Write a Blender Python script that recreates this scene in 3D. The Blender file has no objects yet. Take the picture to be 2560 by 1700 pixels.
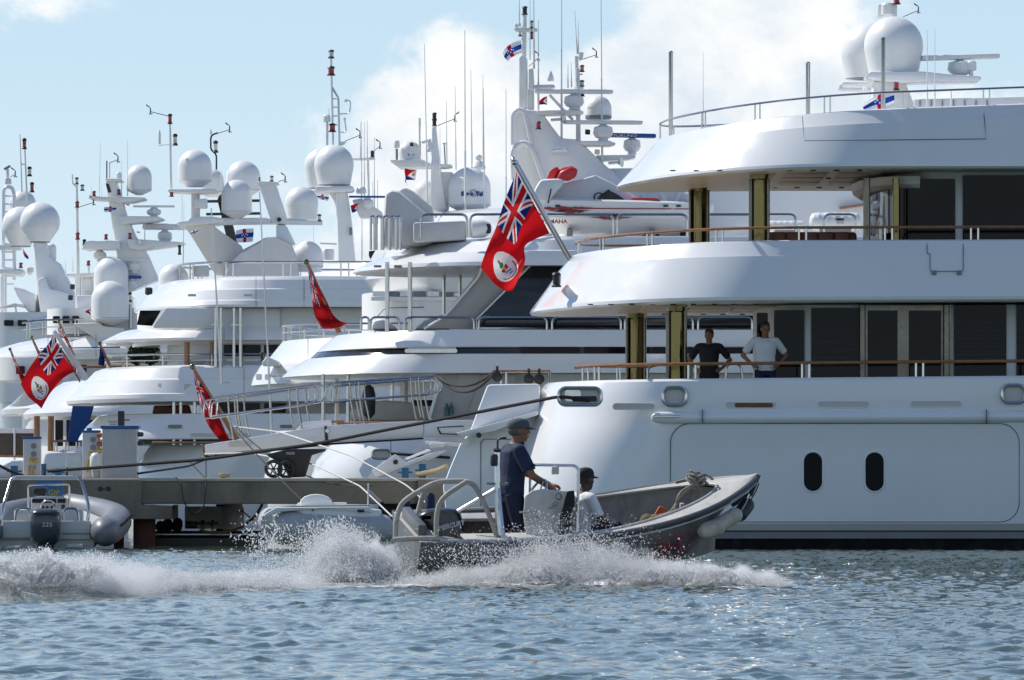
import bpy, bmesh, math, random
import numpy as np
from mathutils import Vector, Matrix, Euler

SC = bpy.context.scene
COL = SC.collection
R = math.radians
# ------------------------------------------------------------------ camera
F = 18070.0      # focal length in units of a 2560 px wide frame (long telephoto)
HC = 1.05        # eye height above the water
YH = 1225.0      # horizon row
CX = 1280.0
cam_d = bpy.data.cameras.new('camera')
cam_d.sensor_width = 36.0
cam_d.lens = F / 2560.0 * 36.0
cam_d.shift_y = (YH - 850.0) / 2560.0
cam_d.clip_start = 1.0
cam_d.clip_end = 20000.0
cam = bpy.data.objects.new('camera', cam_d)
cam.location = (0, 0, HC)
cam.rotation_euler = (R(90), 0, 0)
COL.objects.link(cam)
SC.camera = cam

# ------------------------------------------------------------------ light
SUN_EL, SUN_AZ = 48.0, -60.0     # azimuth from +Y (view direction), negative = left
sun_dir = Vector((math.sin(R(SUN_AZ)) * math.cos(R(SUN_EL)), math.cos(R(SUN_AZ)) * math.cos(R(SUN_EL)), math.sin(R(SUN_EL))))
sl = bpy.data.lights.new('sun', 'SUN')
sl.energy = 4.3
sl.angle = R(0.53)
sl.color = (1.0, 0.955, 0.88)
so = bpy.data.objects.new('sun', sl)
so.rotation_euler = (-sun_dir).to_track_quat('-Z', 'Y').to_euler()
so.location = (-60, 60, 80)
COL.objects.link(so)

SC.view_settings.view_transform = 'Standard'
SC.view_settings.look = 'None'
SC.view_settings.exposure = 0.14
SC.view_settings.gamma = 1.0
SC.cycles.max_bounces = 8
SC.cycles.diffuse_bounces = 4
SC.cycles.glossy_bounces = 4
SC.cycles.transmission_bounces = 4
SC.cycles.transparent_max_bounces = 10
SC.cycles.volume_bounces = 4
SC.cycles.caustics_reflective = False
SC.cycles.caustics_refractive = False
SC.cycles.sample_clamp_indirect = 6.0
SC.cycles.use_denoising = True
SC.cycles.use_adaptive_sampling = True

# ------------------------------------------------------------------ sky
class NT:
    """tiny helper for writing node trees"""
    def __init__(s, tree): s.t = tree; s.n = tree.nodes; s.l = tree.links
    def node(s, typ, **kw):
        n = s.n.new(typ)
        for k, v in kw.items(): setattr(n, k, v)
        return n
    def put(s, sock, v):
        if hasattr(v, 'is_output'): s.l.new(v, sock)
        elif v is not None: sock.default_value = v
    def math(s, op, a, b=None, c=None, clamp=False):
        n = s.node('ShaderNodeMath', operation=op, use_clamp=clamp)
        s.put(n.inputs[0], a)
        if b is not None: s.put(n.inputs[1], b)
        if c is not None: s.put(n.inputs[2], c)
        return n.outputs[0]
    def mix(s, fac, a, b, blend='MIX'):
        n = s.node('ShaderNodeMix', data_type='RGBA', blend_type=blend)
        s.put(n.inputs['Factor'], fac); s.put(n.inputs[6], a); s.put(n.inputs[7], b)
        return n.outputs[2]
    def noise(s, vec, scale, detail=4, rough=0.5, dist=0.0, dim='3D'):
        n = s.node('ShaderNodeTexNoise', noise_dimensions=dim)
        if vec is not None: s.put(n.inputs['Vector'], vec)
        n.inputs['Scale'].default_value = scale; n.inputs['Detail'].default_value = detail
        n.inputs['Roughness'].default_value = rough; n.inputs['Distortion'].default_value = dist
        return n.outputs[0]
    def ramp(s, fac, stops, interp='LINEAR'):
        n = s.node('ShaderNodeValToRGB'); n.color_ramp.interpolation = interp
        cr = n.color_ramp
        while len(cr.elements) < len(stops): cr.elements.new(0.5)
        for e, (p, c) in zip(cr.elements, stops):
            e.position = p; e.color = c if len(c) == 4 else (*c, 1)
        s.put(n.inputs[0], fac)
        return n.outputs[0]
    def mapr(s, v, a, b, c=0.0, d=1.0, smooth=False):
        n = s.node('ShaderNodeMapRange'); n.clamp = True
        if smooth: n.interpolation_type = 'SMOOTHSTEP'
        s.put(n.inputs[0], v)
        for i, x in enumerate((a, b, c, d)): n.inputs[i + 1].default_value = x
        return n.outputs[0]

def make_world():
    w = bpy.data.worlds.new('World'); SC.world = w; w.use_nodes = True
    t = NT(w.node_tree); t.n.clear()
    out = t.node('ShaderNodeOutputWorld'); bg = t.node('ShaderNodeBackground')
    sky = t.node('ShaderNodeTexSky', sky_type='NISHITA')
    sky.sun_disc = False; sky.sun_elevation = R(SUN_EL); sky.sun_rotation = R(SUN_AZ)
    sky.air_density = 1.0; sky.dust_density = 0.2; sky.ozone_density = 1.5; sky.altitude = 0
    tc = t.node('ShaderNodeTexCoord'); gen = tc.outputs['Generated']
    # cumulus: fractal noise over directions, coverage varies over the sky
    mp = t.node('ShaderNodeMapping'); t.l.new(gen, mp.inputs[0]); mp.inputs['Scale'].default_value = (1, 1, 1.25)
    mp.inputs['Location'].default_value = (0.37, 0.0, 0.11)
    n1 = t.noise(mp.outputs[0], 21.0, 10, 0.56, 0.25)
    n2 = t.noise(mp.outputs[0], 75.0, 8, 0.62, 0.3)
    sep = t.node('ShaderNodeSeparateXYZ'); t.l.new(gen, sep.inputs[0])
    yy = t.math('MAXIMUM', sep.outputs[1], 0.02)
    u = t.math('DIVIDE', sep.outputs[0], yy); v = t.math('DIVIDE', sep.outputs[2], yy)
    bias = None
    for (px, py, sx, sy, a) in ((900, 230, 150, 150, .22), (1060, 150, 120, 90, .16), (960, 440, 300, 200, .26), (1650, 330, 360, 220, .26), (1820, 90, 200, 130, .22), (1480, 190, 110, 90, .14),
                            (2350, 420, 300, 200, .24), (1950, 560, 500, 200, .2), (260, 40, 170, 60, .16), (2080, 250, 160, 120, .14), (1180, 180, 110, 100, .14),
                            (300, 300, 380, 320, -.42), (1390, 20, 150, 100, -.42), (2430, 90, 240, 130, -.38), (520, 640, 220, 160, -.26), (720, 60, 180, 130, -.32), (100, 700, 300, 160, -.2)):
        du = t.math('MULTIPLY', t.math('SUBTRACT', u, (px - CX) / F), F / sx)
        dv = t.math('MULTIPLY', t.math('SUBTRACT', v, (YH - py) / F), F / sy)
        r2 = t.math('ADD', t.math('MULTIPLY', du, du), t.math('MULTIPLY', dv, dv))
        g = t.math('MULTIPLY', t.math('EXPONENT', t.math('MULTIPLY', r2, -0.5)), a)
        bias = g if bias is None else t.math('ADD', bias, g)
    # cumulus crowd together towards the horizon and thin out overhead
    el = t.math('ABSOLUTE', sep.outputs[2])
    thin = t.math('MULTIPLY', t.math('SUBTRACT', 1.0, t.math('EXPONENT', t.math('MULTIPLY', el, -3.2))), 0.20)
    n1c = t.math('ADD', t.math('MULTIPLY', t.math('SUBTRACT', n1, 0.5), 1.7), 0.54)
    d = t.math('SUBTRACT', t.math('ADD', t.math('ADD', n1c, bias), t.math('MULTIPLY', t.math('SUBTRACT', n2, 0.5), 0.6)), thin)
    cov = t.mapr(d, 0.46, 0.72, 0, 1, True)
    # clouds: bright rims, slightly greyer where they are thick
    n3 = t.noise(mp.outputs[0], 40.0, 9, 0.62, 0.2)
    shade = t.mapr(t.math('ADD', t.math('MULTIPLY', d, 0.18), n3), 0.56, 0.84, 0, 1)
    ccol = t.mix(shade, (0.95, 0.945, 0.935, 1), (0.60, 0.70, 0.80, 1))
    skyc = t.mix(1.0, sky.outputs[0], (0.064, 0.084, 0.108, 1), 'MULTIPLY')
    veil = t.math('MULTIPLY', t.math('EXPONENT', t.math('MULTIPLY', el, -5.5)), 0.97)   # pale sea haze low in the sky
    skyc = t.mix(veil, skyc, (0.590, 0.742, 0.872, 1))
    low = t.mapr(el, 0.0, 0.06, 0.75, 0.0)
    skyc = t.mix(low, skyc, (0.72, 0.828, 0.905, 1))
    col = t.mix(t.math('MULTIPLY', cov, 0.95), skyc, ccol)
    t.l.new(col, bg.inputs['Color']); bg.inputs['Strength'].default_value = 1.0
    t.l.new(bg.outputs[0], out.inputs[0])
make_world()

# ------------------------------------------------------------------ picture helpers
def P(px, py, Y): return Vector(((px - CX) / F * Y, Y, HC + (YH - py) / F * Y))
def X(px, Y): return (px - CX) / F * Y
def Z(py, Y): return HC + (YH - py) / F * Y
def S(n, Y): return n / F * Y

# ------------------------------------------------------------------ materials
MATS = {}
def principled(name, col, rough=0.4, metal=0.0, coat=0.0, spec=0.5, var=0.0, vscale=3.0, rvar=0.0, bump=0.0, bscale=40.0, dirt=None, trans=0.0, sheen=0.0):
    m = bpy.data.materials.new(name); m.use_nodes = True
    t = NT(m.node_tree); t.n.clear()
    out = t.node('ShaderNodeOutputMaterial'); b = t.node('ShaderNodeBsdfPrincipled')
    t.l.new(b.outputs[0], out.inputs[0])
    b.inputs['Roughness'].default_value = rough; b.inputs['Metallic'].default_value = metal
    b.inputs['Coat Weight'].default_value = coat; b.inputs['Coat Roughness'].default_value = 0.06
    b.inputs['Specular IOR Level'].default_value = spec
    b.inputs['Transmission Weight'].default_value = trans
    b.inputs['Sheen Weight'].default_value = sheen
    tc = t.node('ShaderNodeTexCoord'); ob = tc.outputs['Object']
    c = (*col, 1)
    if var or dirt:
        n = t.noise(ob, vscale, 5, 0.6)
        f = t.mapr(n, 0.3, 0.7, 1 - var, 1 + var * 0.6)
        n_ = t.node('ShaderNodeMix', data_type='RGBA', blend_type='MULTIPLY'); n_.inputs['Factor'].default_value = 1
        n_.inputs[6].default_value = c
        cmb = t.node('ShaderNodeCombineColor'); [t.l.new(f, cmb.inputs[i]) for i in range(3)]
        t.l.new(cmb.outputs[0], n_.inputs[7]); cc = n_.outputs[2]
        if dirt:
            dcol, amount, dscale = dirt
            mpp = t.node('ShaderNodeMapping'); t.l.new(ob, mpp.inputs[0]); mpp.inputs['Scale'].default_value = (1, 1, 0.35)
            dn = t.noise(mpp.outputs[0], dscale, 7, 0.65)
            cc = t.mix(t.mapr(dn, 0.5, 0.72, 0, amount), cc, (*dcol, 1))
        t.l.new(cc, b.inputs['Base Color'])
    else:
        b.inputs['Base Color'].default_value = c
    if rvar:
        n = t.noise(ob, vscale * 2.3, 4, 0.6)
        t.l.new(t.mapr(n, 0.3, 0.7, max(0.02, rough - rvar), rough + rvar), b.inputs['Roughness'])
    if bump:
        n = t.noise(ob, bscale, 3, 0.6)
        bm = t.node('ShaderNodeBump'); bm.inputs['Strength'].default_value = bump; bm.inputs['Distance'].default_value = 0.02
        t.l.new(n, bm.inputs['Height']); t.l.new(bm.outputs[0], b.inputs['Normal'])
    MATS[name] = m
    return m

principled('white_paint', (0.80, 0.80, 0.79), 0.20, coat=0.5, var=0.025, vscale=0.7, rvar=0.05, dirt=((0.62, 0.60, 0.54), 0.10, 1.3), bump=0.10, bscale=1.1)
principled('white_matt', (0.78, 0.78, 0.76), 0.42, var=0.03, vscale=1.5, dirt=((0.6, 0.57, 0.5), 0.14, 2.5))
principled('cream_paint_and_bounce', (0.76, 0.72, 0.64), 0.35, var=0.03, vscale=1.5)  # cream fittings; on the sloping arch it stands for bounced light
principled('radome_white', (0.80, 0.80, 0.78), 0.38, coat=0.1, var=0.03, vscale=2.0, dirt=((0.62, 0.60, 0.54), 0.12, 3.0))
principled('teak_deck', (0.47, 0.38, 0.27), 0.7, var=0.12, vscale=6)
principled('soffit', (0.80, 0.77, 0.72), 0.3, var=0.04, vscale=1.2)
principled('groove', (0.03, 0.035, 0.04), 0.6)
principled('black_plastic', (0.018, 0.018, 0.02), 0.45, var=0.2, vscale=8)
principled('black_rubber', (0.022, 0.022, 0.024), 0.7, var=0.25, vscale=6)
principled('boot_black', (0.012, 0.010, 0.012), 0.35, var=0.3, vscale=4, dirt=((0.06, 0.07, 0.05), 0.5, 5))
principled('grey_strip', (0.20, 0.205, 0.21), 0.4, var=0.1)
principled('steel', (0.52, 0.52, 0.51), 0.16, 1.0, rvar=0.06, vscale=5)
principled('brushed_steel', (0.55, 0.56, 0.57), 0.32, 1.0, rvar=0.08, vscale=5)
principled('brass', (0.17, 0.14, 0.06), 0.14, 1.0, rvar=0.05, vscale=7)
principled('teak', (0.33, 0.145, 0.05), 0.28, coat=0.5, var=0.25, vscale=9)
principled('dark_glass', (0.005, 0.006, 0.009), 0.05, spec=0.17)
principled('black_glass', (0.016, 0.018, 0.024), 0.10, spec=0.5, var=0.3, vscale=0.8)
principled('blind', (0.045, 0.045, 0.05), 0.5)
principled('lens_red', (0.45, 0.012, 0.02), 0.15, coat=0.4)
principled('lens_clear', (0.62, 0.60, 0.48), 0.12, coat=0.4)
principled('lens_amber', (0.55, 0.20, 0.02), 0.15, coat=0.4)
principled('radar_blue', (0.012, 0.07, 0.26), 0.35)
principled('canvas_cover', (0.60, 0.595, 0.585), 0.8, var=0.08, vscale=3, bump=0.25, bscale=14)
principled('canvas_white', (0.74, 0.74, 0.74), 0.75, var=0.05, vscale=3, bump=0.2, bscale=12)
principled('blue_canvas', (0.012, 0.06, 0.22), 0.8, var=0.15, vscale=4, bump=0.3, bscale=10)
principled('red_cover', (0.60, 0.022, 0.03), 0.38, var=0.06, coat=0.2)
principled('leather_brown', (0.17, 0.055, 0.018), 0.45, var=0.2, vscale=5)
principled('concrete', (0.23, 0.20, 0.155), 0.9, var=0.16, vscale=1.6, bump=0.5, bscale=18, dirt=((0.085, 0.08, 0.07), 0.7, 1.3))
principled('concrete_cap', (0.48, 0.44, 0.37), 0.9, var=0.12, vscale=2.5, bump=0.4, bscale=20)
principled('pile_rust', (0.085, 0.032, 0.020), 0.85, var=0.4, vscale=5, bump=0.6, bscale=12, dirt=((0.012, 0.012, 0.010), 0.9, 3.5))
principled('pedestal_white', (0.60, 0.60, 0.58), 0.45, var=0.05, dirt=((0.35, 0.33, 0.28), 0.25, 3))
principled('pedestal_blue', (0.02, 0.10, 0.30), 0.4, var=0.08)
principled('bollard_blue', (0.01, 0.11, 0.24), 0.4, var=0.15, vscale=6)
principled('socket_yellow', (0.62, 0.38, 0.03), 0.4)
principled('socket_orange', (0.42, 0.10, 0.03), 0.45)
principled('socket_grey', (0.22, 0.225, 0.23), 0.5)
principled('rope_dark', (0.022, 0.020, 0.018), 0.85, bump=0.6, bscale=60)
principled('rope_white', (0.60, 0.60, 0.58), 0.8, bump=0.5, bscale=60)
principled('rope_tan', (0.42, 0.33, 0.20), 0.85, var=0.15, bump=0.6, bscale=60)
principled('rope_yellow', (0.42, 0.27, 0.06), 0.7, var=0.1)
principled('rope_grey', (0.30, 0.27, 0.23), 0.9, var=0.2, vscale=20, bump=0.8, bscale=45)
principled('tender_grey', (0.42, 0.43, 0.43), 0.4, var=0.06, vscale=2, dirt=((0.25, 0.25, 0.23), 0.3, 3))
principled('rib_grey', (0.195, 0.205, 0.22), 0.42, var=0.06, vscale=2, dirt=((0.16, 0.16, 0.15), 0.35, 3))
principled('rib_dark', (0.07, 0.075, 0.085), 0.5)
principled('rib_white', (0.56, 0.56, 0.54), 0.4, var=0.05, dirt=((0.4, 0.38, 0.32), 0.25, 4))
principled('engine_grey', (0.035, 0.045, 0.06), 0.3, coat=0.4)
principled('engine_black', (0.016, 0.016, 0.018), 0.26, coat=0.3, dirt=((0.09, 0.085, 0.08), 0.3, 6), var=0.1)
principled('engine_red', (0.55, 0.03, 0.02), 0.4)
principled('decal_silver', (0.62, 0.62, 0.62), 0.35)
principled('workboat_grey', (0.115, 0.12, 0.125), 0.42, var=0.2, vscale=3, dirt=((0.06, 0.06, 0.058), 0.75, 3), bump=0.15, bscale=12)
principled('workboat_dark', (0.045, 0.048, 0.052), 0.5, var=0.3, vscale=3, dirt=((0.16, 0.16, 0.155), 0.5, 4))
principled('workboat_inner', (0.24, 0.225, 0.20), 0.6, var=0.2, vscale=4, dirt=((0.09, 0.075, 0.06), 0.7, 4), bump=0.2, bscale=15)
principled('workboat_deck', (0.46, 0.45, 0.42), 0.6, var=0.12, vscale=5, dirt=((0.22, 0.2, 0.17), 0.5, 6), bump=0.2, bscale=25)
principled('console_cream', (0.58, 0.56, 0.50), 0.45, var=0.08, dirt=((0.28, 0.25, 0.2), 0.5, 6))
principled('wrap_tape', (0.40, 0.375, 0.32), 0.75, var=0.2, vscale=14, bump=0.5, bscale=30)
principled('aluminium', (0.70, 0.71, 0.72), 0.30, 1.0, rvar=0.08)
principled('fender_white', (0.50, 0.47, 0.39), 0.6, var=0.2, vscale=7, dirt=((0.22, 0.19, 0.13), 0.6, 7))
principled('fender_black', (0.03, 0.033, 0.04), 0.5, var=0.3, vscale=6)
principled('fender_navy', (0.018, 0.022, 0.075), 0.75, var=0.2)
principled('tarp_brown', (0.15, 0.105, 0.07), 0.9, var=0.35, vscale=8, bump=0.6, bscale=18)
principled('orange_cloth', (0.42, 0.09, 0.02), 0.85, var=0.2, vscale=9)
principled('yellow_cloth', (0.45, 0.30, 0.03), 0.8, var=0.2, vscale=9)
principled('decal_red', (0.33, 0.03, 0.035), 0.5)
principled('decal_black', (0.02, 0.02, 0.022), 0.4)
principled('decal_blue', (0.015, 0.05, 0.20), 0.4)
principled('decal_white', (0.78, 0.78, 0.78), 0.4)
principled('skin', (0.36, 0.185, 0.115), 0.55, var=0.06, vscale=12)
principled('skin_tan', (0.26, 0.115, 0.062), 0.5, var=0.08, vscale=12)
principled('skin_dark', (0.055, 0.028, 0.018), 0.5, var=0.1, vscale=12)
principled('hair_dark', (0.012, 0.009, 0.007), 0.6)
principled('hair_grey', (0.13, 0.11, 0.09), 0.7)
principled('cloth_navy', (0.012, 0.018, 0.045), 0.85, var=0.2, vscale=7, bump=0.35, bscale=16)
principled('cloth_navy_shirt', (0.016, 0.026, 0.065), 0.85, var=0.2, vscale=7, bump=0.35, bscale=16)
principled('cloth_black', (0.012, 0.012, 0.014), 0.85, var=0.2, vscale=7, bump=0.3, bscale=16)
principled('cloth_white', (0.72, 0.72, 0.72), 0.85, var=0.05, vscale=7, bump=0.35, bscale=14)
principled('cap_grey', (0.07, 0.085, 0.09), 0.8, var=0.12, vscale=10)
principled('cap_black', (0.014, 0.013, 0.016), 0.8)
principled('leaf', (0.045, 0.085, 0.03), 0.6, var=0.4, vscale=9)
principled('bark', (0.10, 0.07, 0.045), 0.9, var=0.2)
principled('plastic_bin', (0.022, 0.022, 0.022), 0.5, var=0.2)
principled('bottle', (0.10, 0.22, 0.20), 0.1, trans=0.6)
principled('bronze_frame', (0.16, 0.15, 0.125), 0.25, 1.0, rvar=0.05)
principled('beige_panel', (0.60, 0.57, 0.52), 0.4, var=0.04)
principled('wing_beige_shaded', (0.40, 0.385, 0.36), 0.4, var=0.04)  # beige panel colour darkened to stand for the shade under the deck
principled('grey_navy', (0.055, 0.065, 0.085), 0.3)
principled('brown_screen', (0.085, 0.062, 0.045), 0.6, var=0.1)

# ------------------------------------------------------------------ things, parts
def put_props(o, label=None, cat=None, group=None, kind=None):
    if label: o['label'] = label
    if cat: o['category'] = cat
    if group: o['group'] = group
    if kind: o['kind'] = kind
    return o
def thing(name, label, cat, loc=(0, 0, 0), group=None, matrix=None):
    o = bpy.data.objects.new(name, None); COL.objects.link(o)
    o.empty_display_size = 0.3
    if matrix is not None: o.matrix_world = matrix
    else: o.location = loc
    o['_m'] = [x for row in (matrix if matrix is not None else Matrix.Translation(Vector(loc))) for x in row]
    o['_local'] = 1 if matrix is not None else 0
    return put_props(o, label, cat, group)
def root_of(o):
    while o.parent is not None: o = o.parent
    return o

class MB:
    def __init__(s): s.v = []; s.f = []; s.m = []
    def add(s, vs, fs, mi=0):
        k = len(s.v); s.v.extend([tuple(p) for p in vs])
        for f in fs: s.f.append([i + k for i in f]); s.m.append(mi)
        return s
    def box(s, c, size, rot=None, bev=0.0, mi=0):
        a, b, d = size[0] / 2, size[1] / 2, size[2] / 2
        c = Vector(c)
        M = Euler(rot).to_matrix() if rot is not None else None
        def tr(p):
            p = Vector(p)
            return c + (M @ p if M is not None else p)
        if bev <= 0:
            vs = [tr((x, y, z)) for x in (-a, a) for y in (-b, b) for z in (-d, d)]
            s.add(vs, [(0, 1, 3, 2), (4, 6, 7, 5), (0, 4, 5, 1), (2, 3, 7, 6), (0, 2, 6, 4), (1, 5, 7, 3)], mi)
        else:
            e = min(bev, a * .95, b * .95, d * .95)
            bm = bmesh.new(); bmesh.ops.create_cube(bm, size=1.0)
            for v in bm.verts: v.co = Vector((v.co.x * 2 * a, v.co.y * 2 * b, v.co.z * 2 * d))
            bmesh.ops.bevel(bm, geom=bm.edges[:], offset=e, segments=2, affect='EDGES', profile=0.5)
            bm.verts.index_update()
            s.add([tr(v.co) for v in bm.verts], [[v.index for v in f.verts] for f in bm.faces], mi); bm.free()
        return s
    def tube(s, pts, r, n=8, closed=False, mi=0, caps=True):
        pts = [Vector(p) for p in pts]; k = len(pts)
        rr = [r] * k if not hasattr(r, '__len__') else list(r)
        rings = []; up = None
        for i in range(k):
            if closed: d = pts[(i + 1) % k] - pts[i - 1]
            else: d = pts[min(i + 1, k - 1)] - pts[max(i - 1, 0)]
            if d.length < 1e-9: d = Vector((0, 0, 1))
            d.normalize()
            if up is None:
                up = Vector((0, 0, 1)) if abs(d.z) < 0.9 else Vector((1, 0, 0))
            a = (up - d * up.dot(d))
            if a.length < 1e-6: a = d.orthogonal()
            a.normalize(); b = d.cross(a); up = a
            rings.append([pts[i] + (a * math.cos(2 * math.pi * j / n) + b * math.sin(2 * math.pi * j / n)) * rr[i] for j in range(n)])
        vs = [p for ring in rings for p in ring]; fs = []
        for i in range(k if closed else k - 1):
            i2 = (i + 1) % k
            for j in range(n):
                j2 = (j + 1) % n
                fs.append((i * n + j, i * n + j2, i2 * n + j2, i2 * n + j))
        if caps and not closed:
            fs.append(tuple(range(n))[::-1]); fs.append(tuple((k - 1) * n + j for j in range(n)))
        return s.add(vs, fs, mi)
    def lathe(s, prof, c, n=24, mi=0, axis=None, mis=None):
        c = Vector(c); k = len(prof)
        q = Vector((0, 0, 1)).rotation_difference(Vector(axis).normalized()) if axis is not None else None
        vs = []
        for (r, z) in prof:
            r = max(r, 1e-4)
            for j in range(n):
                a = 2 * math.pi * j / n; p = Vector((r * math.cos(a), r * math.sin(a), z))
                vs.append(c + (q @ p if q else p))
        base = len(s.v); s.v.extend([tuple(p) for p in vs])
        for i in range(k - 1):
            for j in range(n):
                j2 = (j + 1) % n
                s.f.append([base + i * n + j, base + i * n + j2, base + (i + 1) * n + j2, base + (i + 1) * n + j]); s.m.append(mis[i] if mis else mi)
        s.f.append([base + j for j in range(n)][::-1]); s.m.append(mi)
        s.f.append([base + (k - 1) * n + j for j in range(n)]); s.m.append(mi)
        return s
    def loft(s, rings, closed=True, cap0=True, cap1=True, mi=0, mis=None):
        n = len(rings[0]); vs = [p for r in rings for p in r]
        base = len(s.v); s.v.extend([tuple(p) for p in vs])
        for i in range(len(rings) - 1):
            for j in range(n if closed else n - 1):
                j2 = (j + 1) % n
                s.f.append([base + i * n + j, base + i * n + j2, base + (i + 1) * n + j2, base + (i + 1) * n + j]); s.m.append(mis[i] if mis else mi)
        if cap0: s.f.append([base + j for j in range(n)][::-1]); s.m.append(mi)
        if cap1: s.f.append([base + (len(rings) - 1) * n + j for j in range(n)]); s.m.append(mi)
        return s
    def prism(s, poly, y0, y1, mi=0):
        """poly = [(x, z)] in metres, extruded along Y"""
        n = len(poly)
        vs = [(x, y0, z) for x, z in poly] + [(x, y1, z) for x, z in poly]
        fs = [tuple(range(n)), tuple(range(n, 2 * n))[::-1]] + [(i, i + n, (i + 1) % n + n, (i + 1) % n) for i in range(n)]
        return s.add(vs, fs, mi)
    def pp(s, pts, Y0, thick, mi=0, Yref=None):
        """outline given in photo pixels at depth Yref (default Y0), real thickness along Y"""
        Yr = Yref or Y0
        return s.prism([(X(a, Yr), Z(b, Yr)) for a, b in pts], Y0, Y0 + thick, mi)
    def ball(s, c, r, n=12, mi=0):
        rx = r if hasattr(r, '__len__') else (r, r, r); m = max(6, n // 2 + 1)
        prof = [(math.sin(math.pi * i / m), -math.cos(math.pi * i / m)) for i in range(m + 1)]
        k = len(s.v); s.lathe(prof, (0, 0, 0), n, mi)
        for i in range(k, len(s.v)):
            x, y, z = s.v[i]; s.v[i] = (c[0] + x * rx[0], c[1] + y * rx[1], c[2] + z * rx[2])
        return s
    def transform(s, M):
        s.v = [tuple(M @ Vector(p)) for p in s.v]; return s
    def build(s, name, mat, parent=None, smooth=38, fix=True, bevel=0.0):
        me = bpy.data.meshes.new(name)
        off = Vector((0, 0, 0))
        if parent is not None:
            rt = root_of(parent)
            if not rt.get('_local', 0): off = Vector(rt.location)
        me.from_pydata([(p[0] - off.x, p[1] - off.y, p[2] - off.z) for p in s.v], [], s.f)
        mats = mat if isinstance(mat, (list, tuple)) else [mat]
        for m in mats: me.materials.append(MATS[m] if isinstance(m, str) else m)
        if len(mats) > 1: me.polygons.foreach_set('material_index', s.m)
        if fix:
            bm = bmesh.new(); bm.from_mesh(me)
            bmesh.ops.remove_doubles(bm, verts=bm.verts[:], dist=2e-5)
            bmesh.ops.recalc_face_normals(bm, faces=bm.faces[:])
            if bevel:
                ed = [e for e in bm.edges if len(e.link_faces) == 2 and e.calc_face_angle(0) > 0.7]
                bmesh.ops.bevel(bm, geom=ed, offset=bevel, segments=2, affect='EDGES', profile=0.5, clamp_overlap=True)
            bm.to_mesh(me); bm.free()
        if smooth:
            me.polygons.foreach_set('use_smooth', [True] * len(me.polygons))
            me.set_sharp_from_angle(angle=R(smooth))
        o = bpy.data.objects.new(name, me); COL.objects.link(o)
        if parent is not None: o.parent = parent
        return o

def single(mb, name, mat, label, cat, group=None, smooth=38, bevel=0.0, kind=None):
    """a thing that is one mesh; its origin goes to the base of the shape"""
    v = np.array(mb.v); c = Vector(((v[:, 0].min() + v[:, 0].max()) / 2, (v[:, 1].min() + v[:, 1].max()) / 2, v[:, 2].min()))
    mb.v = [(p[0] - c.x, p[1] - c.y, p[2] - c.z) for p in mb.v]
    o = mb.build(name, mat, None, smooth, bevel=bevel); o.location = c
    return put_props(o, label, cat, group, kind)

def arc_pts(pts, rad, n=5):
    """round the inner corners of a polyline"""
    pts = [Vector(p) for p in pts]; out = [pts[0]]
    for i in range(1, len(pts) - 1):
        a, b, c = pts[i - 1], pts[i], pts[i + 1]
        r = min(rad, (a - b).length * .49, (c - b).length * .49)
        p0 = b + (a - b).normalized() * r; p1 = b + (c - b).normalized() * r
        for k in range(n + 1):
            t = k / n; out.append(p0 * (1 - t) ** 2 + b * 2 * t * (1 - t) + p1 * t * t)
    out.append(pts[-1]); return out

def text_mesh(body, size, mat, parent, M, name='lettering', extrude=0.002, shear=0.0, bold=0.0, align='CENTER', squash=1.0):
    cu = bpy.data.curves.new(name, 'FONT'); cu.body = body; cu.size = size; cu.extrude = extrude; cu.align_x = align; cu.align_y = 'CENTER'
    cu.shear = shear; cu.offset = bold; cu.resolution_u = 3
    tmp = bpy.data.objects.new(name, cu)
    me = bpy.data.meshes.new_from_object(tmp)
    bpy.data.objects.remove(tmp); bpy.data.curves.remove(cu)
    me.transform(M @ Matrix.Diagonal((squash, 1, 1, 1)))
    me.materials.clear(); me.materials.append(MATS[mat])
    if parent is not None:
        rt = root_of(parent)
        if not rt.get('_local', 0): me.transform(Matrix.Translation(-Vector(rt.location)))
    o = bpy.data.objects.new(name, me); COL.objects.link(o); o.parent = parent
    return o
FACE_CAM = Matrix(((1, 0, 0, 0), (0, 0, -1, 0), (0, 1, 0, 0), (0, 0, 0, 1)))   # text plane XZ facing -Y

# ------------------------------------------------------------------ yacht building blocks
def outline(xs, xe, yc, b, L, p=2.0, n=16, m=8, x0=None):
    near = []
    for i in range(m):
        near.append((xe + (xs + L - xe) * i / m, -b))
    for i in range(n + 1):
        th = math.pi / 2 * (1 - i / n)
        near.append((xs + L * (1 - max(0, math.cos(th)) ** (2 / p)), -b * max(0, math.sin(th)) ** (2 / p)))
    near[-1] = (xs, 0.0)
    far = [(x, -y) for x, y in near[:-1]][::-1]
    return [(x, yc + y) for x, y in near + far]

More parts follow.
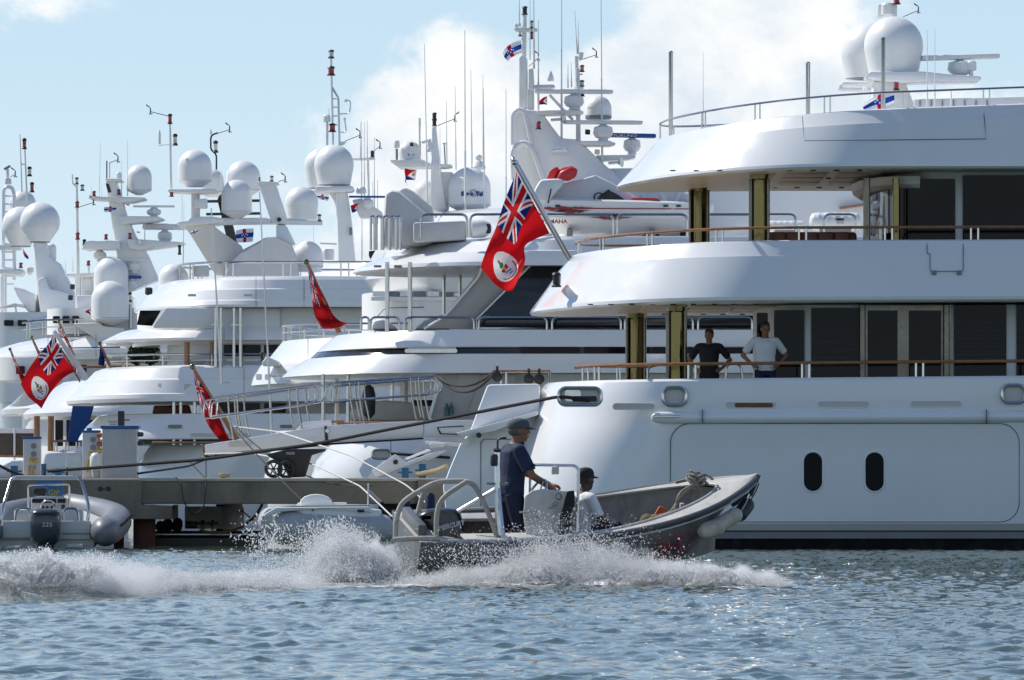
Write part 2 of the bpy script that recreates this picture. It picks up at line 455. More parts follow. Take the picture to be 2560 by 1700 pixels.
class Tier:
    """a deck tier / hull: rings (z, stern x, half breadth) lofted around the stern"""
    def __init__(s, xe, yc, L, p=2.0, droop=0.0, Ld=3.0, sheer=0.0, n=16, m=8):
        s.xe, s.yc, s.L, s.p, s.droop, s.Ld, s.sheer, s.n, s.m = xe, yc, L, p, droop, Ld, sheer, n, m
        s.rings = []; s.mis = []
    def ring(s, z, xs, b, mi=0, sheer=None, L=None):
        o = outline(xs, s.xe, s.yc, b, L or s.L, s.p, s.n, s.m)
        sh = s.sheer if sheer is None else sheer
        pts = []
        for (x, y) in o:
            dz = -s.droop * max(0.0, 1 - (x - xs) / s.Ld) ** 2 + sh * (x - xs)
            pts.append((x, y, z + dz))
        s.rings.append(pts); s.mis.append(mi); return s
    def build(s, name, mat, parent, smooth=30, cap0=True, cap1=True, c0=None, c1=None):
        mb = MB(); h = len(s.rings[0])
        mb.loft(s.rings, closed=False, cap0=False, cap1=False, mis=s.mis)
        base = 0
        def ladder(r, cm):
            k = r * h
            for i in range(h // 2):
                a, b, c, d = k + i, k + i + 1, k + h - 2 - i, k + h - 1 - i
                f = [a, b, c, d] if b != c else [a, b, d]
                mb.f.append(f); mb.m.append(s.mis[r] if cm is None else cm)
        if cap0: ladder(0, c0)
        if cap1: ladder(len(s.rings) - 1, c1)
        # close the forward end
        for i in range(len(s.rings) - 1):
            mb.f.append([i * h, (i + 1) * h, (i + 1) * h + h - 1, i * h + h - 1]); mb.m.append(s.mis[i])
        return mb.build(name, mat, parent, smooth)

def path_along(pts, dists):
    out = []; acc = 0; i = 0
    pts = [Vector(p) for p in pts]
    for d in dists:
        while i < len(pts) - 2 and acc + (pts[i + 1] - pts[i]).length < d:
            acc += (pts[i + 1] - pts[i]).length; i += 1
        seg = (pts[i + 1] - pts[i]); t = (d - acc) / max(seg.length, 1e-6)
        out.append(pts[i] + seg * t)
    return out

def railing(parent, path, h, r, mat='steel', capmat=None, spacing=1.0, double=0.0, mids=0, name='railing', sr=None, start=0.15):
    """handrail over a path of base points; stanchions are sub-parts"""
    top = [Vector(p) + Vector((0, 0, h)) for p in path]
    mb = MB(); mb.tube(top, r, 8)
    o = mb.build(name, capmat or mat, parent)
    if mids:
        m2 = MB()
        for k in range(mids): m2.tube([Vector(p) + Vector((0, 0, h * (k + 1) / (mids + 1))) for p in path], r * .6, 6)
        m2.build('wire', mat, o)
    tot = sum((Vector(path[i + 1]) - Vector(path[i])).length for i in range(len(path) - 1))
    ds = []; d = start
    while d < tot:
        ds.append(d)
        if double: ds.append(min(d + double, tot))
        d += spacing
    me = None
    for q in path_along(path, ds):
        if me is None:
            st = MB().tube([(0, 0, -.07), (0, 0, h)], sr or r * .75, 7).build('stanchion', mat, None); me = st.data; st.parent = o
        else:
            st = bpy.data.objects.new('stanchion', me); COL.objects.link(st); st.parent = o
        off = Vector(root_of(o).location) if not root_of(o).get('_local', 0) else Vector((0, 0, 0))
        st.location = q - off
    return o

def radome(parent, px, top, bot, w, Y, style='dome', base_w=None, name='radome', mat='radome_white', n=36):
    """px centre, top / bottom rows, width in px at depth Y"""
    r = S(w, Y) / 2; h = S(bot - top, Y); c = P(px, bot, Y)
    prof = []
    if style == 'ball':     # truncated sphere on a narrower seat
        bw = (base_w or w * .62) / w
        zc = h - r; prof = [(r * bw * .96, 0), (r * bw, 0.03 * h)]
        a0 = math.asin(min(1, bw * 1.0)); k = 16
        # cone up to the sphere then sphere
        th0 = math.pi * .62
        for i in range(k + 1):
            th = th0 * (1 - i / k); prof.append((r * math.sin(th), zc + r * math.cos(th)))
    elif style == 'pear':
        zc = h - r; bw = (base_w or w * .8) / w; prof = [(r * bw, 0), (r * bw, 0.02 * h)]
        th0 = math.pi * .57
        for i in range(17):
            th = th0 * (1 - i / 16); prof.append((r * math.sin(th), zc + r * math.cos(th)))
    else:                   # cylinder with domed cap and tapered skirt
        sk = h * .15
        bw = (base_w or w * .5) / w
        prof = [(r * bw, 0), (r * .95, sk * .92), (r * 1.015, sk), (r * 1.015, sk * 1.08), (r * .997, sk * 1.12), (r * .997, sk * 1.17), (r, sk * 1.18)]
        zc = max(h - r, sk * 2); hr = h - zc
        for i in range(13):
            th = math.pi / 2 * (1 - i / 12); prof.append((r * math.sin(th), zc + hr * math.cos(th)))
    mis = [0] * (len(prof) - 1); mis[4 if style == 'dome' else 0] = 1     # dome: seam above the flange; else base shading put into the colour
    mb = MB().lathe(prof, c, n, mis=mis)
    return mb.build(name, [mat, 'socket_grey'], parent, 32)

def whip(parent, px, top, bot, Y, r=0.012, lean=0, name='whip_antenna', mat='white_matt'):
    a = P(px, bot, Y); b = P(px + lean, top, Y)
    return MB().tube([a, a + (b - a) * .35, a + (b - a) * .352, b], [r * 1.35, r * 1.25, r * .9, r * .45], 6).build(name, mat, parent)

def nav_light(parent, px, top, bot, w, Y, lens='lens_red', name='navigation_light'):
    h = S(bot - top, Y); r = S(w, Y) / 2; c = P(px, bot, Y)
    prof = [(r * 1.05, 0), (r * 1.05, h * .1), (r * .8, h * .16), (r * .74, h * .22), (r * .74, h * .72), (r * .85, h * .76), (r, h * .82), (r * .75, h * .95), (r * .3, h)]
    mis = [0, 0, 0, 1, 0, 0, 0, 0]
    return MB().lathe(prof, c, 14, 0, mis=mis).build(name, ['black_plastic', lens], parent, 30)

def wind_vane(parent, px0, py0, px1, py1, Y, flip=1, name='wind_sensor'):
    """arm from the mast to a small vane-and-cup sensor"""
    a = P(px0, py0, Y); b = P(px1, py1, Y); u = S(1, Y)
    mb = MB().tube([a, b], u * .9, 6)
    mb.tube([b - Vector((0, 0, 6 * u)), b + Vector((0, 0, 9 * u))], u * 1.5, 6)
    mb.prism([(b.x, b.z + 9 * u), (b.x - flip * 10 * u, b.z + 14 * u), (b.x - flip * 11 * u, b.z + 19 * u), (b.x, b.z + 11 * u)], Y - .01, Y + .01)
    for k in range(3):
        an = k * 2.1; mb.ball((b.x + math.cos(an) * 3.5 * u, Y + math.sin(an) * 3.5 * u, b.z - 6 * u), 1.7 * u, 6)
    return mb.build(name, 'black_plastic', parent)

def radar_bar(parent, px, py, halfw, thick, Y, body_w=30, body_h=34, col='white_matt', name='radar_scanner', yaw=8, lift=0):
    """open array radar: turning bar on its gearbox, px/py = centre of the bar"""
    c = P(px, py, Y); u = S(1, Y)
    o = MB().box(c, (2 * halfw * u, .10 + thick * u, thick * u), (0, R(lift), R(yaw)), bev=thick * u * .35).build(name, col, parent, 30)
    zt = c.z - thick * u * .5
    prof = [(6 * u, 0), (body_w * .3 * u, -4 * u), (body_w * .5 * u, -7 * u), (body_w * .55 * u, -body_h * .55 * u), (body_w * .42 * u, -body_h * .78 * u), (body_w * .25 * u, -body_h * .85 * u), (body_w * .3 * u, -body_h * u)]
    MB().lathe([(r, z) for r, z in prof][::-1], (c.x, c.y, zt), 12).build('gearbox', 'white_matt', o, 25)
    return o

def floodlight(parent, px, py, Y, s=10, name='floodlight', mat='black_plastic'):
    u = S(1, Y); c = P(px, py, Y)
    return MB().box(c, (s * u, s * u, s * 1.1 * u), (0.2, 0, 0.3), bev=s * .12 * u).build(name, mat, parent, 30)

def rr_loop(px0, py0, px1, py1, rad, Y, n=6):
    """rounded rectangle path (pixels at depth Y)"""
    pts = []
    rad = min(rad, (px1 - px0) / 2 * .999, (py1 - py0) / 2 * .999)
    for (cx, cy, a0) in ((px1 - rad, py0 + rad, -90), (px1 - rad, py1 - rad, 0), (px0 + rad, py1 - rad, 90), (px0 + rad, py0 + rad, 180)):
        for k in range(n + 1):
            a = R(a0 + 90 * k / n); pts.append((cx + rad * math.cos(a), cy + rad * math.sin(a)))
    return pts
def rr_world(px0, py0, px1, py1, rad, Y, n=6): return [P(a, b, Y(b) if callable(Y) else Y) for a, b in rr_loop(px0, py0, px1, py1, rad, Y, n)]
def plate(parent, px0, py0, px1, py1, Y, thick=0.02, rad=0, mat='dark_glass', name='window', Yref=None):
    mb = MB()
    pts = rr_loop(px0, py0, px1, py1, rad, 0, 5) if rad else [(px0, py0), (px1, py0), (px1, py1), (px0, py1)]
    if callable(Y):
        n = len(pts); f = [P(a, b, Y(b)) for a, b in pts]
        mb.add(f + [p + Vector((0, thick, 0)) for p in f], [tuple(range(n)), tuple(range(n, 2 * n))[::-1]] + [(i, i + n, (i + 1) % n + n, (i + 1) % n) for i in range(n)])
    else: mb.pp(pts, Y, thick, Yref=Yref)
    return mb.build(name, mat, parent, 30)
def ring_frame(parent, px0, py0, px1, py1, rad, Y, r, mat='steel', name='frame'):
    return MB().tube(rr_world(px0, py0, px1, py1, rad, Y), r, 8, closed=True).build(name, mat, parent)
# ================================================================== water
def wave_field(Xg, Yg, seed=3):
    """sum of many small wind waves (steep, short crested); returns dx, dy, dz"""
    rng = np.random.default_rng(seed)
    dz = np.zeros_like(Xg); dx = np.zeros_like(Xg); dy = np.zeros_like(Xg)
    lam = np.exp(np.linspace(math.log(0.20), math.log(2.8), 96))
    for i, l in enumerate(lam):
        k = 2 * math.pi / l
        th = R(-62) + rng.normal(0, 0.62)          # wind from the left, blowing slightly towards the camera
        a = 0.0058 * l ** 0.80 * math.exp(-(l / 0.95) ** 2) * rng.uniform(.6, 1.4)
        kx, ky = k * math.sin(-th), k * math.cos(th)
        ph = kx * Xg + ky * Yg + rng.uniform(0, 6.283)
        # groups: amplitude comes and goes
        env = 0.65 + 0.75 * np.sin(Xg * rng.normal(0, .5 / l ** .5) + Yg * rng.normal(0, .5 / l ** .5) + rng.uniform(0, 6.28))
        a_ = a * env
        dz += a_ * np.cos(ph); s = a_ * np.sin(ph)
        dx -= 2.2 * s * kx / k; dy -= 2.2 * s * ky / k
    return dx, dy, dz

def grid_mesh(name, Xg, Yg, Zg, mat):
    r, c = Xg.shape
    co = np.stack([Xg, Yg, Zg], -1).reshape(-1, 3)
    idx = np.arange(r * c).reshape(r, c)
    q = np.stack([idx[:-1, :-1], idx[:-1, 1:], idx[1:, 1:], idx[1:, :-1]], -1).reshape(-1)
    nf = (r - 1) * (c - 1)
    me = bpy.data.meshes.new(name)
    me.vertices.add(r * c); me.vertices.foreach_set('co', co.astype(np.float32).ravel())
    me.loops.add(nf * 4); me.loops.foreach_set('vertex_index', q.astype(np.int32))
    me.polygons.add(nf); me.polygons.foreach_set('loop_start', (np.arange(nf) * 4).astype(np.int32))
    me.polygons.foreach_set('use_smooth', np.ones(nf, bool))
    me.update(calc_edges=True); me.validate()
    me.materials.append(mat)
    o = bpy.data.objects.new(name, me); COL.objects.link(o)
    return o

def make_water_mat():
    m = bpy.data.materials.new('sea_water'); m.use_nodes = True
    t = NT(m.node_tree); t.n.clear()
    out = t.node('ShaderNodeOutputMaterial'); b = t.node('ShaderNodeBsdfPrincipled')
    geo = t.node('ShaderNodeNewGeometry'); pos = geo.outputs['Position']
    b.inputs['Base Color'].default_value = (0.046, 0.074, 0.060, 1)
    b.inputs['Roughness'].default_value = 0.06; b.inputs['IOR'].default_value = 1.34
    mp = t.node('ShaderNodeMapping'); t.l.new(pos, mp.inputs[0]); mp.inputs['Scale'].default_value = (1, .45, 1)
    n1 = t.noise(mp.outputs[0], 7.0, 4, 0.6, 0.6); n2 = t.noise(mp.outputs[0], 22.0, 3, 0.6, 0.4)
    hgt = t.math('ADD', t.math('MULTIPLY', n1, 0.02), t.math('MULTIPLY', n2, 0.006))
    bm = t.node('ShaderNodeBump'); bm.inputs['Strength'].default_value = 0.22; bm.inputs['Distance'].default_value = 1.0
    t.l.new(hgt, bm.inputs['Height']); t.l.new(bm.outputs[0], b.inputs['Normal'])
    t.l.new(b.outputs[0], out.inputs[0])
    return m
WATER = make_water_mat()

WAKE_X = [-7.0, -5.6, -4.3, -3.2, -2.3, -1.2, 4.0]
WAKE_Y = [70.0, 70.8, 72.2, 75.2, 78.6, 80.9, 81.0]
def wake_height(Xg, Yg):
    """the water heaped up by the near arm of the workboat's wake, which rolls towards the camera as it trails off left"""
    u = X(1030, 82) - .2 - Xg
    crest = np.interp(Xg, WAKE_X, WAKE_Y)
    amp = np.clip(u / 1.6, 0, 1) * (0.05 + 0.10 * np.clip((u - 1.2) / 2.5, 0, 1))
    return amp * np.exp(-((Yg - crest) / 1.0) ** 2) * (u > 0)

def make_water():
    rows = []
    yv = 27.0
    while yv < 131.0:
        rows.append(yv); yv += 0.062 + 0.0011 * (yv - 27)
    while yv < 320: rows.append(yv); yv *= 1.022
    rows = np.array(rows); cols = np.linspace(-1, 1, 560)
    Yg, C = np.meshgrid(rows, cols, indexing='ij')
    Xg = C * (Yg * 0.0708 * 1.30 + 1.6)
    dx, dy, dz = wave_field(Xg, Yg)
    fade = np.clip((300 - Yg) / 120, 0, 1)
    calm = 1.0 - 0.35 * np.clip((Yg - 118) / 10, 0, 1)      # lee of the yachts
    e = fade * calm
    # grid edge flattens so it meets the far sheet
    edge = np.clip((1 - np.abs(C)) / .03, 0, 1); e = e * edge * np.clip((Yg - 27) / 1.5, 0, 1)
    o = grid_mesh('water', Xg + dx * e, Yg + dy * e, dz * e + wake_height(Xg, Yg) - .02, WATER)
    put_props(o, kind='structure')
    # the sea beyond: one sheet to the horizon
    s = MB(); B = 9000
    s.add([(-B, -400, -.06), (B, -400, -.06), (B, B, -.06), (-B, B, -.06)], [(0, 1, 2, 3)])
    f = s.build('sea', WATER, None, 0); put_props(f, kind='structure')
make_water()
# ================================================================== the large motor yacht filling the right of the picture
def yacht_front():
    YN, YC = 130.0, 135.0
    XE = X(2900, YN)
    z = lambda py, Y=YN: Z(py, Y)
    y = thing('motor_yacht', 'large white motor yacht nearest the camera, its three decks filling the right side', 'yacht', (X(1900, YC), YC, 0))
    # ---- hull
    h = Tier(XE, YC, 3.2, 2.5, droop=0.0, sheer=0.0, n=18)
    h.sheer = 0.0
    h.ring(-1.2, X(1235, YC), 4.3, 2).ring(z(1347), X(1205, YC), 4.72, 2).ring(z(1347) + .004, X(1203, YC), 4.79, 1).ring(z(1331), X(1201, YC), 4.79, 1)
    h.ring(z(1330), X(1200, YC), 4.76, 3).ring(z(1326), X(1201, YC), 4.76, 0).ring(z(1309), X(1206, YC), 4.86, 0).ring(z(1240), X(1232, YC), 4.90, 0).ring(z(1150), X(1268, YC), 4.94, 0)
    h.ring(z(1062), X(1305, YC), 4.97, 0, sheer=.002).ring(z(1058), X(1309, YC), 4.975, 0, sheer=.002).ring(z(990), X(1340, YC), 5.0, 0, sheer=.009).ring(z(956), X(1358, YC), 4.99, 0, sheer=.009).ring(z(950), X(1364, YC), 4.95, 0, sheer=.009)
    h.ring(z(949), X(1380, YC), 4.82, 0, sheer=.009).ring(z(954), X(1386, YC), 4.78, 0, sheer=.009).ring(z(1068), X(1395, YC), 4.78, 4, sheer=0)
    hull = h.build('hull', ['white_paint', 'grey_strip', 'boot_black', 'groove', 'teak_deck'], y, 28)
    def hy(py):   # hull side depth at a row
        pts = [(1347, 4.79), (1309, 4.86), (1240, 4.9), (1150, 4.94), (1060, 4.97), (990, 5.0), (950, 4.97)]
        pts = sorted(pts); return YC - float(np.interp(py, [a for a, b in pts], [b for a, b in pts]))
    # stern block between the boarding stairs
    mb = MB().pp([(1219, 962), (1350, 960), (1350, 1350), (1122, 1350), (1108, 1216), (1122, 1178), (1152, 1106), (1173, 1084)], 132.9, 4.2, Yref=133.5)
    sb = mb.build('stern_block', 'white_paint', y, 30, bevel=.06)
    MB().pp([(1140, 1083), (1152, 1093), (1235, 1078), (1300, 1052), (1345, 1038), (1345, 1028), (1268, 1050)], 132.3, .59, Yref=132.5).build('boarding_ledge', 'white_paint', y, 30, bevel=.02)
    plate(y, 1143, 1096, 1168, 1107, 132.5, .35, 3, 'white_matt', 'ledge_bracket')
    MB().tube(rr_world(1202, 1098, 1300, 1420, 12, 132.89), .006, 5, closed=True).build('locker_seam', 'groove', y)
    MB().lathe([(.05, 0), (.05, .03)], P(1197, 1088, 132.28), 12, axis=(0, -1, 0)).build('ledge_light', 'black_plastic', y)
    MB().lathe([(.12, 0), (.12, .012)], P(1165, 1298, 132.9), 20, axis=(0, -1, 0)).build('stern_fitting', 'white_matt', y)
    # shell door seam, portholes, slots, fairleads
    MB().tube([p for p in rr_world(1676, 1059, 2548, 1305, 48, lambda q: hy(q) - .001)], .0075, 5, closed=True).build('shell_door_seam', 'groove', y)
    for k, cx in enumerate((2032.5, 2186.5)):
        pw = plate(y, cx - 23, 1131, cx + 23, 1228, lambda q: hy(q) - .006, .03, 23, 'dark_glass', 'porthole')
        ring_frame(pw, cx - 25, 1129, cx + 25, 1230, 25, lambda q: hy(q) - .002, .018, 'white_paint', 'porthole_frame')
    for k, (a, b, c) in enumerate(((1533, 1636, 1016), (1815, 1940, 1013), (2045, 2172, 1011), (2277, 2403, 1010))):
        sl_ = plate(y, a, c - 6.5, b, c + 6.5, hy(1013) - .006, .03, 6.5, 'beige_panel', 'scupper_slot')
        ring_frame(sl_, a - 1, c - 7.5, b + 1, c + 7.5, 7.5, hy(1013) - .006, .009, 'white_paint', 'slot_rim')
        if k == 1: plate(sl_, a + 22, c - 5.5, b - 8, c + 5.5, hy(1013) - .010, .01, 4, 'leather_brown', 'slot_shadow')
    for k, (a, b, t, u) in enumerate(((1397, 1503, 970, 1013), (1657, 1715, 969, 1013), (2505, 2563, 963, 1007))):
        pl = plate(y, a + 2, t + 2, b - 2, u - 2, hy(990) - .008, .03, 16, 'beige_panel', 'fairlead')
        ring_frame(pl, a, t, b, u, 18, hy(990) - .03, .034, 'steel', 'fairlead_ring')
        if k == 0:
            plate(pl, 1412, 974, 1452, 1003, hy(990) - .014, .02, 8, 'steel', 'fairlead_roller')
            plate(pl, 1430, 990, 1492, 1004, hy(990) - .018, .02, 5, 'black_plastic', 'fairlead_recess')
    # rubbing strake: half-round bar with rounded end
    mb = MB()
    yb = hy(1045)
    xs_ = [1628, 1632, 1640, 1655, 1675] + list(range(1760, 2901, 120))
    rings = []
    for i, px in enumerate(xs_):
        s_ = (0.25, .62, .85, .97, 1)[i] if i < 5 else 1
        rings.append([(X(px, YN), yb - .11 * s_ * max(0, math.sin(R(a))) ** .8 + .02, z(1044 - .004 * (px - 1628)) + .112 * s_ * math.cos(R(a))) for a in range(0, 181, 15)])
    mb.loft(rings, closed=True)
    st = mb.build('rubbing_strake', 'white_paint', y, 40)
    MB().tube([P(1630, 1042, yb - .11), P(1700, 1041, yb - .128)], .014, 6).build('strake_trim', 'steel', st)
    for px in (1756, 2466): MB().box(P(px, 1041, yb - .046), (.009, .19, .245)).build('strake_joint', 'groove', st)
    # ---- main-deck overhang (tier two)
    t2 = Tier(XE, YC, 4.2, 2.0, droop=.10, Ld=3.5, sheer=.0035, n=20)
    t2.ring(z(756), X(1345, YC), 4.70, 1).ring(z(757.5), X(1328, YC), 4.93, 0).ring(z(752), X(1324, YC), 4.99, 0).ring(z(744), X(1327, YC), 5.0, 0).ring(z(690), X(1366, YC), 4.93, 0).ring(z(641), X(1398, YC), 4.86, 0).ring(z(638), X(1401, YC), 4.85, 0)
    t2.ring(z(604), X(1430, YC), 4.775, 0).ring(z(601), X(1440, YC), 4.74, 0).ring(z(602), X(1446, YC), 4.68, 0).ring(z(700), X(1452, YC), 4.66, 3)
    t2.build('main_deck_overhang', ['white_paint', 'soffit', 'groove', 'teak_deck'], y, 9, c0=1)
    # ---- upper overhang (tier three)
    t3 = Tier(XE, YC, 4.6, 2.0, droop=.18, Ld=4.0, sheer=0.0, n=20)
    t3.ring(z(419), X(1562, YC), 4.72, 1).ring(z(420.5), X(1545, YC), 4.94, 0).ring(z(415), X(1541, YC), 5.0, 0).ring(z(408), X(1544, YC), 5.0, 0).ring(z(365), X(1582, YC), 4.94, 0, sheer=.012)
    t3.ring(z(326), X(1616, YC), 4.87, 0, sheer=.035).ring(z(323), X(1619, YC), 4.86, 0, sheer=.035).ring(z(293), X(1643, YC), 4.785, 0, sheer=.037).ring(z(290), X(1652, YC), 4.75, 0, sheer=.037).ring(z(291), X(1657, YC), 4.69, 0, sheer=.037).ring(z(370), X(1665, YC), 4.4, 0, sheer=0)
    t3.build('upper_deck_overhang', ['white_paint', 'soffit'], y, 9, c0=1)
    # soffit panels, beams and downlights
    for (pyn, xa, xb, nm) in ((419, 1640, 2150, 'soffit_panel'), (756, 1440, 1890, 'soffit_panel')):
        zb = z(pyn) - .012
        for k in range(4):
            for j in range(3):
                w0 = X(xa + 55, YC) + (X(xb, YC) - X(xa, YC)) * k / 4
                MB().box((w0 + .38, 132.6 + 1.9 * j, zb), (.78, 1.5, .03), bev=.01).build(nm, 'beige_panel', y, 30)
        for k in range(9):
            for yy_ in (130.9, 134.2, 138.3):
                MB().lathe([(.05, 0), (.05, .02)], (X(xa + 30 + (xb - xa) * k / 9, YC), yy_, zb - .012), 10).build('downlight', 'groove', y)
    for (px, py0, py1, yy_) in ((1590, 775, 1068, 137.2), (1691, 757, 1068, 132.0), (1748, 470, 700, 137.2), (1898, 420, 700, 132.3)):
        a = P(px, py1, yy_); zt = (z(757) if py0 > 700 else z(420)) - .0
        zt += 0.0
        r0 = S(21, yy_)
        prof = [(r0, 0), (r0, zt - a.z - .12), (r0 * 1.12, zt - a.z - .10), (r0 * 1.16, zt - a.z)]
        c_ = MB().lathe(prof, a, 28).build('column', 'brass', y, 30)
        MB().tube([a + Vector((-r0 * 1.05, -.1, 0)), a + Vector((-r0 * 1.05, -.1, zt - a.z - .1))], .035, 8).build('column_trim', 'bronze_frame', c_)
        MB().tube([a + Vector((r0 * 1.05, -.1, 0)), a + Vector((r0 * 1.05, -.1, zt - a.z - .1))], .03, 8).build('column_trim', 'bronze_frame', c_)
    # ---- deck houses
    hs = Tier(XE, YC, 1.0, 3.0, n=10); hs.ring(z(1068), X(1886, YC), 3.62, 0).ring(z(757), X(1886, YC), 3.62, 0)
    main_house = hs.build('main_deck_house', ['white_matt'], y, 30)
    W = 131.37
    for (a, b, t, u) in ((1935, 2011, 775, 945), (2028, 2149, 770, 945), (2385, 2516, 762, 945), (2541, 2660, 760, 945), (2690, 2850, 760, 945)):
        w_ = plate(y, a, t, b, u + 100, W - .02, .05, 3, 'dark_glass', 'window')
        for f in range(7 if b - a > 100 else 0):      # venetian blind behind the lower pane
            plate(w_, a + 4, t + 24 + f * 20, b - 4, t + 25.2 + f * 20, W - .0225, .001, 0, 'blind', 'blind_slat')
    plate(y, 1893, 781, 1921, 1045, W + .25, .05, 3, 'dark_glass', 'window', Yref=W)
    dr = plate(y, 2152, 764, 2378, 1050, W - .03, .06, 2, 'bronze_frame', 'door_frame')
    for (a, b) in ((2169, 2244), (2272, 2353)): plate(dr, a, 776, b, 1048, W - .05, .03, 2, 'dark_glass', 'door_pane')
    plate(dr, 2170, 766, 2222, 776, W - .052, .02, 2, 'white_matt', 'door_header')
    for px in (2156, 2366): MB().tube([P(px, 1050, W - .1), P(px, 763, W - .1)], S(8, W), 12).build('door_post', 'bronze_frame', dr)
    us = Tier(XE, YC, .7, 2.2, n=14); us.ring(z(700), X(2210, YC), 3.5, 0).ring(z(420), X(2210, YC), 3.5, 0)
    us.build('upper_deck_house', ['white_matt'], y, 30)
    ug = Tier(X(2268, YC), YC, .62, 2.2, n=14); ug.ring(z(640), X(2168, YC), 3.56, 0).ring(z(462), X(2168, YC), 3.56, 0)
    ug.build('curved_glass', ['dark_glass'], y, 30)
    uf = Tier(X(2272, YC), YC, .9, 2.2, n=14); uf.ring(z(462), X(2150, YC), 3.62, 0).ring(z(452), X(2135, YC), 3.7, 0).ring(z(432), X(2130, YC), 3.72, 0)
    uf.build('curved_header', ['white_matt'], y, 30)
    for px, m_ in ((2240, 'brass'), (2167, 'bronze_frame')): MB().tube([P(px, 700, 131.25), P(px, 445, 131.25)], S(9, W), 12).build('window_post', m_, y)
    for (a, b, t) in ((2271, 2388, 447), (2407, 2640, 438), (2665, 2860, 434)):
        plate(y, a, t, b, 640, 131.45, .05, 3, 'dark_glass', 'window')
    # ---- rails
    def near_path(tier_xs, b, zz, L, p, stop, sheer=0.0, droop=0.0, Ld=3.0, full=False, xe=XE):
        o = outline(tier_xs, xe, YC, b, L, p, 20, 10)
        n_ = len(o) // 2 + 1
        pts = o if full else [q for q in o[:n_] if q[1] <= YC - b * stop]
        return [(q[0], q[1], zz + sheer * (q[0] - tier_xs) - droop * max(0, 1 - (q[0] - tier_xs) / Ld) ** 2) for q in pts]
    railing(y, near_path(X(1440, YC), 4.71, z(602), 4.2, 2.0, 0, .0035, .10, 3.5, True), .235, .026, 'steel', 'teak', 1.55, .13)
    railing(y, near_path(X(1650, YC), 4.72, z(291), 4.6, 2.0, 0, .037, .18, 4.0, True), .30, .02, 'steel', None, 1.45, .11, name='railing')
    railing(y, near_path(X(1372, YC), 4.86, z(949), 3.2, 2.5, .60, .009), .262, .03, 'steel', 'teak', 2.05, .13)
    # inner rail pieces on the aft deck
    railing(y, [P(1436, 948, 132), P(1472, 944, 132), P(1620, 944, 133.5)], S(28, 132), .024, 'steel', 'teak', 1.0, .1)
    railing(y, [P(1232, 962, 136), P(1376, 962, 136)], S(34, 136), .024, 'steel', 'teak', .9, .1)
    MB().tube(arc_pts([P(1620, 950, 133), P(1620, 918, 133), P(1650, 912, 133), P(1712, 918, 133), P(1712, 950, 133)], .08), .02, 8).build('grab_rail', 'steel', y)
    MB().tube(arc_pts([P(1814, 950, 131), P(1816, 910, 131), P(1852, 910, 131), P(1856, 950, 131)], .1), .022, 8).build('grab_rail', 'steel', y)
    MB().lathe([(.09, 0), (.1, .8), (.14, .84), (.14, .9), (.05, .93)], P(1720, 1010, 132.5), 16).build('bollard', 'steel', y)
    # gate in the upper bulwark with hinges
    MB().tube(arc_pts([P(2317, 602, 130.24), P(2318, 634, 130.12), P(2325, 634, 130.12), P(2325, 678, 130.05), P(2408, 678, 130.05), P(2408, 634, 130.12), P(2408, 602, 130.24)], .05), .0065, 5).build('gate_seam', 'groove', y)
    for px in (2335, 2398): plate(y, px - 6, 676, px + 6, 687, 130.04, .06, 1, 'socket_grey', 'gate_hinge')
    MB().tube([P(2006, 291, 130.24), P(2008, 318, 130.12), P(2011, 352, 130.055), P(2465, 347, 130.05), P(2461, 298, 130.12), P(2458, 265, 130.24)], .006, 5).build('locker_seam', 'groove', y)
    # horizontal seam lines around the stern quarters and sofa
    s_ = MB().box(P(2027, 640, 133.2), (S(225, 133), .9, S(116, 133)), bev=.06).build('sofa', 'leather_brown', y, 30)
    for k in range(5): MB().box(P(1945 + k * 40, 600, 132.72), (S(36, 133), .08, S(40, 133)), bev=.03).build('cushion', 'leather_brown', s_, 30)
    MB().box(P(1890, 640, 133.2), (S(40, 133), .8, S(80, 133)), bev=.06).build('armchair', 'leather_brown', y, 30)
    # aft lantern
    ln = nav_light(y, 1391, 680, 718, 24, 132.4, 'black_plastic', 'stern_lantern')
    MB().box(P(1396, 700, 132.75), (.10, .7, .16), bev=.02).build('lantern_bracket', 'white_paint', ln, 30)
    # ensign staff
    fs = MB().tube([P(1428, 656, YC), P(1291, 412, YC)], .052, 12).build('ensign_staff', 'brushed_steel', y)
    MB().lathe([(.02, 0), (.07, .02), (.075, .06), (.03, .09), (.055, .13), (.01, .17)], P(1290, 412, YC), 12, axis=(-.5, 0, 1)).build('staff_finial', 'steel', fs)
    MB().lathe([(.10, 0), (.10, .05), (.06, .08)], P(1430, 660, YC), 14, axis=(-.5, 0, 1)).build('staff_socket', 'steel', fs)
    # ---- mast and domes
    YM = 136.0
    mast = MB().pp([(2180, 205), (2258, 205), (2296, 300), (2170, 300)], YM - .55, 1.1, Yref=YM).build('mast', 'white_paint', y, 30, bevel=.08)
    def wing(pts, y0, th, nm='mast_platform'): return MB().pp(pts, y0, th, Yref=YM).build(nm, 'white_paint', mast, 30, bevel=.05)
    wing([(2157, 196), (2170, 188), (2300, 188), (2362, 195), (2440, 199), (2445, 205), (2438, 210), (2300, 211), (2250, 214), (2165, 204)], YM - 1.2, 1.3)
    wing([(2101, 208), (2110, 201), (2200, 201), (2200, 217), (2110, 215)], YM + .3, 1.5)
    radome(mast, 2234, 41, 187, 148, YM - .6, 'pear', 124)
    radome(mast, 2176, 57, 199, 148, YM + 1.0, 'pear', 124)
    for k in range(9): MB().ball(P(2176 + k * 14.5, 177 + 3 * math.sin(k / 8 * math.pi), YM - .6 - .45 * math.sin(k / 8 * math.pi)), .02, 6).build('dome_bolt', 'groove', mast)
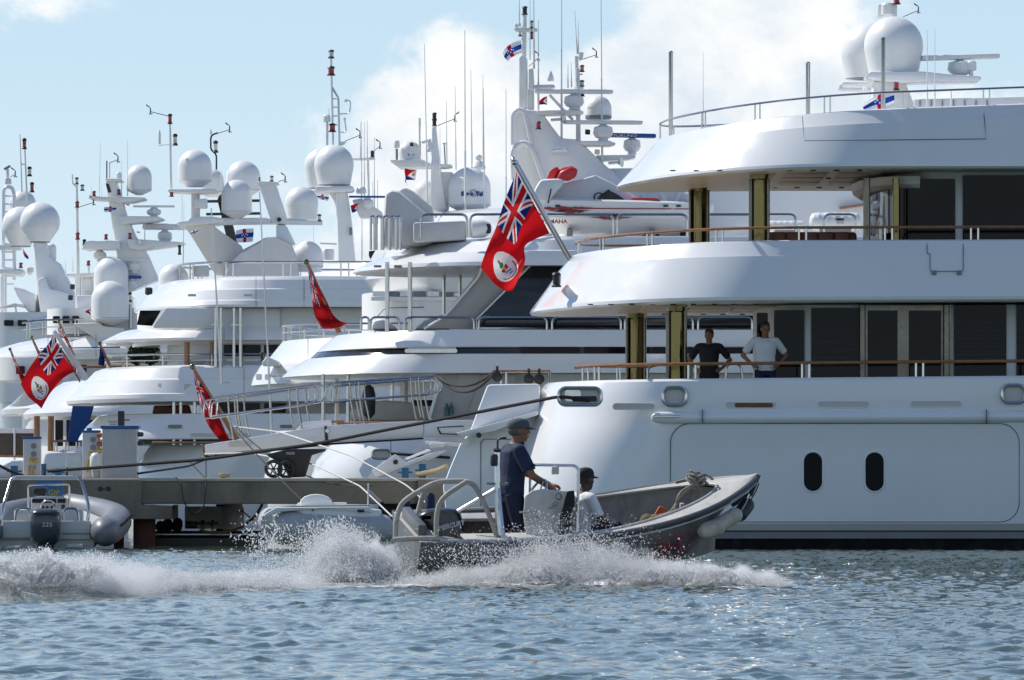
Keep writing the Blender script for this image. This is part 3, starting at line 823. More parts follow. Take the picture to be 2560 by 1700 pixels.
    radar_bar(mast, 2400, 143, 102, 13, YM - .5, 58, 45, yaw=14, lift=-2.5)
    MB().lathe([(S(7, YM), 0), (S(5, YM), .1), (S(5, YM), .16), (S(13, YM), .18), (S(13, YM), .32), (S(9, YM), .35)], P(2428, 199, YM - .6), 14).build('camera_dome', 'white_matt', mast, 30)
    for (px, t, b, w, Y_) in ((2219, 8, 36, 32, YM), (2200, 12, 40, 15, YM + .3)):
        r = S(w, Y_) / 2; hgt = S(b - t, Y_)
        MB().lathe([(r * .5, -.04), (r, 0), (r, hgt * .85), (r * .8, hgt)], P(px, b, Y_), 16).build('small_antenna', 'radome_white', mast, 30)
    MB().tube([P(2236, 41, YM), P(2238, -30, YM)], S(6, YM), 10).build('mast_pole', 'white_matt', mast)
    nav_light(mast, 2242, -12, 11, 19, YM - .1)
    nav_light(mast, 2241, 201, 226, 16, YM - .8)
    wind_vane(mast, 2258, 42, 2296, 26, YM - .3, 1)
    floodlight(mast, 2162, 224, YM + .2, 9, mat='white_matt')
    whip(y, 2318, 74, 300, 134, .012); whip(y, 2337, 71, 300, 134.3, .012)
    whip(y, 2378, 222, 290, 133.4, .02, mat='white_matt')
    for (px, t, b, Y_) in ((1677, 134, 325, 135.6), (2020, 161, 310, 138.5), (2208, 100, 310, 131.6)):
        MB().lathe([(S(5.5, Y_), 0), (S(5.5, Y_), S(b - t, Y_)), (S(6.3, Y_), S(b - t, Y_) + .02), (S(4, Y_), S(b - t, Y_) + .05)], P(px, b, Y_), 14).build('awning_pole', 'steel', y)
    ck = MB().pp([(2285, 248), (2640, 240), (2640, 300), (2285, 300)], 134.5, .5, Yref=134.5).build('windscreen_locker', 'white_matt', y, 30, bevel=.02)
    for k in range(7): MB().box(P(2300 + 28 * k, 258, 134.48), (.02, .03, .12)).build('locker_latch', 'socket_grey', ck)
    whip(y, 1758, 130, 320, 140, .008)
    return y
Y1 = yacht_front()
# ================================================================== yachts moored behind the first one
def deck(parent, name, YC, b, L, xe, rings, p=2.0, droop=0.0, Ld=3.0, sheer=0.0, mat='white_paint', recess=40, n=14, sof='soffit', lip=True):
    """deck tier from rows: (row seen on the near side, stern column at the centre line, inset in m), bottom to top"""
    YN = YC - b
    rings = [(r_[0], r_[1], r_[2] * .45) for r_ in rings]
    t = Tier(X(xe, YN), YC, L, p, droop, Ld, sheer, n=n)
    py, xs, ins = rings[0]
    t.ring(Z(py, YN) + .01, X(xs, YC) + .22, b - ins - .22, 1).ring(Z(py, YN) - .005, X(xs, YC) + .05, b - ins - .05, 0)
    for (py, xs, ins) in rings: t.ring(Z(py - 1.5, YN), X(xs, YC), b - ins, 0)
    py, xs, ins = rings[-1]
    t.ring(Z(py - 3, YN), X(xs, YC) + .08, b - ins - .08, 0).ring(Z(py - 2, YN), X(xs, YC) + .16, b - ins - .16, 0)
    t.ring(Z(py + recess, YN), X(xs, YC) + .2, b - ins - .2, 0)
    return t.build(name, [mat, sof], parent, 15, c0=1)

def house(parent, name, YC, b, xs, xe, top, bot, L=1.0, p=2.5, mat='white_matt'):
    YN = YC - b
    t = Tier(X(xe, YN), YC, L, p, n=10)
    t.ring(Z(bot, YN), X(xs, YC), b, 0).ring(Z(top, YN), X(xs, YC), b, 0)
    return t.build(name, [mat], parent, 30)

def posts(parent, cols, top, bot, Y, w=7, mat='steel', name='deck_post'):
    for px in cols: MB().tube([P(px, bot, Y), P(px, top, Y)], S(w, Y) / 2, 10).build(name, mat, parent)

def loop_rail(parent, px0, px1, top, bot, Y, r=.022, rad=.12, mat='steel', name='rail_loop', mid=False, dy=0.0):
    p = [P(px0, bot, Y), P(px0, top, Y), P(px1, top, Y + dy), P(px1, bot, Y + dy)]
    mb = MB().tube(arc_pts(p, rad), r, 8)
    if mid: mb.tube([P(px0, (top + bot) / 2, Y), P(px1, (top + bot) / 2, Y + dy)], r * .7, 6)
    return mb.build(name, mat, parent)

def flat(parent, pts, Y, thick, mat='white_paint', name='panel', bevel=0.03):
    return MB().pp(pts, Y, thick, Yref=Y).build(name, mat, parent, 30, bevel=bevel)

def near_curve(xs, xe, YC, b, L, p, py, stop=0.0, full=False):
    YN = YC - b
    o = outline(X(xs, YC), X(xe, YN), YC, b, L, p, 16, 6); n_ = len(o) // 2 + 1
    o = o if full else [q for q in o[:n_] if q[1] <= YC - b * stop]
    return [(q[0], q[1], Z(py, YN)) for q in o]

# ------------------------------------------------------------------ yacht with the dark window band and the speedboat on its deck
def yacht_band():
    YN, b = 150.0, 4.3; YC = YN + b
    y = thing('motor_yacht', 'white motor yacht with a black window band and a red and white speedboat on deck', 'yacht', (X(1300, YC), YC, 0))
    # hull
    t = Tier(X(2900, YN), YC, 3.0, 2.4, n=14)
    for (py, xs, ins, mi) in ((1420, 800, .5, 1), (1372, 785, .25, 1), (1371, 784, .24, 0), (1200, 775, .12, 0), (1150, 790, .08, 0), (1090, 842, .03, 0), (1060, 868, 0, 0)):
        t.ring(Z(py, YN), X(xs, YC), b - ins, mi)
    t.ring(Z(1058, YN), X(880, YC), b - .12, 0).ring(Z(1085, YN), X(884, YC), b - .15, 0)
    t.build('hull', ['white_paint', 'boot_black'], y, 26)
    HY = lambda q: YN + .10
    hp = plate(y, 933, 1127, 975, 1145, YN + .04, .05, 8, 'beige_panel', 'fairlead'); ring_frame(hp, 931, 1125, 977, 1147, 10, YN + .03, .025)
    MB().tube([P(977, 1099, YN + .02), P(977, 1130, YN + .04)], .008, 5).build('hull_seam', 'groove', y)
    MB().tube([P(977, 1134, YN + .02), P(1040, 1138, YN - .02), P(1125, 1144, YN - .02)], .03, 6).build('rub_cord', 'black_rubber', y)
    # side bulwark band above the aft deck opening
    deck(y, 'main_deck_band', YC, b, 3.4, 2900, [(933, 703, 0), (920, 716, 0), (886, 765, .02)], droop=.05)
    t = Tier(X(2900, YN), YC, 3.2, 2.0, n=14); t.ring(Z(887, YN), X(775, YC), b - .1, 0).ring(Z(864, YN), X(800, YC), b - .12, 0)
    t.build('window_band', ['black_glass'], y, 30)
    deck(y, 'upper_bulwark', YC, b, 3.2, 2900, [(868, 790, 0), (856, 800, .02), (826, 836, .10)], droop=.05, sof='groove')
    for (a, c) in ((1300, 1450), (1460, 1625), (1630, 1730)): plate(y, a, 866, c, 884, YN + .02, .03, 6, 'dark_glass', 'band_window')
    sl_ = plate(y, 1012, 872, 1143, 882, YN + .0, .06, 4, 'steel', 'band_step'); plate(sl_, 1020, 866, 1140, 873, YN + .02, .06, 2, 'beige_panel', 'step_recess')
    # aft deck: side wing panels, screen, contents
    flat(y, [(1098, 935), (1290, 935), (1290, 1052), (1078, 1052), (1072, 1045)], YN + .25, .25, 'wing_beige_shaded', 'side_wing', .02)
    flat(y, [(1148, 935), (1200, 935), (1165, 1040), (1120, 1040)], YN + .22, .04, 'wing_beige_shaded', 'wing_panel', .005)
    MB().tube([P(1103, 945, YN + .2), P(1074, 1043, YN + .2), P(1078, 1050, YN + .2)], .035, 6).build('wing_edge', 'white_paint', y)
    house(y, 'aft_saloon', YC, b - .8, 1085, 2900, 935, 1060)
    flat(y, [(870, 1040), (880, 1025), (960, 1000), (1080, 1010), (1110, 1052), (870, 1052)], YC - 1, 1.4, 'canvas_cover', 'covered_seat', .1)
    plate(y, 1030, 1000, 1100, 1015, YC - 2.2, .05, 2, 'dark_glass', 'saloon_window')
    for px in (1047, 1058): MB().lathe([(.05, 0), (.05, .22), (.02, .28), (.02, .32)], P(px + 70, 1046, YN + .15), 10).build('water_bottle', 'bottle', y)
    posts(y, (808, 870), 935, 1060, YN + 1.2, 9)
    posts(y, (842, 1015), 935, 1060, YC + 2.2, 10, 'beige_panel')
    # upper (boat) deck
    deck(y, 'boat_deck', YC, b, 3.6, 2900, [(664, 880, 0), (655, 884, 0), (640, 912, .03), (628, 945, .10), (626, 975, .2), (600, 1018, .34), (592, 1048, .42)], droop=.05, Ld=3)
    house(y, 'upper_house', YC, b - .9, 1250, 2900, 662, 830)
    flat(y, [(1330, 660), (2300, 660), (2300, 818), (1193, 818), (1192, 795)], YN + .55, .12, 'black_glass', 'glass_wing', .01)
    flat(y, [(1200, 675), (1232, 660), (1330, 660), (1190, 800), (1190, 822), (1060, 822), (1110, 790)], YN + .75, .15, 'wing_beige_shaded', 'side_wing', .02)
    MB().tube(arc_pts([P(1060, 822, YN + .7), P(1112, 792, YN + .7), P(1198, 690, YN + .7), P(1204, 668, YN + .7)], .5), .03, 6).build('wing_edge', 'white_paint', y)
    MB().tube([P(1190, 800, YN + .54), P(1330, 660, YN + .54)], .02, 6).build('glass_edge', 'white_paint', y)
    posts(y, (968, 1025), 655, 830, YN + .6, 11); posts(y, (1110, 1150), 660, 790, YC + 2.5, 9)
    for px in (935, 985, 1062, 1085, 1130, 1190): plate(y, px, 663, px + 18, 668, YN + 1.2, .2, 0, 'socket_grey', 'soffit_light')
    for (a, c) in ((903, 922), (926, 998), (1012, 1185), (1197, 1367), (1380, 1552), (1562, 1732), (1745, 1880)):
        loop_rail(y, a, c, 793, 826, YN + .35, .026, .13)
    # covered furniture on the upper aft deck
    flat(y, [(926, 825), (930, 800), (960, 795), (1000, 826)], YN + 2, 1.2, 'canvas_white', 'covered_chair', .12)
    flat(y, [(1030, 826), (1062, 800), (1120, 782), (1128, 800), (1125, 826)], YN + 2, 1.5, 'canvas_cover', 'covered_sunbed', .12)
    MB().lathe([(S(16, 152), 0), (S(16, 152), S(36, 152)), (S(14, 152), S(39, 152))], P(1160, 822, 152), 20).build('deck_bin', 'beige_panel', y)
    # boat deck rails
    for (a, c) in ((927, 936), (941, 954), (958, 973), (975, 990), (992, 1001)): loop_rail(y, a, c, 541, 625, YN + 1.0, .026, .08)
    for (a, c) in ((1052, 1168), (1176, 1290), (1293, 1533), (1543, 1718), (1730, 1990)): loop_rail(y, a, c, 536, 594, YN + .5, .028, .14)
    loop_rail(y, 2060, 2140, 536, 600, YN + .5, .028, .14)
    flat(y, [(1033, 556), (1165, 551), (1165, 600), (1033, 605)], YN + 1.2, 1.6, 'canvas_cover', 'covered_locker', .05)
    for dx_ in (0, 34): flat(y, [(962 + dx_, 480 - dx_ * .2), (980 + dx_, 474 - dx_ * .2), (1000 + dx_, 478), (1050 + dx_, 520), (1084, 545), (1084, 610), (955 + dx_, 622)], YN + 1.8 + dx_ * .03, 1.0, 'canvas_cover', 'covered_console', .12)
    fl = MB().lathe([(.14, 0), (.19, .05), (.19, .3), (.12, .42), (.02, .46)], P(1175, 573, YN + 1.2), 16, axis=(1, 0, 0.05)).build('searchlight', 'white_matt', y)
    MB().box(P(1218, 572, YN + 1.2), (.16, .3, .2), bev=.03).build('searchlight_mount', 'black_plastic', fl)
    MB().pp([(922, 628), (938, 626), (926, 648), (922, 640)], YN + 1.4, .2).build('stern_light', 'black_plastic', y)
    # coachroof and arch mast
    YM = YC
    deck(y, 'coach_roof', YC + 1.6, 2.4, 1.6, 2400, [(600, 1380, 0), (470, 1385, 0), (440, 1395, .05), (422, 1420, .2)], p=2.4)
    arch = flat(y, [(1300, 272), (1352, 276), (1376, 310), (1402, 345), (1440, 348), (1466, 368), (1510, 410), (1552, 446), (1552, 500), (1372, 500), (1352, 440), (1340, 395), (1328, 362), (1314, 300)], YM - 1.0, .5, 'white_paint', 'radar_arch', .06)
    flat(arch, [(1281, 285), (1300, 272), (1316, 300), (1328, 362), (1342, 396), (1354, 440), (1368, 500), (1292, 500), (1280, 410), (1283, 370)], YM - .45, .9, 'white_matt', 'arch_lining', .05)
    MB().tube(arc_pts([P(1282, 362, YM - 1), P(1282, 285, YM - 1), P(1298, 273, YM - 1), P(1312, 280, YM - 1), P(1330, 362, YM - 1)], .2), .05, 8).build('arch_rim', 'white_paint', arch)
    MB().tube(arc_pts([P(1284, 450, YM - 1), P(1281, 372, YM - 1), P(1312, 352, YM - 1), P(1335, 380, YM - 1), P(1366, 470, YM - 1)], .3), .06, 8).build('arch_rim', 'white_paint', arch)
    for (pts) in ([(1297, 145), (1302, 137), (1312, 136), (1319, 150), (1319, 275), (1297, 275)], [(1320, 178), (1326, 170), (1333, 178), (1336, 200), (1336, 276), (1320, 276)]): flat(arch, pts, YM - .7, .35, 'white_paint', 'mast_fin', .05)
    MB().tube([P(1309, 140, YM - .5), P(1312, 36, YM - .5)], [.06, .04], 10).build('mast_pole', 'white_matt', arch)
    flat(arch, [(1285, 72), (1290, 68), (1344, 71), (1344, 78), (1290, 78)], YM - .6, .3, 'white_matt', 'crosstree', .01)
    nav_light(arch, 1312, 15, 37, 15, YM - .5, 'black_plastic'); nav_light(arch, 1330, 51, 71, 14, YM - .6, 'lens_clear'); nav_light(arch, 1329, 79, 98, 14, YM - .6)
    nav_light(arch, 1300, 73, 91, 9, YM - .5, 'lens_clear')
    for px, t_ in ((1290, 56), (1298, 54)): MB().lathe([(S(5, YM), 0), (S(5, YM), S(6, YM)), (S(2, YM), S(10, YM))], P(px, t_ + 12, YM - .5), 10).build('small_antenna', 'white_matt', arch)
    flat(arch, [(1336, 212), (1385, 211), (1389, 216), (1380, 219), (1336, 220)], YM - .8, .8, 'white_matt', 'platform', .02)
    MB().lathe([(S(9, YM), 0), (S(9, YM), S(6, YM)), (S(7.5, YM), S(12, YM)), (S(4, YM), S(22, YM)), (S(1, YM), S(26, YM))], P(1376, 203, YM - .5), 14).build('cone_antenna', 'radome_white', arch)
    radar_bar(arch, 1435, 229, 98, 11, YM - .9, 46, 40, yaw=9)
    flat(arch, [(1340, 276), (1450, 275), (1461, 280), (1445, 285), (1345, 286)], YM - 1.2, 1.0, 'white_matt', 'platform', .03)
    MB().tube([P(1374, 237, YM - .6), P(1432, 300, YM - .6)], .03, 6).build('mast_stay', 'white_matt', arch)
    radar_bar(arch, 1508, 306, 99, 10, YM - 1.0, 46, 42, yaw=7)
    flat(arch, [(1440, 352), (1525, 352), (1541, 358), (1525, 363), (1460, 363)], YM - 1.2, 1.0, 'white_matt', 'platform', .03)
    flat(arch, [(1440, 170), (1449, 170), (1452, 360), (1440, 360)], YM - .8, .3, 'white_matt', 'aft_mast', .02)
    MB().tube([P(1443, 235, YM - .6), P(1441, 140, YM - .6)], .04, 8).build('mast_pole', 'white_matt', arch)
    for (px, t_, b_, ln) in ((1455, 162, 180, 'lens_amber'), (1455, 200, 217, 'lens_clear'), (1456, 230, 241, 'black_plastic')): nav_light(arch, px, t_, b_, 13, YM - .7, ln)
    MB().box(P(1447, 186, YM - .6), (.16, .05, .03)).build('light_bracket', 'white_matt', arch)
    MB().box(P(1447, 220, YM - .6), (.2, .05, .03)).build('light_bracket', 'white_matt', arch)
    MB().lathe([(S(5, YM), 0), (S(7, YM), S(16, YM)), (S(6, YM), S(18, YM))], P(1452, 149, YM - .6), 12).build('small_antenna', 'white_matt', arch)
    wind_vane(arch, 1448, 151, 1491, 137, YM - .5, 1); wind_vane(arch, 1322, 166, 1346, 144, YM - .9, 1)
    rd = radome(arch, 1496, 239, 298, 66, YM - .2, 'dome', 60); MB().lathe([(S(30, YM), 0), (S(33, YM), .03), (S(33, YM), .09)], P(1496, 299, YM - .2), 24).build('radome_base', 'socket_grey', rd)
    text_mesh('F77', S(7, YM), 'decal_blue', rd, Matrix.Translation(P(1474, 273, YM - .2) + Vector((0, -.3, 0))) @ FACE_CAM, 'dome_lettering')
    fb = radar_bar(arch, 1580, 339, 60, 11, YM - .3, 40, 42, 'radar_blue', yaw=4, lift=1)
    text_mesh('FURUNO', S(9, YM), 'decal_white', fb, Matrix.Translation(P(1563, 340, YM - .3) + Vector((0, -.125, 0))) @ FACE_CAM, 'radar_lettering', squash=1.6)
    flat(arch, [(1490, 388), (1588, 387), (1590, 393), (1570, 398), (1500, 402)], YM - .8, .9, 'white_matt', 'platform', .02)
    nav_light(arch, 1346, 303, 323, 14, YM - 1.2); floodlight(arch, 1469, 330, YM - 1.0, 11); floodlight(arch, 1493, 380, YM - 1.0, 11, mat='cream_paint_and_bounce')
    MB().lathe([(S(22, YM), 0), (S(24, YM), .03), (S(20, YM), .06)], P(1402, 380, YM - 1.3), 20).build('antenna_plate', 'white_matt', arch)
    for (px, py_) in ((1378, 300), (1522, 408)):
        MB().lathe([(.03, 0), (.03, .2), (.06, .26), (.11, .3)], P(px, py_, YM - 1.2), 14, axis=(.9, -.4, .05)).build('air_horn', 'steel', arch)
    floodlight(arch, 1327, 212, YM - .95, 9); flat(arch, [(1320, 170), (1334, 170), (1336, 225), (1320, 225)], YM - 1.05, .3, 'white_matt', 'camera_housing', .05)
    for (px, t_, b_, ln) in ((1404, -40, 365, 0), (1506, -40, 440, -4), (1443, 27, 135, -6), (1446, 52, 135, -1), (1325, -40, 150, 0), (1335, -40, 172, -1), (1298, -40, 60, 1), (1346, 50, 290, 0), (1420, 158, 220, 0), (1429, 157, 218, -1)):
        whip(arch, px, t_, b_, YM - .9, .018 if b_ - t_ > 200 else .011, ln)
    # crane on the boat deck and life-raft cradle
    cr = flat(y, [(1820, 480), (1985, 482), (2040, 505), (2118, 540), (2050, 552), (1960, 530), (1885, 520), (1880, 540), (1780, 540), (1780, 500)], YC + .5, .7, 'white_paint', 'deck_crane', .05)
    MB().lathe([(.06, 0), (.06, .02)], P(1938, 515, YC + .48), 14, axis=(0, -1, 0)).build('crane_pin', 'socket_grey', cr)
    text_mesh('13 7000-20', S(6, YC), 'decal_black', cr, Matrix.Translation(P(2010, 487, YC + .49)) @ FACE_CAM, 'crane_lettering')
    flat(y, [(2098, 517), (2180, 506), (2180, 511), (2100, 523)], YC - 1, .4, 'teak', 'boarding_step', .01)
    deck(y, 'side_deck_house', YC + 1.9, 2.0, 1.5, 2400, [(620, 1700, 0), (570, 1720, .1)], recess=10)
    return y
Y2 = yacht_band()

# ------------------------------------------------------------------ speedboat carried on deck
def speedboat():
    Yb = 151.9
    t = thing('speedboat', 'white speedboat with red graphics and YAMAHA lettering on the boat deck', 'boat', P(1550, 592, Yb))
    bm_ = [(1345, 0.5, 505, 575), (1360, .72, 499, 582), (1400, .80, 500, 585), (1550, .82, 503, 586), (1680, .72, 506, 584), (1730, .5, 508, 575), (1772, .2, 511, 552), (1785, .03, 513, 530)]
    rings = []
    for (px, hb, t0, b0) in bm_:
        zt, zb = Z(t0, Yb), Z(b0, Yb); zm = zb + (zt - zb) * .45; x = X(px, Yb)
        rings.append([(x, Yb, zb), (x, Yb - hb * .75, zb + (zm - zb) * .6), (x, Yb - hb * .97, zm), (x, Yb - hb, zt - .04), (x, Yb - hb * .9, zt), (x, Yb + hb * .9, zt), (x, Yb + hb, zt - .04), (x, Yb + hb * .97, zm), (x, Yb + hb * .75, zb + (zm - zb) * .6)])
    MB().loft(rings).build('hull', 'white_paint', t, 30)
    hs = lambda px: Yb - float(np.interp(px, [a[0] for a in bm_], [a[1] for a in bm_]))
    MB().tube([P(px, 521 + (px - 1400) * .004, hs(px) * 1.0 - .004) for px in range(1370, 1731, 20)], .011, 6).build('red_pinstripe', 'decal_red', t)
    rnd = random.Random(2)
    for (a, c, py, w, m) in ((1352, 1440, 521, 7, 'decal_red'), (1370, 1475, 527, 4, 'decal_black'), (1395, 1462, 530, 5, 'decal_red'), (1405, 1480, 519, 3, 'decal_red'), (1440, 1590, 537, 5, 'decal_black'), (1470, 1580, 544, 6, 'decal_red'), (1500, 1555, 548, 4, 'socket_grey')):
        mb = MB(); pts = [(a, py)]; k = 9
        for i in range(1, k): pts.append((a + (c - a) * i / k, py - w * rnd.uniform(.3, 1) * math.sin(math.pi * i / k)))
        pts.append((c, py - 1)); pts2 = [(a + (c - a) * i / k, py + w * rnd.uniform(.2, 1) * math.sin(math.pi * i / k)) for i in range(1, k)][::-1]
        Yv = lambda q: hs(q) + (.03 if py > 530 else -.012)
        pts += pts2; f = [P(q[0], q[1], hs(q[0]) - (.010 + .002 * rnd.random())) for q in pts]; n = len(f)
        mb.add(f + [p + Vector((0, .02, 0)) for p in f], [tuple(range(n))] + [(i, i + n, (i + 1) % n + n, (i + 1) % n) for i in range(n)])
        mb.build('hull_graphic', m, t, 0)
    text_mesh('YAMAHA', S(13.5, Yb), 'decal_red', t, Matrix.Translation(P(1386, 554, hs(1390) - .02)) @ FACE_CAM, 'maker_lettering', bold=.004, squash=1.15)
    for (pts, y0, th, m, nm) in (([(1390, 452), (1400, 432), (1425, 420), (1445, 425), (1440, 445), (1420, 455)], -.7, .35, 'red_cover', 'red_seat_cover'), ([(1366, 448), (1376, 425), (1392, 418), (1398, 422), (1385, 452)], -.35, .35, 'red_cover', 'red_seat_cover'), ([(1372, 450), (1380, 432), (1410, 419), (1432, 415), (1440, 424), (1432, 440), (1420, 450), (1388, 453)], -.25, .5, 'red_cover', 'red_seat_cover')):
        MB().pp(pts, Yb + y0, th, Yref=Yb).build(nm, m, t, 60, bevel=.06)
    MB().pp([(1330, 508), (1336, 478), (1350, 452), (1388, 450), (1412, 450), (1405, 468), (1385, 490), (1375, 508)], Yb - .75, .9, Yref=Yb).build('engine_cover', 'canvas_white', t, 40, bevel=.08)
    MB().pp([(1372, 512), (1382, 480), (1400, 462), (1450, 450), (1489, 438), (1530, 458), (1560, 475), (1600, 500), (1600, 512)], Yb - .2, 1.2, Yref=Yb).build('tarpaulin', 'canvas_white', t, 40, bevel=.1)
    MB().tube([P(1378, 472, Yb - .8), P(1370, 508, Yb - .8)], .015, 6).build('cover_strap', 'black_plastic', t)
    dsh = MB().pp([(1490, 506), (1497, 490), (1510, 482), (1521, 474), (1524, 480), (1538, 486), (1560, 500), (1556, 506)], Yb - .6, .5, Yref=Yb).build('dashboard', 'black_plastic', t, 40, bevel=.03)
    MB().tube([P(1497 + 12 * math.cos(a), 494 + 12 * math.sin(a), Yb - .66) for a in np.linspace(0, 6.28, 14)[:-1]], .016, 6, closed=True).build('steering_wheel', 'black_rubber', t)
    MB().pp([(1566, 504), (1585, 497), (1640, 498), (1650, 505)], Yb - .68, .5, Yref=Yb).build('red_cushion', 'red_cover', t, 40, bevel=.02)
    for px in (1388, 1658, 1690): plate(t, px, 512, px + 13, 517, hs(px) - .02, .03, 2, 'black_plastic', 'deck_cleat')
    for px in (1424, 1630): MB().box(P(px, 588, Yb), (.12, 1.3, S(26, Yb)), bev=.02).build('cradle', 'socket_grey', t)
    return t
speedboat()

# ------------------------------------------------------------------ yacht behind: radome mast lettered SeaTel
def yacht_seatel():
    YN, b = 166.0, 4.0; YC = YN + b
    y = thing('motor_yacht', 'white motor yacht with lettered radome behind the one with the black band', 'yacht', (X(1100, YC), YC, 0))
    t = Tier(X(2300, YN), YC, 3.0, 2.4, n=12)
    for (py, xs, ins, mi) in ((1400, 690, .4, 1), (1358, 680, .2, 0), (1190, 660, .1, 0), (1075, 690, 0, 0)): t.ring(Z(py, YN), X(xs, YC), b - ins, mi)
    t.ring(Z(1090, YN), X(700, YC), b - .15, 0); t.build('hull', ['white_paint', 'boot_black'], y, 28)
    deck(y, 'main_deck_band', YC, b, 3.0, 2300, [(955, 627, 0), (935, 632, 0), (905, 650, .02), (880, 676, .1), (842, 706, .25)], droop=.05)
    house(y, 'main_deck_house', YC, b - .8, 1000, 2300, 950, 1080)
    for k in range(4): plate(y, 640 + 22 * k, 935, 655 + 22 * k, 950, YN + .9, .1, 3, 'steel', 'stern_vent')
    flat(y, [(655, 905), (668, 890), (700, 905), (700, 915), (655, 915)], YN + 1.2, .8, 'white_matt', 'stern_cowl', .04)
    nav_light(y, 655, 880, 902, 12, YN + 1.6, 'black_plastic', 'stern_light')
    railing(y, near_curve(706, 1000, YC, b - .4, 3, 2.0, 842, 0, True), S(34, YN), .025, 'steel', None, .8, 0, 1)
    posts(y, (842, 980), 950, 1085, YN + 1, 9)
    deck(y, 'upper_overhang', YC, b, 3.2, 2300, [(729, 940, .25), (722, 935, .1), (690, 912, 0), (676, 918, 0), (668, 930, .1)], droop=.0, sof='white_matt')
    house(y, 'upper_house', YC, b - .7, 905, 2300, 729, 880, 1.2)
    t2 = flat(y, [(928, 742), (1350, 742), (1350, 752), (928, 752)], YN + .62, .1, 'white_paint', 'window_sill', .01)
    for k in range(9): plate(y, 932 + 34 * k, 728, 962 + 34 * k, 741, YN + .66, .1, 2, 'rib_grey' if k % 2 else 'brushed_steel', 'saloon_window')
    MB().tube(arc_pts([P(945, 790, YN + .68), P(962, 770, YN + .68), P(1060, 768, YN + .68)], .2), .01, 5).build('house_seam', 'groove', y)
    deck(y, 'sun_deck', YC, b - .3, 3.0, 2300, [(668, 940, 0), (620, 960, .1), (600, 985, .2), (560, 1060, .5), (528, 1075, .8), (518, 1110, 1.1)], recess=10)
    for px in (770, 880, 1010): MB().tube([P(px, 845, YN + .14), P(px, 950, YN + .02)], .006, 5).build('panel_seam', 'groove', y)
    # mast
    YM = YC
    m = flat(y, [(1079, 316), (1090, 313), (1102, 420), (1117, 525), (1076, 525)], YM - .4, .6, 'white_paint', 'mast', .06)
    flat(m, [(1077, 430), (1134, 430), (1134, 440), (1120, 525), (1077, 525)], YM - .3, 1.6, 'white_matt', 'mast_house', .05)
    flat(m, [(974, 399), (995, 400), (1052, 397), (1078, 409), (1128, 411), (1132, 415), (1115, 418), (1060, 418), (1002, 419)], YM - .6, 1.2, 'white_matt', 'mast_platform', .05)
    rd = radome(m, 1024, 352, 410, 56, YM - .2, 'dome', 52)
    text_mesh('SeaTel', S(6, YM), 'decal_blue', rd, Matrix.Translation(P(1028, 388, YM - .2) + Vector((0, -S(28, YM), 0))) @ FACE_CAM, 'dome_lettering', bold=.003)
    MB().tube([P(992, 403, YM - .4), P(992, 372, YM - .4)], .03, 6).build('antenna_stem', 'socket_grey', m)
    MB().lathe([(S(7, YM), 0), (S(8, YM), S(10, YM)), (S(6, YM), S(18, YM)), (S(1, YM), S(20, YM))], P(992, 370, YM - .4), 14).build('small_antenna', 'radome_white', m)
    MB().tube([P(1029, 388, YM - .9), P(1029, 362, YM - .9)], .03, 6).build('antenna_stem', 'brushed_steel', m); floodlight(m, 1029, 361, YM - .9, 8)
    MB().tube([P(1050, 408, YM - .3), P(1049, 295, YM - .3)], .025, 6).build('mast_pole', 'brushed_steel', m)
    for t_, b_ in ((281, 299), (298, 316)): nav_light(m, 1086, t_, b_, 13, YM - .2, 'black_plastic')
    wind_vane(m, 1094, 314, 1137, 297, YM - .2, -1)
    flat(m, [(1053, 354), (1077, 346), (1077, 354), (1056, 358)], YM - .3, .3, 'white_matt', 'floodlight_wing', .01)
    MB().lathe([(.05, 0), (.09, .05), (.02, .3)], P(1075, 380, YM - .4), 10).build('air_horn', 'white_matt', m)
    big = radome(m, 1174, 418, 532, 106, YM - .4, 'dome', 44, n=44)
    for (w_, px_, dy_) in (('Sea', 1163, 0), ('Tel', 1199, 0)): text_mesh(w_, S(14.5, YM), 'decal_blue', big, Matrix.Translation(P(px_, 487, YM - .4) + Vector((0, -math.sqrt(S(53, YM) ** 2 - S(px_ - 1174, YM) ** 2) - .02, 0))) @ Matrix.Rotation(math.asin((px_ - 1174) / 53), 4, 'Z') @ FACE_CAM, 'dome_lettering', bold=.010)
    MB().tube([P(1183 + 8 * math.cos(a), 483 + 8 * math.sin(a), YM - .42 - S(53.3, YM)) for a in np.linspace(0, 6.28, 16)[:-1]], .008, 5, closed=True).build('dome_emblem', 'decal_blue', big)
    MB().pp([(1176, 488), (1180, 482), (1186, 490), (1180, 491)], YM - .45 - S(53.4, YM), .01, Yref=YM - .4).build('dome_emblem', 'decal_blue', big)
    radome(m, 1064, 452, 520, 60, YM + 1.6, 'dome', 40)
    gb = MB().lathe([(S(18, YM), 0), (S(20, YM), S(6, YM)), (S(12, YM), S(20, YM)), (S(5, YM), S(24, YM))], P(1195, 424, YM + .8), 14).build('radar_gearbox', 'white_matt', m)
    MB().ball(P(1197, 394, YM + .8), (S(9, YM), S(5, YM), S(8, YM)), 12).build('camera_dome', 'white_matt', m)
    MB().tube([P(1113, 410, YM), P(1111, 362, YM)], .015, 6).build('antenna_stem', 'socket_grey', m); MB().lathe([(S(1, YM), 0), (S(5, YM), S(5, YM)), (S(3, YM), S(7, YM))], P(1111, 364, YM), 12).build('small_antenna', 'white_matt', m)
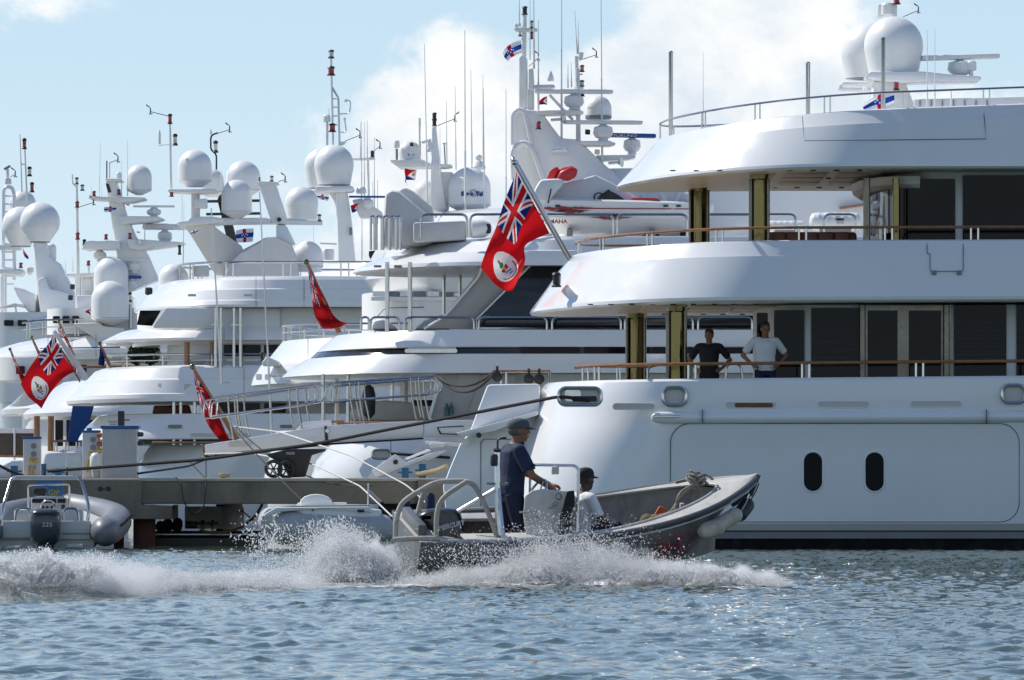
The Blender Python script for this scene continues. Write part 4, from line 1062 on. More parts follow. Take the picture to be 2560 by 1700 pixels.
    for (px, t_, b_, ln, r_) in ((1069, 110, 520, -8, .016), (1163, 75, 540, -1, .02), (1180, 175, 420, -3, .014), (1212, 220, 540, -4, .016), (1208, 188, 420, -1, .012), (1117, 252, 410, -1, .012), (1140, 217, 425, -2, .012), (1265, 222, 560, 0, .016), (1048, 295, 400, 0, .012), (1100, 322, 440, 0, .01)):
        whip(y, px, t_, b_, YM - 1.0, r_, ln)
    return y
Y3 = yacht_seatel()

# ------------------------------------------------------------------ yacht with stepped lit stern at the left of the middle
def yacht_stepped():
    YN, b = 186.0, 4.4; YC = YN + b
    y = thing('motor_yacht', 'white motor yacht with rounded stepped tiers and leaning radar arch, left of middle', 'yacht', (X(500, YC), YC, 0))
    t = Tier(X(1900, YN), YC, 3.4, 2.4, n=12)
    for (py, xs, ins, mi) in ((1390, 330, .4, 1), (1349, 320, .2, 0), (1195, 330, .1, 0), (1150, 350, .04, 0), (1108, 380, 0, 0)): t.ring(Z(py, YN), X(xs, YC), b - ins, mi)
    t.ring(Z(1115, YN), X(388, YC), b - .15, 0); t.build('hull', ['white_paint', 'boot_black'], y, 28)
    deck(y, 'aft_bulwark', YC, b, 3.0, 1900, [(1098, 196, 0), (1088, 200, 0), (1062, 218, .04), (1036, 246, .12)], droop=.02, recess=30)
    house(y, 'main_deck_house', YC, b - 1.2, 520, 1900, 1003, 1050, 1.2)
    for (a_, c_) in ((535, 585), (595, 650), (660, 715)): plate(y, a_, 1008, c_, 1032, YN + 1.17, .05, 1, 'dark_glass', 'saloon_window')
    flat(y, [(380, 1036), (384, 1014), (470, 1012), (476, 1036)], YN + 1.6, 1.0, 'leather_brown', 'aft_sofa', .04)
    for k in range(5): plate(y, 270 + 2 * k, 1052 + 4 * k, 294 - k, 1054 + 4 * k, YN - .01, .05, 0, 'socket_grey', 'louvre_slat')
    plate(y, 476, 1083, 625, 1092, YN - .01, .05, 2, 'beige_panel', 'vent_slot')
    t = Tier(X(1900, YN), YC, 3.0, 2.2, n=12); t.ring(Z(1110, YN), X(300, YC), b - .12, 0).ring(Z(1096, YN), X(285, YC), b - .12, 0); t.build('dark_stripe', ['grey_navy'], y, 28)
    MB().tube([P(380, 1106, YN - .02), P(900, 1106, YN - .02)], .03, 6).build('teak_rub_rail', 'teak', y)
    deck(y, 'main_deck_tier', YC, b, 3.6, 1900, [(1004, 168, 0), (996, 166, 0), (986, 170, 0), (984, 178, .03), (950, 206, .08), (947, 212, .14), (920, 238, .25), (914, 252, .35)], droop=.05, n=18)
    pn = plate(y, 460, 960, 568, 975, YN + .06, .06, 3, 'beige_panel', 'hull_recess')
    railing(y, near_curve(264, 1900, YC, b - .6, 3.4, 2.0, 915, 0, True), S(30, YN), .026, 'steel', None, 1.4, 0, 1)
    house(y, 'upper_house', YC, b - 1.0, 420, 1900, 850, 920, 2.0)
    for (a, c) in ((560, 602), (607, 652), (660, 700)): plate(y, a, 862, c, 890, YN + .98, .05, 1, 'dark_glass', 'saloon_window')
    for px in (467, 531): MB().tube([P(px, 915, YN + .8), P(px, 855, YN + .8)], S(7.5, YN), 12).build('wood_column', 'teak', y)
    flat(y, [(466, 912), (472, 898), (540, 896), (548, 912)], YN + 1.2, 1.0, 'canvas_cover', 'covered_table', .05)
    deck(y, 'bridge_deck_tier', YC, b - .35, 3.4, 1900, [(851, 258, 0), (845, 255, 0), (834, 275, .02), (822, 300, .1), (818, 312, .15)], droop=.04)
    house(y, 'bridge_house', YC, b - .6, 345, 1900, 770, 830, 2.4)
    gl = flat(y, [(342, 812), (350, 776), (402, 776), (380, 815)], YN + .55, .3, 'dark_glass', 'bridge_window', .01)
    MB().pp([(384, 815), (415, 770), (700, 770), (700, 820), (384, 820)], YN + .45, .12).build('house_side', 'white_matt', y, 30, bevel=.02)
    deck(y, 'fly_deck_tier', YC, b, 3.8, 1900, [(768, 337, 0), (762, 334, 0), (752, 345, .02), (750, 352, .05), (724, 372, .12), (722, 380, .18), (700, 400, .28), (692, 415, .4)], droop=.05, n=18, sof='brushed_steel')
    posts(y, (539, 552, 585, 601), 770, 918, YN + .12, 8); posts(y, (435, 452, 487, 504), 1004, 1112, YN + .25, 8)
    for k, px in enumerate((535, 583)): MB().box(P(px + 9, 812, YN + .1), (S(30, YN), .04, S(2, YN))).build('post_clamp', 'steel', y)
    railing(y, near_curve(449, 1900, YC, b - 1.1, 2.0, 2.2, 692, 0, True), S(37, YN), .03, 'steel', None, 1.5, .2)
    for dx_, hh in ((0, 0),):
        MB().loft([[P(565, 690, YC - 1.8), P(572, 662, YC - 1.8), P(600, 636, YC - 1.8), P(668, 596, YC - 1.8), P(690, 594, YC - 1.8), P(726, 612, YC - 1.8), P(742, 650, YC - 1.8), P(744, 690, YC - 1.8)],
                   [P(556, 690, YC - .6), P(566, 655, YC - .6), P(600, 628, YC - .6), P(664, 594, YC - .6), P(688, 592, YC - .6), P(730, 612, YC - .6), P(745, 650, YC - .6), P(748, 690, YC - .6)],
                   [P(570, 690, YC + .4), P(580, 655, YC + .4), P(600, 640, YC + .4), P(670, 605, YC + .4), P(690, 604, YC + .4), P(720, 622, YC + .4), P(735, 655, YC + .4), P(738, 690, YC + .4)]]).build('tender_cover', 'canvas_cover', y, 25)
    flat(y, [(478, 690), (482, 664), (520, 662), (520, 690)], YC - 2.2, .8, 'canvas_cover', 'covered_table', .04)
    # sloping arch: warm bounce light put into its cream colour, radomes to both sides
    YM = YC + .6
    m = flat(y, [(455, 558), (488, 548), (520, 556), (605, 615), (605, 690), (540, 690), (478, 590)], YM - 1.3, .5, 'cream_paint_and_bounce', 'radar_arch', .06)
    flat(m, [(500, 552), (536, 566), (606, 620), (640, 690), (575, 690)], YM + .2, .5, 'white_matt', 'arch_leg', .05)
    flat(m, [(438, 558), (448, 553), (470, 551), (480, 541), (530, 541), (562, 546), (560, 556), (520, 560), (450, 566)], YM - 1.5, 2.2, 'white_paint', 'arch_wing', .08)
    MB().tube([P(520, 554, YM - 1.2), P(690, 553, YM - 1.2), P(806, 557, YM - 1.2)], [S(9, YM), S(9, YM), S(6, YM)], 14).build('cross_beam', 'white_paint', m)
    flat(m, [(645, 460), (690, 460), (722, 560), (680, 560)], YM - 1.4, .5, 'white_paint', 'mast_fin', .05)
    flat(m, [(690, 562), (715, 562), (740, 612), (690, 614)], YM - 1.4, .5, 'white_paint', 'mast_fin', .05)
    flat(m, [(640, 457), (652, 453), (695, 455), (698, 460), (685, 464), (650, 464)], YM - 1.5, .7, 'white_matt', 'mast_platform', .02)
    MB().lathe([(S(5.5, YM), 0), (S(5.5, YM), .02)], P(698, 549, YM - 1.45), 14, axis=(0, -1, 0)).build('hawse_hole', 'black_plastic', m)
    nav_light(m, 679, 439, 454, 11, YM - 1.2, 'lens_clear'); nav_light(m, 649, 443, 453, 6, YM - 1.2); nav_light(m, 798, 535, 553, 12, YM - 1.2, 'lens_clear')
    wind_vane(m, 696, 454, 713, 449, YM - 1.1, 1)
    flat(m, [(415, 475), (425, 472), (540, 473), (545, 478), (530, 482), (490, 483), (425, 479)], YM - 1.6, 1.4, 'white_matt', 'mast_platform', .04)
    flat(m, [(478, 482), (498, 482), (498, 545), (478, 545)], YM - 1.2, .6, 'white_matt', 'mast_column', .03)
    flat(m, [(486, 498), (517, 496), (517, 520), (486, 520)], YM - 1.6, .5, 'white_matt', 'radar_gearbox', .02)
    radome(m, 487, 374, 468, 85, YM - 1.0, 'dome', 40); radome(m, 530, 422, 492, 60, YM + .8, 'dome', 30)
    radome(m, 608, 401, 490, 86, YM + 1.0, 'dome', 40); radome(m, 592, 449, 545, 76, YM - 1.2, 'dome', 26)
    radome(m, 754, 466, 552, 84, YM - .4, 'pear', 76); radome(m, 768, 602, 680, 80, YM - .2, 'dome', 70); radome(m, 434, 660, 730, 76, YM - 1, 'dome', 70)
    MB().lathe([(S(8, YM), 0), (S(8, YM), S(10, YM))], P(592, 552, YM - 1.2), 12).build('radome_seat', 'white_matt', m)
    pole = MB().tube([P(428, 474, YM - 1.2), P(425, 310, YM - 1.2)], [S(3.5, YM), S(2.6, YM)], 10).build('mast_pole', 'white_paint', m)
    for (px, t_, b_, w_, ln) in ((425, 284, 310, 12, 'lens_red'), (438, 334, 364, 13, 'lens_clear'), (429, 478, 492, 12, 'lens_red')): nav_light(m, px, t_, b_, w_, YM - 1.25, ln)
    wind_vane(m, 420, 290, 376, 279, YM - 1.2, 1)
    MB().lathe([(S(3, YM), 0), (S(3, YM), S(24, YM)), (S(1.5, YM), S(34, YM))], P(399, 360, YM - 1.2), 8).build('small_antenna', 'cream_paint_and_bounce', m)
    MB().tube([P(396, 364, YM - 1.2), P(426, 360, YM - 1.2)], .012, 6).build('antenna_arm', 'white_matt', m)
    # black mast behind the arch
    bk = flat(y, [(543, 500), (556, 462), (566, 505), (595, 610), (570, 610), (548, 520)], YM + 2.2, .4, 'black_plastic', 'black_mast', .04)
    MB().tube(arc_pts([P(541, 470, YM + 2.3), P(541, 385, YM + 2.3), P(527, 375, YM + 2.3), P(527, 338, YM + 2.3), P(545, 332, YM + 2.3)], .1), S(2.2, YM), 8).build('mast_pole', 'black_plastic', bk)
    nav_light(bk, 539, 351, 382, 13, YM + 2.2, 'lens_clear'); wind_vane(bk, 540, 335, 574, 324, YM + 2.2, 1)
    MB().lathe([(S(3, YM), 0), (S(3.5, YM), S(5, YM)), (S(1, YM), S(13, YM))], P(527, 336, YM + 2.3), 10).build('small_antenna', 'white_matt', bk)
    for py in (500, 532): flat(bk, [(515, py), (650, py - 2), (650, py + 4), (515, py + 6)], YM + 2.0, .3, 'black_plastic', 'spreader', .01)
    for (px, t_, b_, ln) in ((572, 417, 470, 0), (553, 424, 470, 0), (455, 410, 560, 0), (784, 565, 690, 0)): whip(y, px, t_, b_, YM, .01, ln)
    MB().lathe([(S(14, YM), 0), (S(15, YM), S(24, YM)), (S(12, YM), S(27, YM))], P(821, 650, YM + .6), 14).build('radar_gearbox', 'white_matt', y)
    flat(y, [(800, 606), (842, 608), (842, 612), (800, 610)], YM + .5, .15, 'cream_paint_and_bounce', 'radar_scanner', .01)
    for (px, a_, c_) in ((640, 694, 766), (760, 694, 766), (610, 918, 1002), (720, 918, 1002), (560, 822, 850)): MB().tube([P(px, a_, YN + .06), P(px, c_, YN + .0)], .006, 5).build('panel_seam', 'groove', y)
    for px in (420, 700, 800): plate(y, px, 1062, px + 34, 1070, YN - .01, .04, 3, 'socket_grey', 'scupper')
    for px in (470, 610): plate(y, px, 735, px + 20, 741, YN + .02, .06, 2, 'beige_panel', 'deck_light')
    plate(y, 395, 958, 412, 970, YN + .3, .5, 3, 'brushed_steel', 'fairlead')
    return y
Y4 = yacht_stepped()

# ------------------------------------------------------------------ yacht with the twin-ball column
def yacht_column():
    YN, b = 203.0, 4.2; YC = YN + b
    y = thing('motor_yacht', 'white motor yacht of which the twin grey-white domes on one tall column show', 'yacht', (X(860, YC), YC, 0))
    t = Tier(X(1700, YN), YC, 3.0, 2.4, n=10)
    for (py, xs) in ((1380, 720), (1100, 700)): t.ring(Z(py, YN), X(xs, YC), b)
    t.build('hull', ['white_paint'], y, 28)
    house(y, 'superstructure', YC, b - .3, 730, 1700, 690, 1105, 2.0, mat='white_paint')
    deck(y, 'upper_deck', YC, b, 3, 1700, [(720, 745, 0), (690, 770, .1), (655, 800, .4)])
    YM = YC
    m = flat(y, [(838, 478), (868, 478), (880, 560), (889, 660), (846, 660), (842, 560)], YM - .5, .9, 'white_paint', 'mast_column', .08)
    flat(m, [(820, 478), (845, 478), (852, 520), (847, 540), (836, 505)], YM - .3, .6, 'white_paint', 'column_bracket', .03)
    flat(m, [(786, 470), (794, 465), (880, 465), (886, 470), (880, 478), (794, 480)], YM - 1.0, 1.4, 'white_matt', 'dome_platform', .05)
    flat(m, [(762, 478), (772, 474), (840, 474), (840, 483), (772, 483)], YM + .5, 1.3, 'white_matt', 'dome_platform', .05)
    radome(m, 835, 362, 464, 99, YM - .4, 'pear', 82); radome(m, 802, 372, 472, 82, YM + 1.1, 'pear', 68)
    flat(m, [(880, 500), (905, 495), (955, 530), (960, 545), (900, 545)], YM - .2, .6, 'white_matt', 'mast_wing', .04)
    radar_bar(m, 920, 492, 48, 5, YM - .4, 26, 30, 'radar_blue', yaw=6)
    for (px, t_, b_, w_, ln) in ((828, 124, 146, 16, 'lens_clear'), (828, 165, 189, 20, 'lens_red'), (831, 308, 330, 18, 'lens_red')): nav_light(m, px, t_, b_, w_, YM - .2, ln)
    mb = MB().tube([P(833, 363, YM - .2), P(829, 190, YM - .2), P(828, 145, YM - .2)], .03, 8)
    mb.tube([P(849, 363, YM - .2), P(846, 245, YM - .2), P(830, 218, YM - .2)], .03, 8)
    for py in (247, 268, 290, 312): mb.tube([P(830, py, YM - .2), P(847, py, YM - .2)], .02, 6)
    mb.build('ladder_mast', 'brushed_steel', m)
    MB().tube(arc_pts([P(847, 285, YM - .2), P(872, 284, YM - .2), P(876, 270, YM - .2), P(876, 252, YM - .2), P(864, 251, YM - .2)], .1), .02, 6).build('sensor_arm', 'brushed_steel', m)
    MB().tube(arc_pts([P(847, 331, YM - .2), P(866, 331, YM - .2), P(862, 300, YM - .2)], .1), .02, 6).build('sensor_arm', 'brushed_steel', m)
    floodlight(m, 864, 251, YM - .2, 7, mat='white_matt'); floodlight(m, 861, 297, YM - .2, 6, mat='white_matt')
    MB().tube([P(818, 363, YM - .2), P(818, 304, YM - .2)], .035, 8).build('antenna_stem', 'brushed_steel', m)
    MB().lathe([(S(9, YM), 0), (S(9.5, YM), S(6, YM)), (S(9, YM), S(15, YM)), (S(6, YM), S(18, YM))], P(817, 305, YM - .2), 16).build('small_antenna', 'radome_white', m)
    flat(m, [(846, 354), (866, 354), (858, 362), (846, 364)], YM - .3, .3, 'white_matt', 'sensor_bracket', .01)
    wind_vane(m, 862, 353, 900, 338, YM - .2, 1)
    # second slim mast right of the column
    mm = MB().tube([P(922, 500, YM + 1), P(920, 400, YM + 1)], S(3, YM), 8).build('slim_mast', 'white_paint', y)
    flat(mm, [(880, 396), (936, 393), (938, 398), (900, 400), (880, 399)], YM + .8, .4, 'white_matt', 'spreader', .01)
    nav_light(mm, 931, 376, 395, 12, YM + .9, 'black_plastic'); wind_vane(mm, 934, 378, 950, 365, YM + .9, 1)
    radome(mm, 903, 465, 485, 26, YM + .6, 'dome', 20)
    for (px, t_, b_, ln) in ((904, 303, 500, 0), (911, 304, 500, 0), (918, 300, 400, 0), (901, 304, 400, 0), (936, 344, 540, 0), (932, 455, 560, 0), (944, 450, 560, 0), (905, 500, 650, 0), (822, 270, 305, 0)): whip(y, px, t_, b_, YM + .6, .014, ln)
    MB().box(P(877, 578, YM - .6), (.08, .08, .22)).build('air_horn', 'socket_grey', y)
    return y
yacht_column()
# ================================================================== yachts crowded at the far left
def yacht_wood_posts():
    YN, b = 206.0, 4.2; YC = YN + b
    y = thing('motor_yacht', 'white motor yacht at far left with varnished wooden deck posts and sunlit sloping stern', 'yacht', (X(150, YC), YC, 0))
    t = Tier(X(1200, YN), YC, 3.0, 2.4, n=10)
    for (py, xs, ins) in ((1380, 60, .3), (1190, 20, 0), (1140, 45, 0), (1115, 60, 0)): t.ring(Z(py, YN), X(xs, YC), b - ins)
    t.build('hull', ['white_paint'], y, 28)
    deck(y, 'main_deck_tier', YC, b, 3.4, 1200, [(1040, 62, 0), (1030, 58, 0), (1020, 66, .02), (1005, 90, .08), (960, 140, .2), (948, 158, .3)], droop=.06)
    house(y, 'main_deck_house', YC, b - .9, 130, 1200, 1040, 1125)
    for (a, c) in ((138, 158), (166, 200), (206, 240)): plate(y, a, 1050, c, 1120, YN + .85, .06, 0, 'dark_glass', 'saloon_window')
    for px in (92, 127): MB().tube([P(px, 1128, YN + .5), P(px, 1040, YN + .5)], S(8, YN), 14).build('wood_column', 'teak', y)
    flat(y, [(-40, 1083), (94, 1083), (94, 1142), (-40, 1142)], YN + 1.5, .06, 'brown_screen', 'wind_screen', .004)
    flat(y, [(-40, 1070), (94, 1072), (94, 1083), (-40, 1083)], YN + 1.45, .1, 'white_matt', 'screen_header', .01)
    MB().tube([P(36, 1142, YN + 1.4), P(36, 1072, YN + 1.4)], .03, 6).build('screen_post', 'white_matt', y)
    railing(y, [P(122, 1128, YN + .2), P(205, 1124, YN + .2)], S(24, YN), .03, 'steel', 'teak', .32, .08)
    railing(y, [P(-20, 1148, YN + .2), P(58, 1150, YN + .2)], S(8, YN), .03, 'steel', 'teak', .5)
    flat(y, [(-30, 1195), (0, 1165), (30, 1150), (60, 1150), (60, 1195)], YN - .1, 1.2, 'white_paint', 'stern_quarter', .1)
    flat(y, [(98, 1195), (112, 1130), (205, 1128), (205, 1195)], YN - .1, 1.2, 'white_paint', 'stern_quarter', .12)
    flat(y, [(168, 1105), (182, 1010), (236, 1010), (222, 1060), (205, 1105)], YN - 1.0, .12, 'blue_canvas', 'blue_screen', .02)
    return y
yacht_wood_posts()

def yacht_curved():
    YN, b = 222.0, 4.4; YC = YN + b
    y = thing('motor_yacht', 'white motor yacht with long curved upper deck and a ladder-like stepped mast, far left', 'yacht', (X(200, YC), YC, 0))
    t = Tier(X(1000, YN), YC, 3.0, 2.4, n=10)
    for (py, xs, ins) in ((1370, 10, .3), (1190, -20, 0), (1120, 10, 0)): t.ring(Z(py, YN), X(xs, YC), b - ins)
    t.build('hull', ['white_paint'], y, 28)
    deck(y, 'main_deck_tier', YC, b, 3.2, 1000, [(1030, 6, 0), (1018, 3, 0), (1000, 30, .05), (965, 68, .15), (945, 92, .3)], droop=.08)
    house(y, 'main_deck_house', YC, b - .8, 60, 1000, 1028, 1125)
    railing(y, near_curve(75, 1000, YC, b - .5, 3, 2.0, 945, 0, True), S(28, YN), .035, 'steel', 'teak', 1.1)
    house(y, 'upper_house', YC, b - 1.2, -20, 1000, 895, 950, 2)
    plate(y, 40, 915, 62, 935, YN + 1.15, .1, 2, 'dark_glass', 'saloon_window')
    for k in range(4): plate(y, 80 + 36 * k, 912, 108 + 36 * k, 932, YN + 1.15, .1, 2, 'dark_glass', 'saloon_window')
    deck(y, 'upper_deck_tier', YC, b, 6.5, 1000, [(897, -30, .3), (882, -40, .05), (872, -32, 0), (856, 0, .1), (842, 45, .3), (834, 90, .6)], droop=.12, Ld=5)
    MB().pp([(100, 870), (300, 866), (300, 870), (100, 872)], YN + .02, .1).build('dark_stripe', 'grey_navy', y)
    railing(y, [P(55, 842, YN + 1.5), P(110, 836, YN + 1.5), P(210, 834, YN + 1.5)], S(36, YN), .03, 'steel', None, .5, .1, 1)
    flat(y, [(182, 808), (250, 806), (256, 815), (310, 820), (310, 880), (262, 865), (215, 830)], YN + .8, .8, 'cream_paint_and_bounce', 'wing_station', .06)
    dd = house(y, 'pilot_house', YC, 2.6, 120, 1000, 770, 835, 1.0)
    for k in range(3): plate(y, 132 + 24 * k, 790, 150 + 24 * k, 808, YC - 2.63, .05, 3, 'dark_glass', 'pilot_window')
    for px in (120, 180, 240): MB().tube([P(px, 836, YN + .3), P(px, 894, YN + .02)], .007, 5).build('panel_seam', 'groove', y)
    big = radome(y, 275, 702, 814, 94, YN + 1.2, 'dome', 26, n=40); MB().tube([P(275, 830, YN + 1.2), P(275, 812, YN + 1.2)], S(6, YN), 10).build('radome_stem', 'brass', big)
    radome(y, 278, 641, 760, 86, YN + 3.0, 'dome', 60, n=40); radome(y, 219, 688, 738, 30, YN + 4, 'dome', 28)
    MB().tube([P(326, 820, YN + 1.6), P(326, 760, YN + 1.6)], .06, 8).build('deck_post', 'brushed_steel', y)
    for px, py in ((181, 717), (176, 744)): floodlight(y, px, py, YN + 2, 11)
    nav_light(y, 325, 730, 755, 10, YN + 1.8, 'lens_clear'); floodlight(y, 372, 728, YN + 2, 16)
    flat(y, [(165, 684), (242, 681), (242, 691), (200, 694), (165, 690)], YN + 3.6, 1.2, 'white_matt', 'antenna_shelf', .03)
    flat(y, [(190, 738), (330, 738), (330, 836), (190, 836)], YN + 2.4, 2.6, 'white_paint', 'mast_house', .06)
    flat(y, [(188, 690), (201, 690), (203, 840), (188, 840)], YN + 4.0, .4, 'white_matt', 'shelf_post', .03)
    MB().tube([P(221, 682, YN + 4), P(221, 664, YN + 4)], .04, 6).build('light_post', 'white_matt', y)
    # inclined mast
    YM = YC
    m = flat(y, [(262, 447), (288, 446), (302, 482), (318, 540), (340, 590), (372, 640), (398, 700), (300, 740), (292, 640), (280, 560)], YM - .8, .8, 'white_paint', 'mast', .08)
    flat(m, [(264, 458), (272, 460), (278, 480), (270, 482)], YM - .85, .1, 'black_plastic', 'exhaust_port', .01)
    for (pts) in ([(219, 494), (240, 491), (300, 492), (362, 493), (362, 497), (330, 504), (300, 506), (270, 500), (225, 497)], [(298, 540), (395, 541), (409, 546), (390, 552), (302, 560)], [(206, 616), (215, 602), (300, 601), (300, 622), (210, 624)], [(318, 600), (330, 597), (405, 602), (462, 606), (445, 612), (350, 625), (322, 622)], [(262, 446), (302, 446), (305, 452), (264, 452)]):
        flat(m, pts, YM - 1.3, 1.8, 'white_matt', 'mast_platform', .04)
    radome(m, 348, 412, 488, 63, YM - .2, 'dome', 16)
    MB().lathe([(S(6, YM), 0), (S(6.5, YM), S(13, YM)), (S(5, YM), S(15, YM))], P(297, 446, YM - .6), 12).build('small_antenna', 'radome_white', m)
    radar_bar(m, 385, 516, 52, 5, YM - .8, 34, 24, yaw=6); radar_bar(m, 412, 567, 56, 16, YM + .3, 34, 36, yaw=5); radar_bar(m, 250, 622, 45, 6, YM - .6, 30, 28, yaw=5); radar_bar(m, 335, 650, 40, 5, YM - 1, 28, 30, yaw=4)
    radar_bar(m, 330, 693, 24, 8, YM - 1.1, 24, 26, 'radar_blue', yaw=4)
    for (px, t_, b_) in ((235, 477, 491), (297, 473, 487), (265, 585, 599), (325, 582, 597), (52, 656, 670), (221, 651, 664)): nav_light(m, px, t_, b_, 11, YM - 1.2)
    nav_light(m, 449, 612, 637, 9, YM - 1.0, 'black_plastic')
    wind_vane(m, 274, 407, 295, 399, YM - .6, 1); MB().tube([P(274, 446, YM - .6), P(274, 406, YM - .6)], .02, 6).build('sensor_pole', 'brushed_steel', m)
    MB().tube([P(267, 446, YM - .6), P(267, 402, YM - .6)], .02, 6).build('sensor_pole', 'black_plastic', m); wind_vane(m, 200, 517, 234, 506, YM - 1, 1)
    MB().lathe([(S(6, YM), 0), (S(7, YM), .05), (S(6, YM), .1)], P(350, 606, YM - 1.4), 12, axis=(0, -1, 0)).build('searchlight', 'brushed_steel', m)
    for k in range(6): MB().tube([P(316 + 13 * k, 512 + 34 * k, YM - .5), P(324 + 13 * k, 513 + 34 * k, YM - .5)], .02, 5).build('mast_step', 'socket_grey', m)
    # slim signal pole
    pl = MB().tube([P(196, 720, YM - 1), P(192, 462, YM - 1)], [S(4.5, YM), S(3, YM)], 10).build('signal_pole', 'white_paint', y)
    for (px, t_, b_, w_, ln) in ((192, 443, 461, 10, 'lens_clear'), (206, 461, 477, 11, 'lens_clear'), (193, 503, 519, 12, 'lens_red'), (194, 581, 599, 12, 'lens_red'), (211, 598, 613, 11, 'black_plastic')): nav_light(pl, px, t_, b_, w_, YM - 1.1, ln)
    MB().tube(arc_pts([P(192, 466, YM - 1), P(182, 460, YM - 1), P(181, 436, YM - 1)], .1), .02, 6).build('sensor_arm', 'brushed_steel', pl)
    for (px, t_, b_, ln) in ((248, 357, 495, 3), (319, 352, 490, 0), (304, 402, 490, 0), (229, 465, 500, 0), (164, 652, 690, 0), (182, 643, 680, 0), (362, 540, 605, 0), (458, 505, 660, 2), (254, 460, 500, 0)): whip(y, px, t_, b_, YM - .6, .012, ln)
    return y
yacht_curved()

def yacht_balls():
    YN, b = 242.0, 4.2; YC = YN + b
    y = thing('motor_yacht', 'white motor yacht at far left edge with two ball radomes on a tower', 'yacht', (X(100, YC), YC, 0))
    t = Tier(X(900, YN), YC, 3.0, 2.4, n=10); t.ring(Z(1365, YN), X(20, YC), b).ring(Z(1000, YN), X(0, YC), b); t.build('hull', ['white_paint'], y, 28)
    house(y, 'superstructure', YC, b - .2, -60, 900, 780, 1005, 2.5, mat='white_paint')
    for k in range(5): plate(y, 10 + 34 * k, 800, 34 + 34 * k, 815, YC - b + .15, .06, 3, 'dark_glass', 'cabin_window')
    deck(y, 'upper_deck_tier', YC, b, 3, 900, [(822, -80, 0), (800, -60, .1), (784, -30, .3)])
    YM = YC
    m = flat(y, [(82, 606), (118, 606), (122, 640), (150, 660), (186, 730), (186, 790), (90, 790), (92, 740), (88, 660)], YM - 1.0, 1.6, 'white_paint', 'tower', .08)
    flat(m, [(92, 700), (112, 690), (122, 720), (200, 745), (204, 785), (100, 785)], YM - 1.9, 1.0, 'white_paint', 'tower_wing', .08)
    flat(m, [(32, 716), (60, 722), (90, 735), (90, 780), (70, 780), (45, 745)], YM - 1.6, 1.0, 'white_paint', 'tower_wing', .06)
    for k in range(3): plate(m, 116, 690 + 12 * k, 146, 695 + 12 * k, YM - 1.04, .06, 1, 'white_matt', 'louvre')
    radome(m, 100, 505, 607, 100, YM - .8, 'ball', 50, n=40); radome(m, 52, 516, 618, 94, YM + .8, 'ball', 50, n=40)
    MB().lathe([(S(17, YM), 0), (S(16, YM), S(56, YM))], P(100, 662, YM - .6), 20).build('radome_column', 'white_paint', m)
    radome(m, 127, 608, 655, 28, YM - .2, 'dome', 18)
    MB().lathe([(.03, 0), (S(9, YM), .1), (S(9, YM), .25), (.03, .3)], P(75, 688, YM - 1.4), 12).build('spotlight', 'cream_paint_and_bounce', m)
    flat(y, [(-10, 770), (15, 764), (36, 758), (60, 762), (60, 768), (36, 764)], YM - 2, 1.5, 'canvas_cover', 'awning', .01)
    MB().tube([P(37, 760, YM - 2), P(52, 850, YM - 2)], .03, 6).build('awning_pole', 'brushed_steel', y)
    return y
yacht_balls()

def yacht_ladder():
    YN, b = 260.0, 4.2; YC = YN + b
    y = thing('motor_yacht', 'white yacht at the left edge with twin-legged ladder mast and signal lights', 'yacht', (X(30, YC), YC, 0))
    t = Tier(X(700, YN), YC, 3.0, 2.4, n=10); t.ring(Z(1350, YN), X(-60, YC), b).ring(Z(830, YN), X(-70, YC), b); t.build('hull', ['white_paint'], y, 28)
    house(y, 'superstructure', YC, b - .5, -90, 700, 790, 900, 2.5, mat='white_paint')
    YM = YC
    m = MB().tube(arc_pts([P(8, 800, YM), P(9, 475, YM), P(16, 467, YM), P(30, 468, YM), P(36, 485, YM), P(36, 700, YM)], .3), S(4.5, YM), 10).build('ladder_mast', 'white_paint', y)
    for k in range(12): MB().tube([P(10, 490 + 20 * k, YM), P(35, 490 + 20 * k, YM)], .03, 6).build('rung', 'white_matt', m)
    flat(m, [(-5, 612), (50, 612), (50, 624), (-5, 624)], YM - .5, 1.0, 'white_matt', 'mast_platform', .04); flat(m, [(-5, 672), (55, 672), (58, 682), (50, 690), (-5, 684)], YM - .8, 1.4, 'white_matt', 'mast_platform', .05)
    flat(m, [(12, 460), (14, 445), (26, 445), (28, 460)], YM - .2, .4, 'white_matt', 'mast_head', .02)
    MB().box(P(18, 419, YM), (S(18, YM), .12, S(6, YM)), (0, -.5, 0), bev=.02).build('security_camera', 'socket_grey', m); MB().tube([P(19, 447, YM), P(19, 422, YM)], .05, 8).build('camera_stem', 'white_matt', m)
    wind_vane(m, 26, 442, 38, 436, YM, 1)
    p2 = MB().tube([P(70, 560, YM), P(62, 372, YM)], [S(3, YM), S(2, YM)], 8).build('signal_pole', 'white_paint', y)
    MB().tube([P(55, 480, YM), P(50, 335, YM)], [S(2, YM), S(1, YM)], 8).build('whip_antenna', 'white_matt', p2)
    MB().tube([P(53, 410, YM), P(65, 411, YM)], .03, 6).build('pole_brace', 'white_matt', p2)
    for (px, t_, b_, w_, ln) in ((61, 345, 373, 12, 'lens_red'), (74, 416, 441, 12, 'lens_clear'), (80, 455, 481, 12, 'lens_red')): nav_light(p2, px, t_, b_, w_, YM - .1, ln)
    radome(y, 56, 476, 560, 68, YM + 1, 'dome', 50)
    for (px, t_, b_) in ((4, 690, 800), (14, 690, 800)): MB().tube([P(px, b_, YM - 1), P(px, t_, YM - 1)], .04, 6).build('deck_post', 'white_matt', y)
    return y
yacht_ladder()

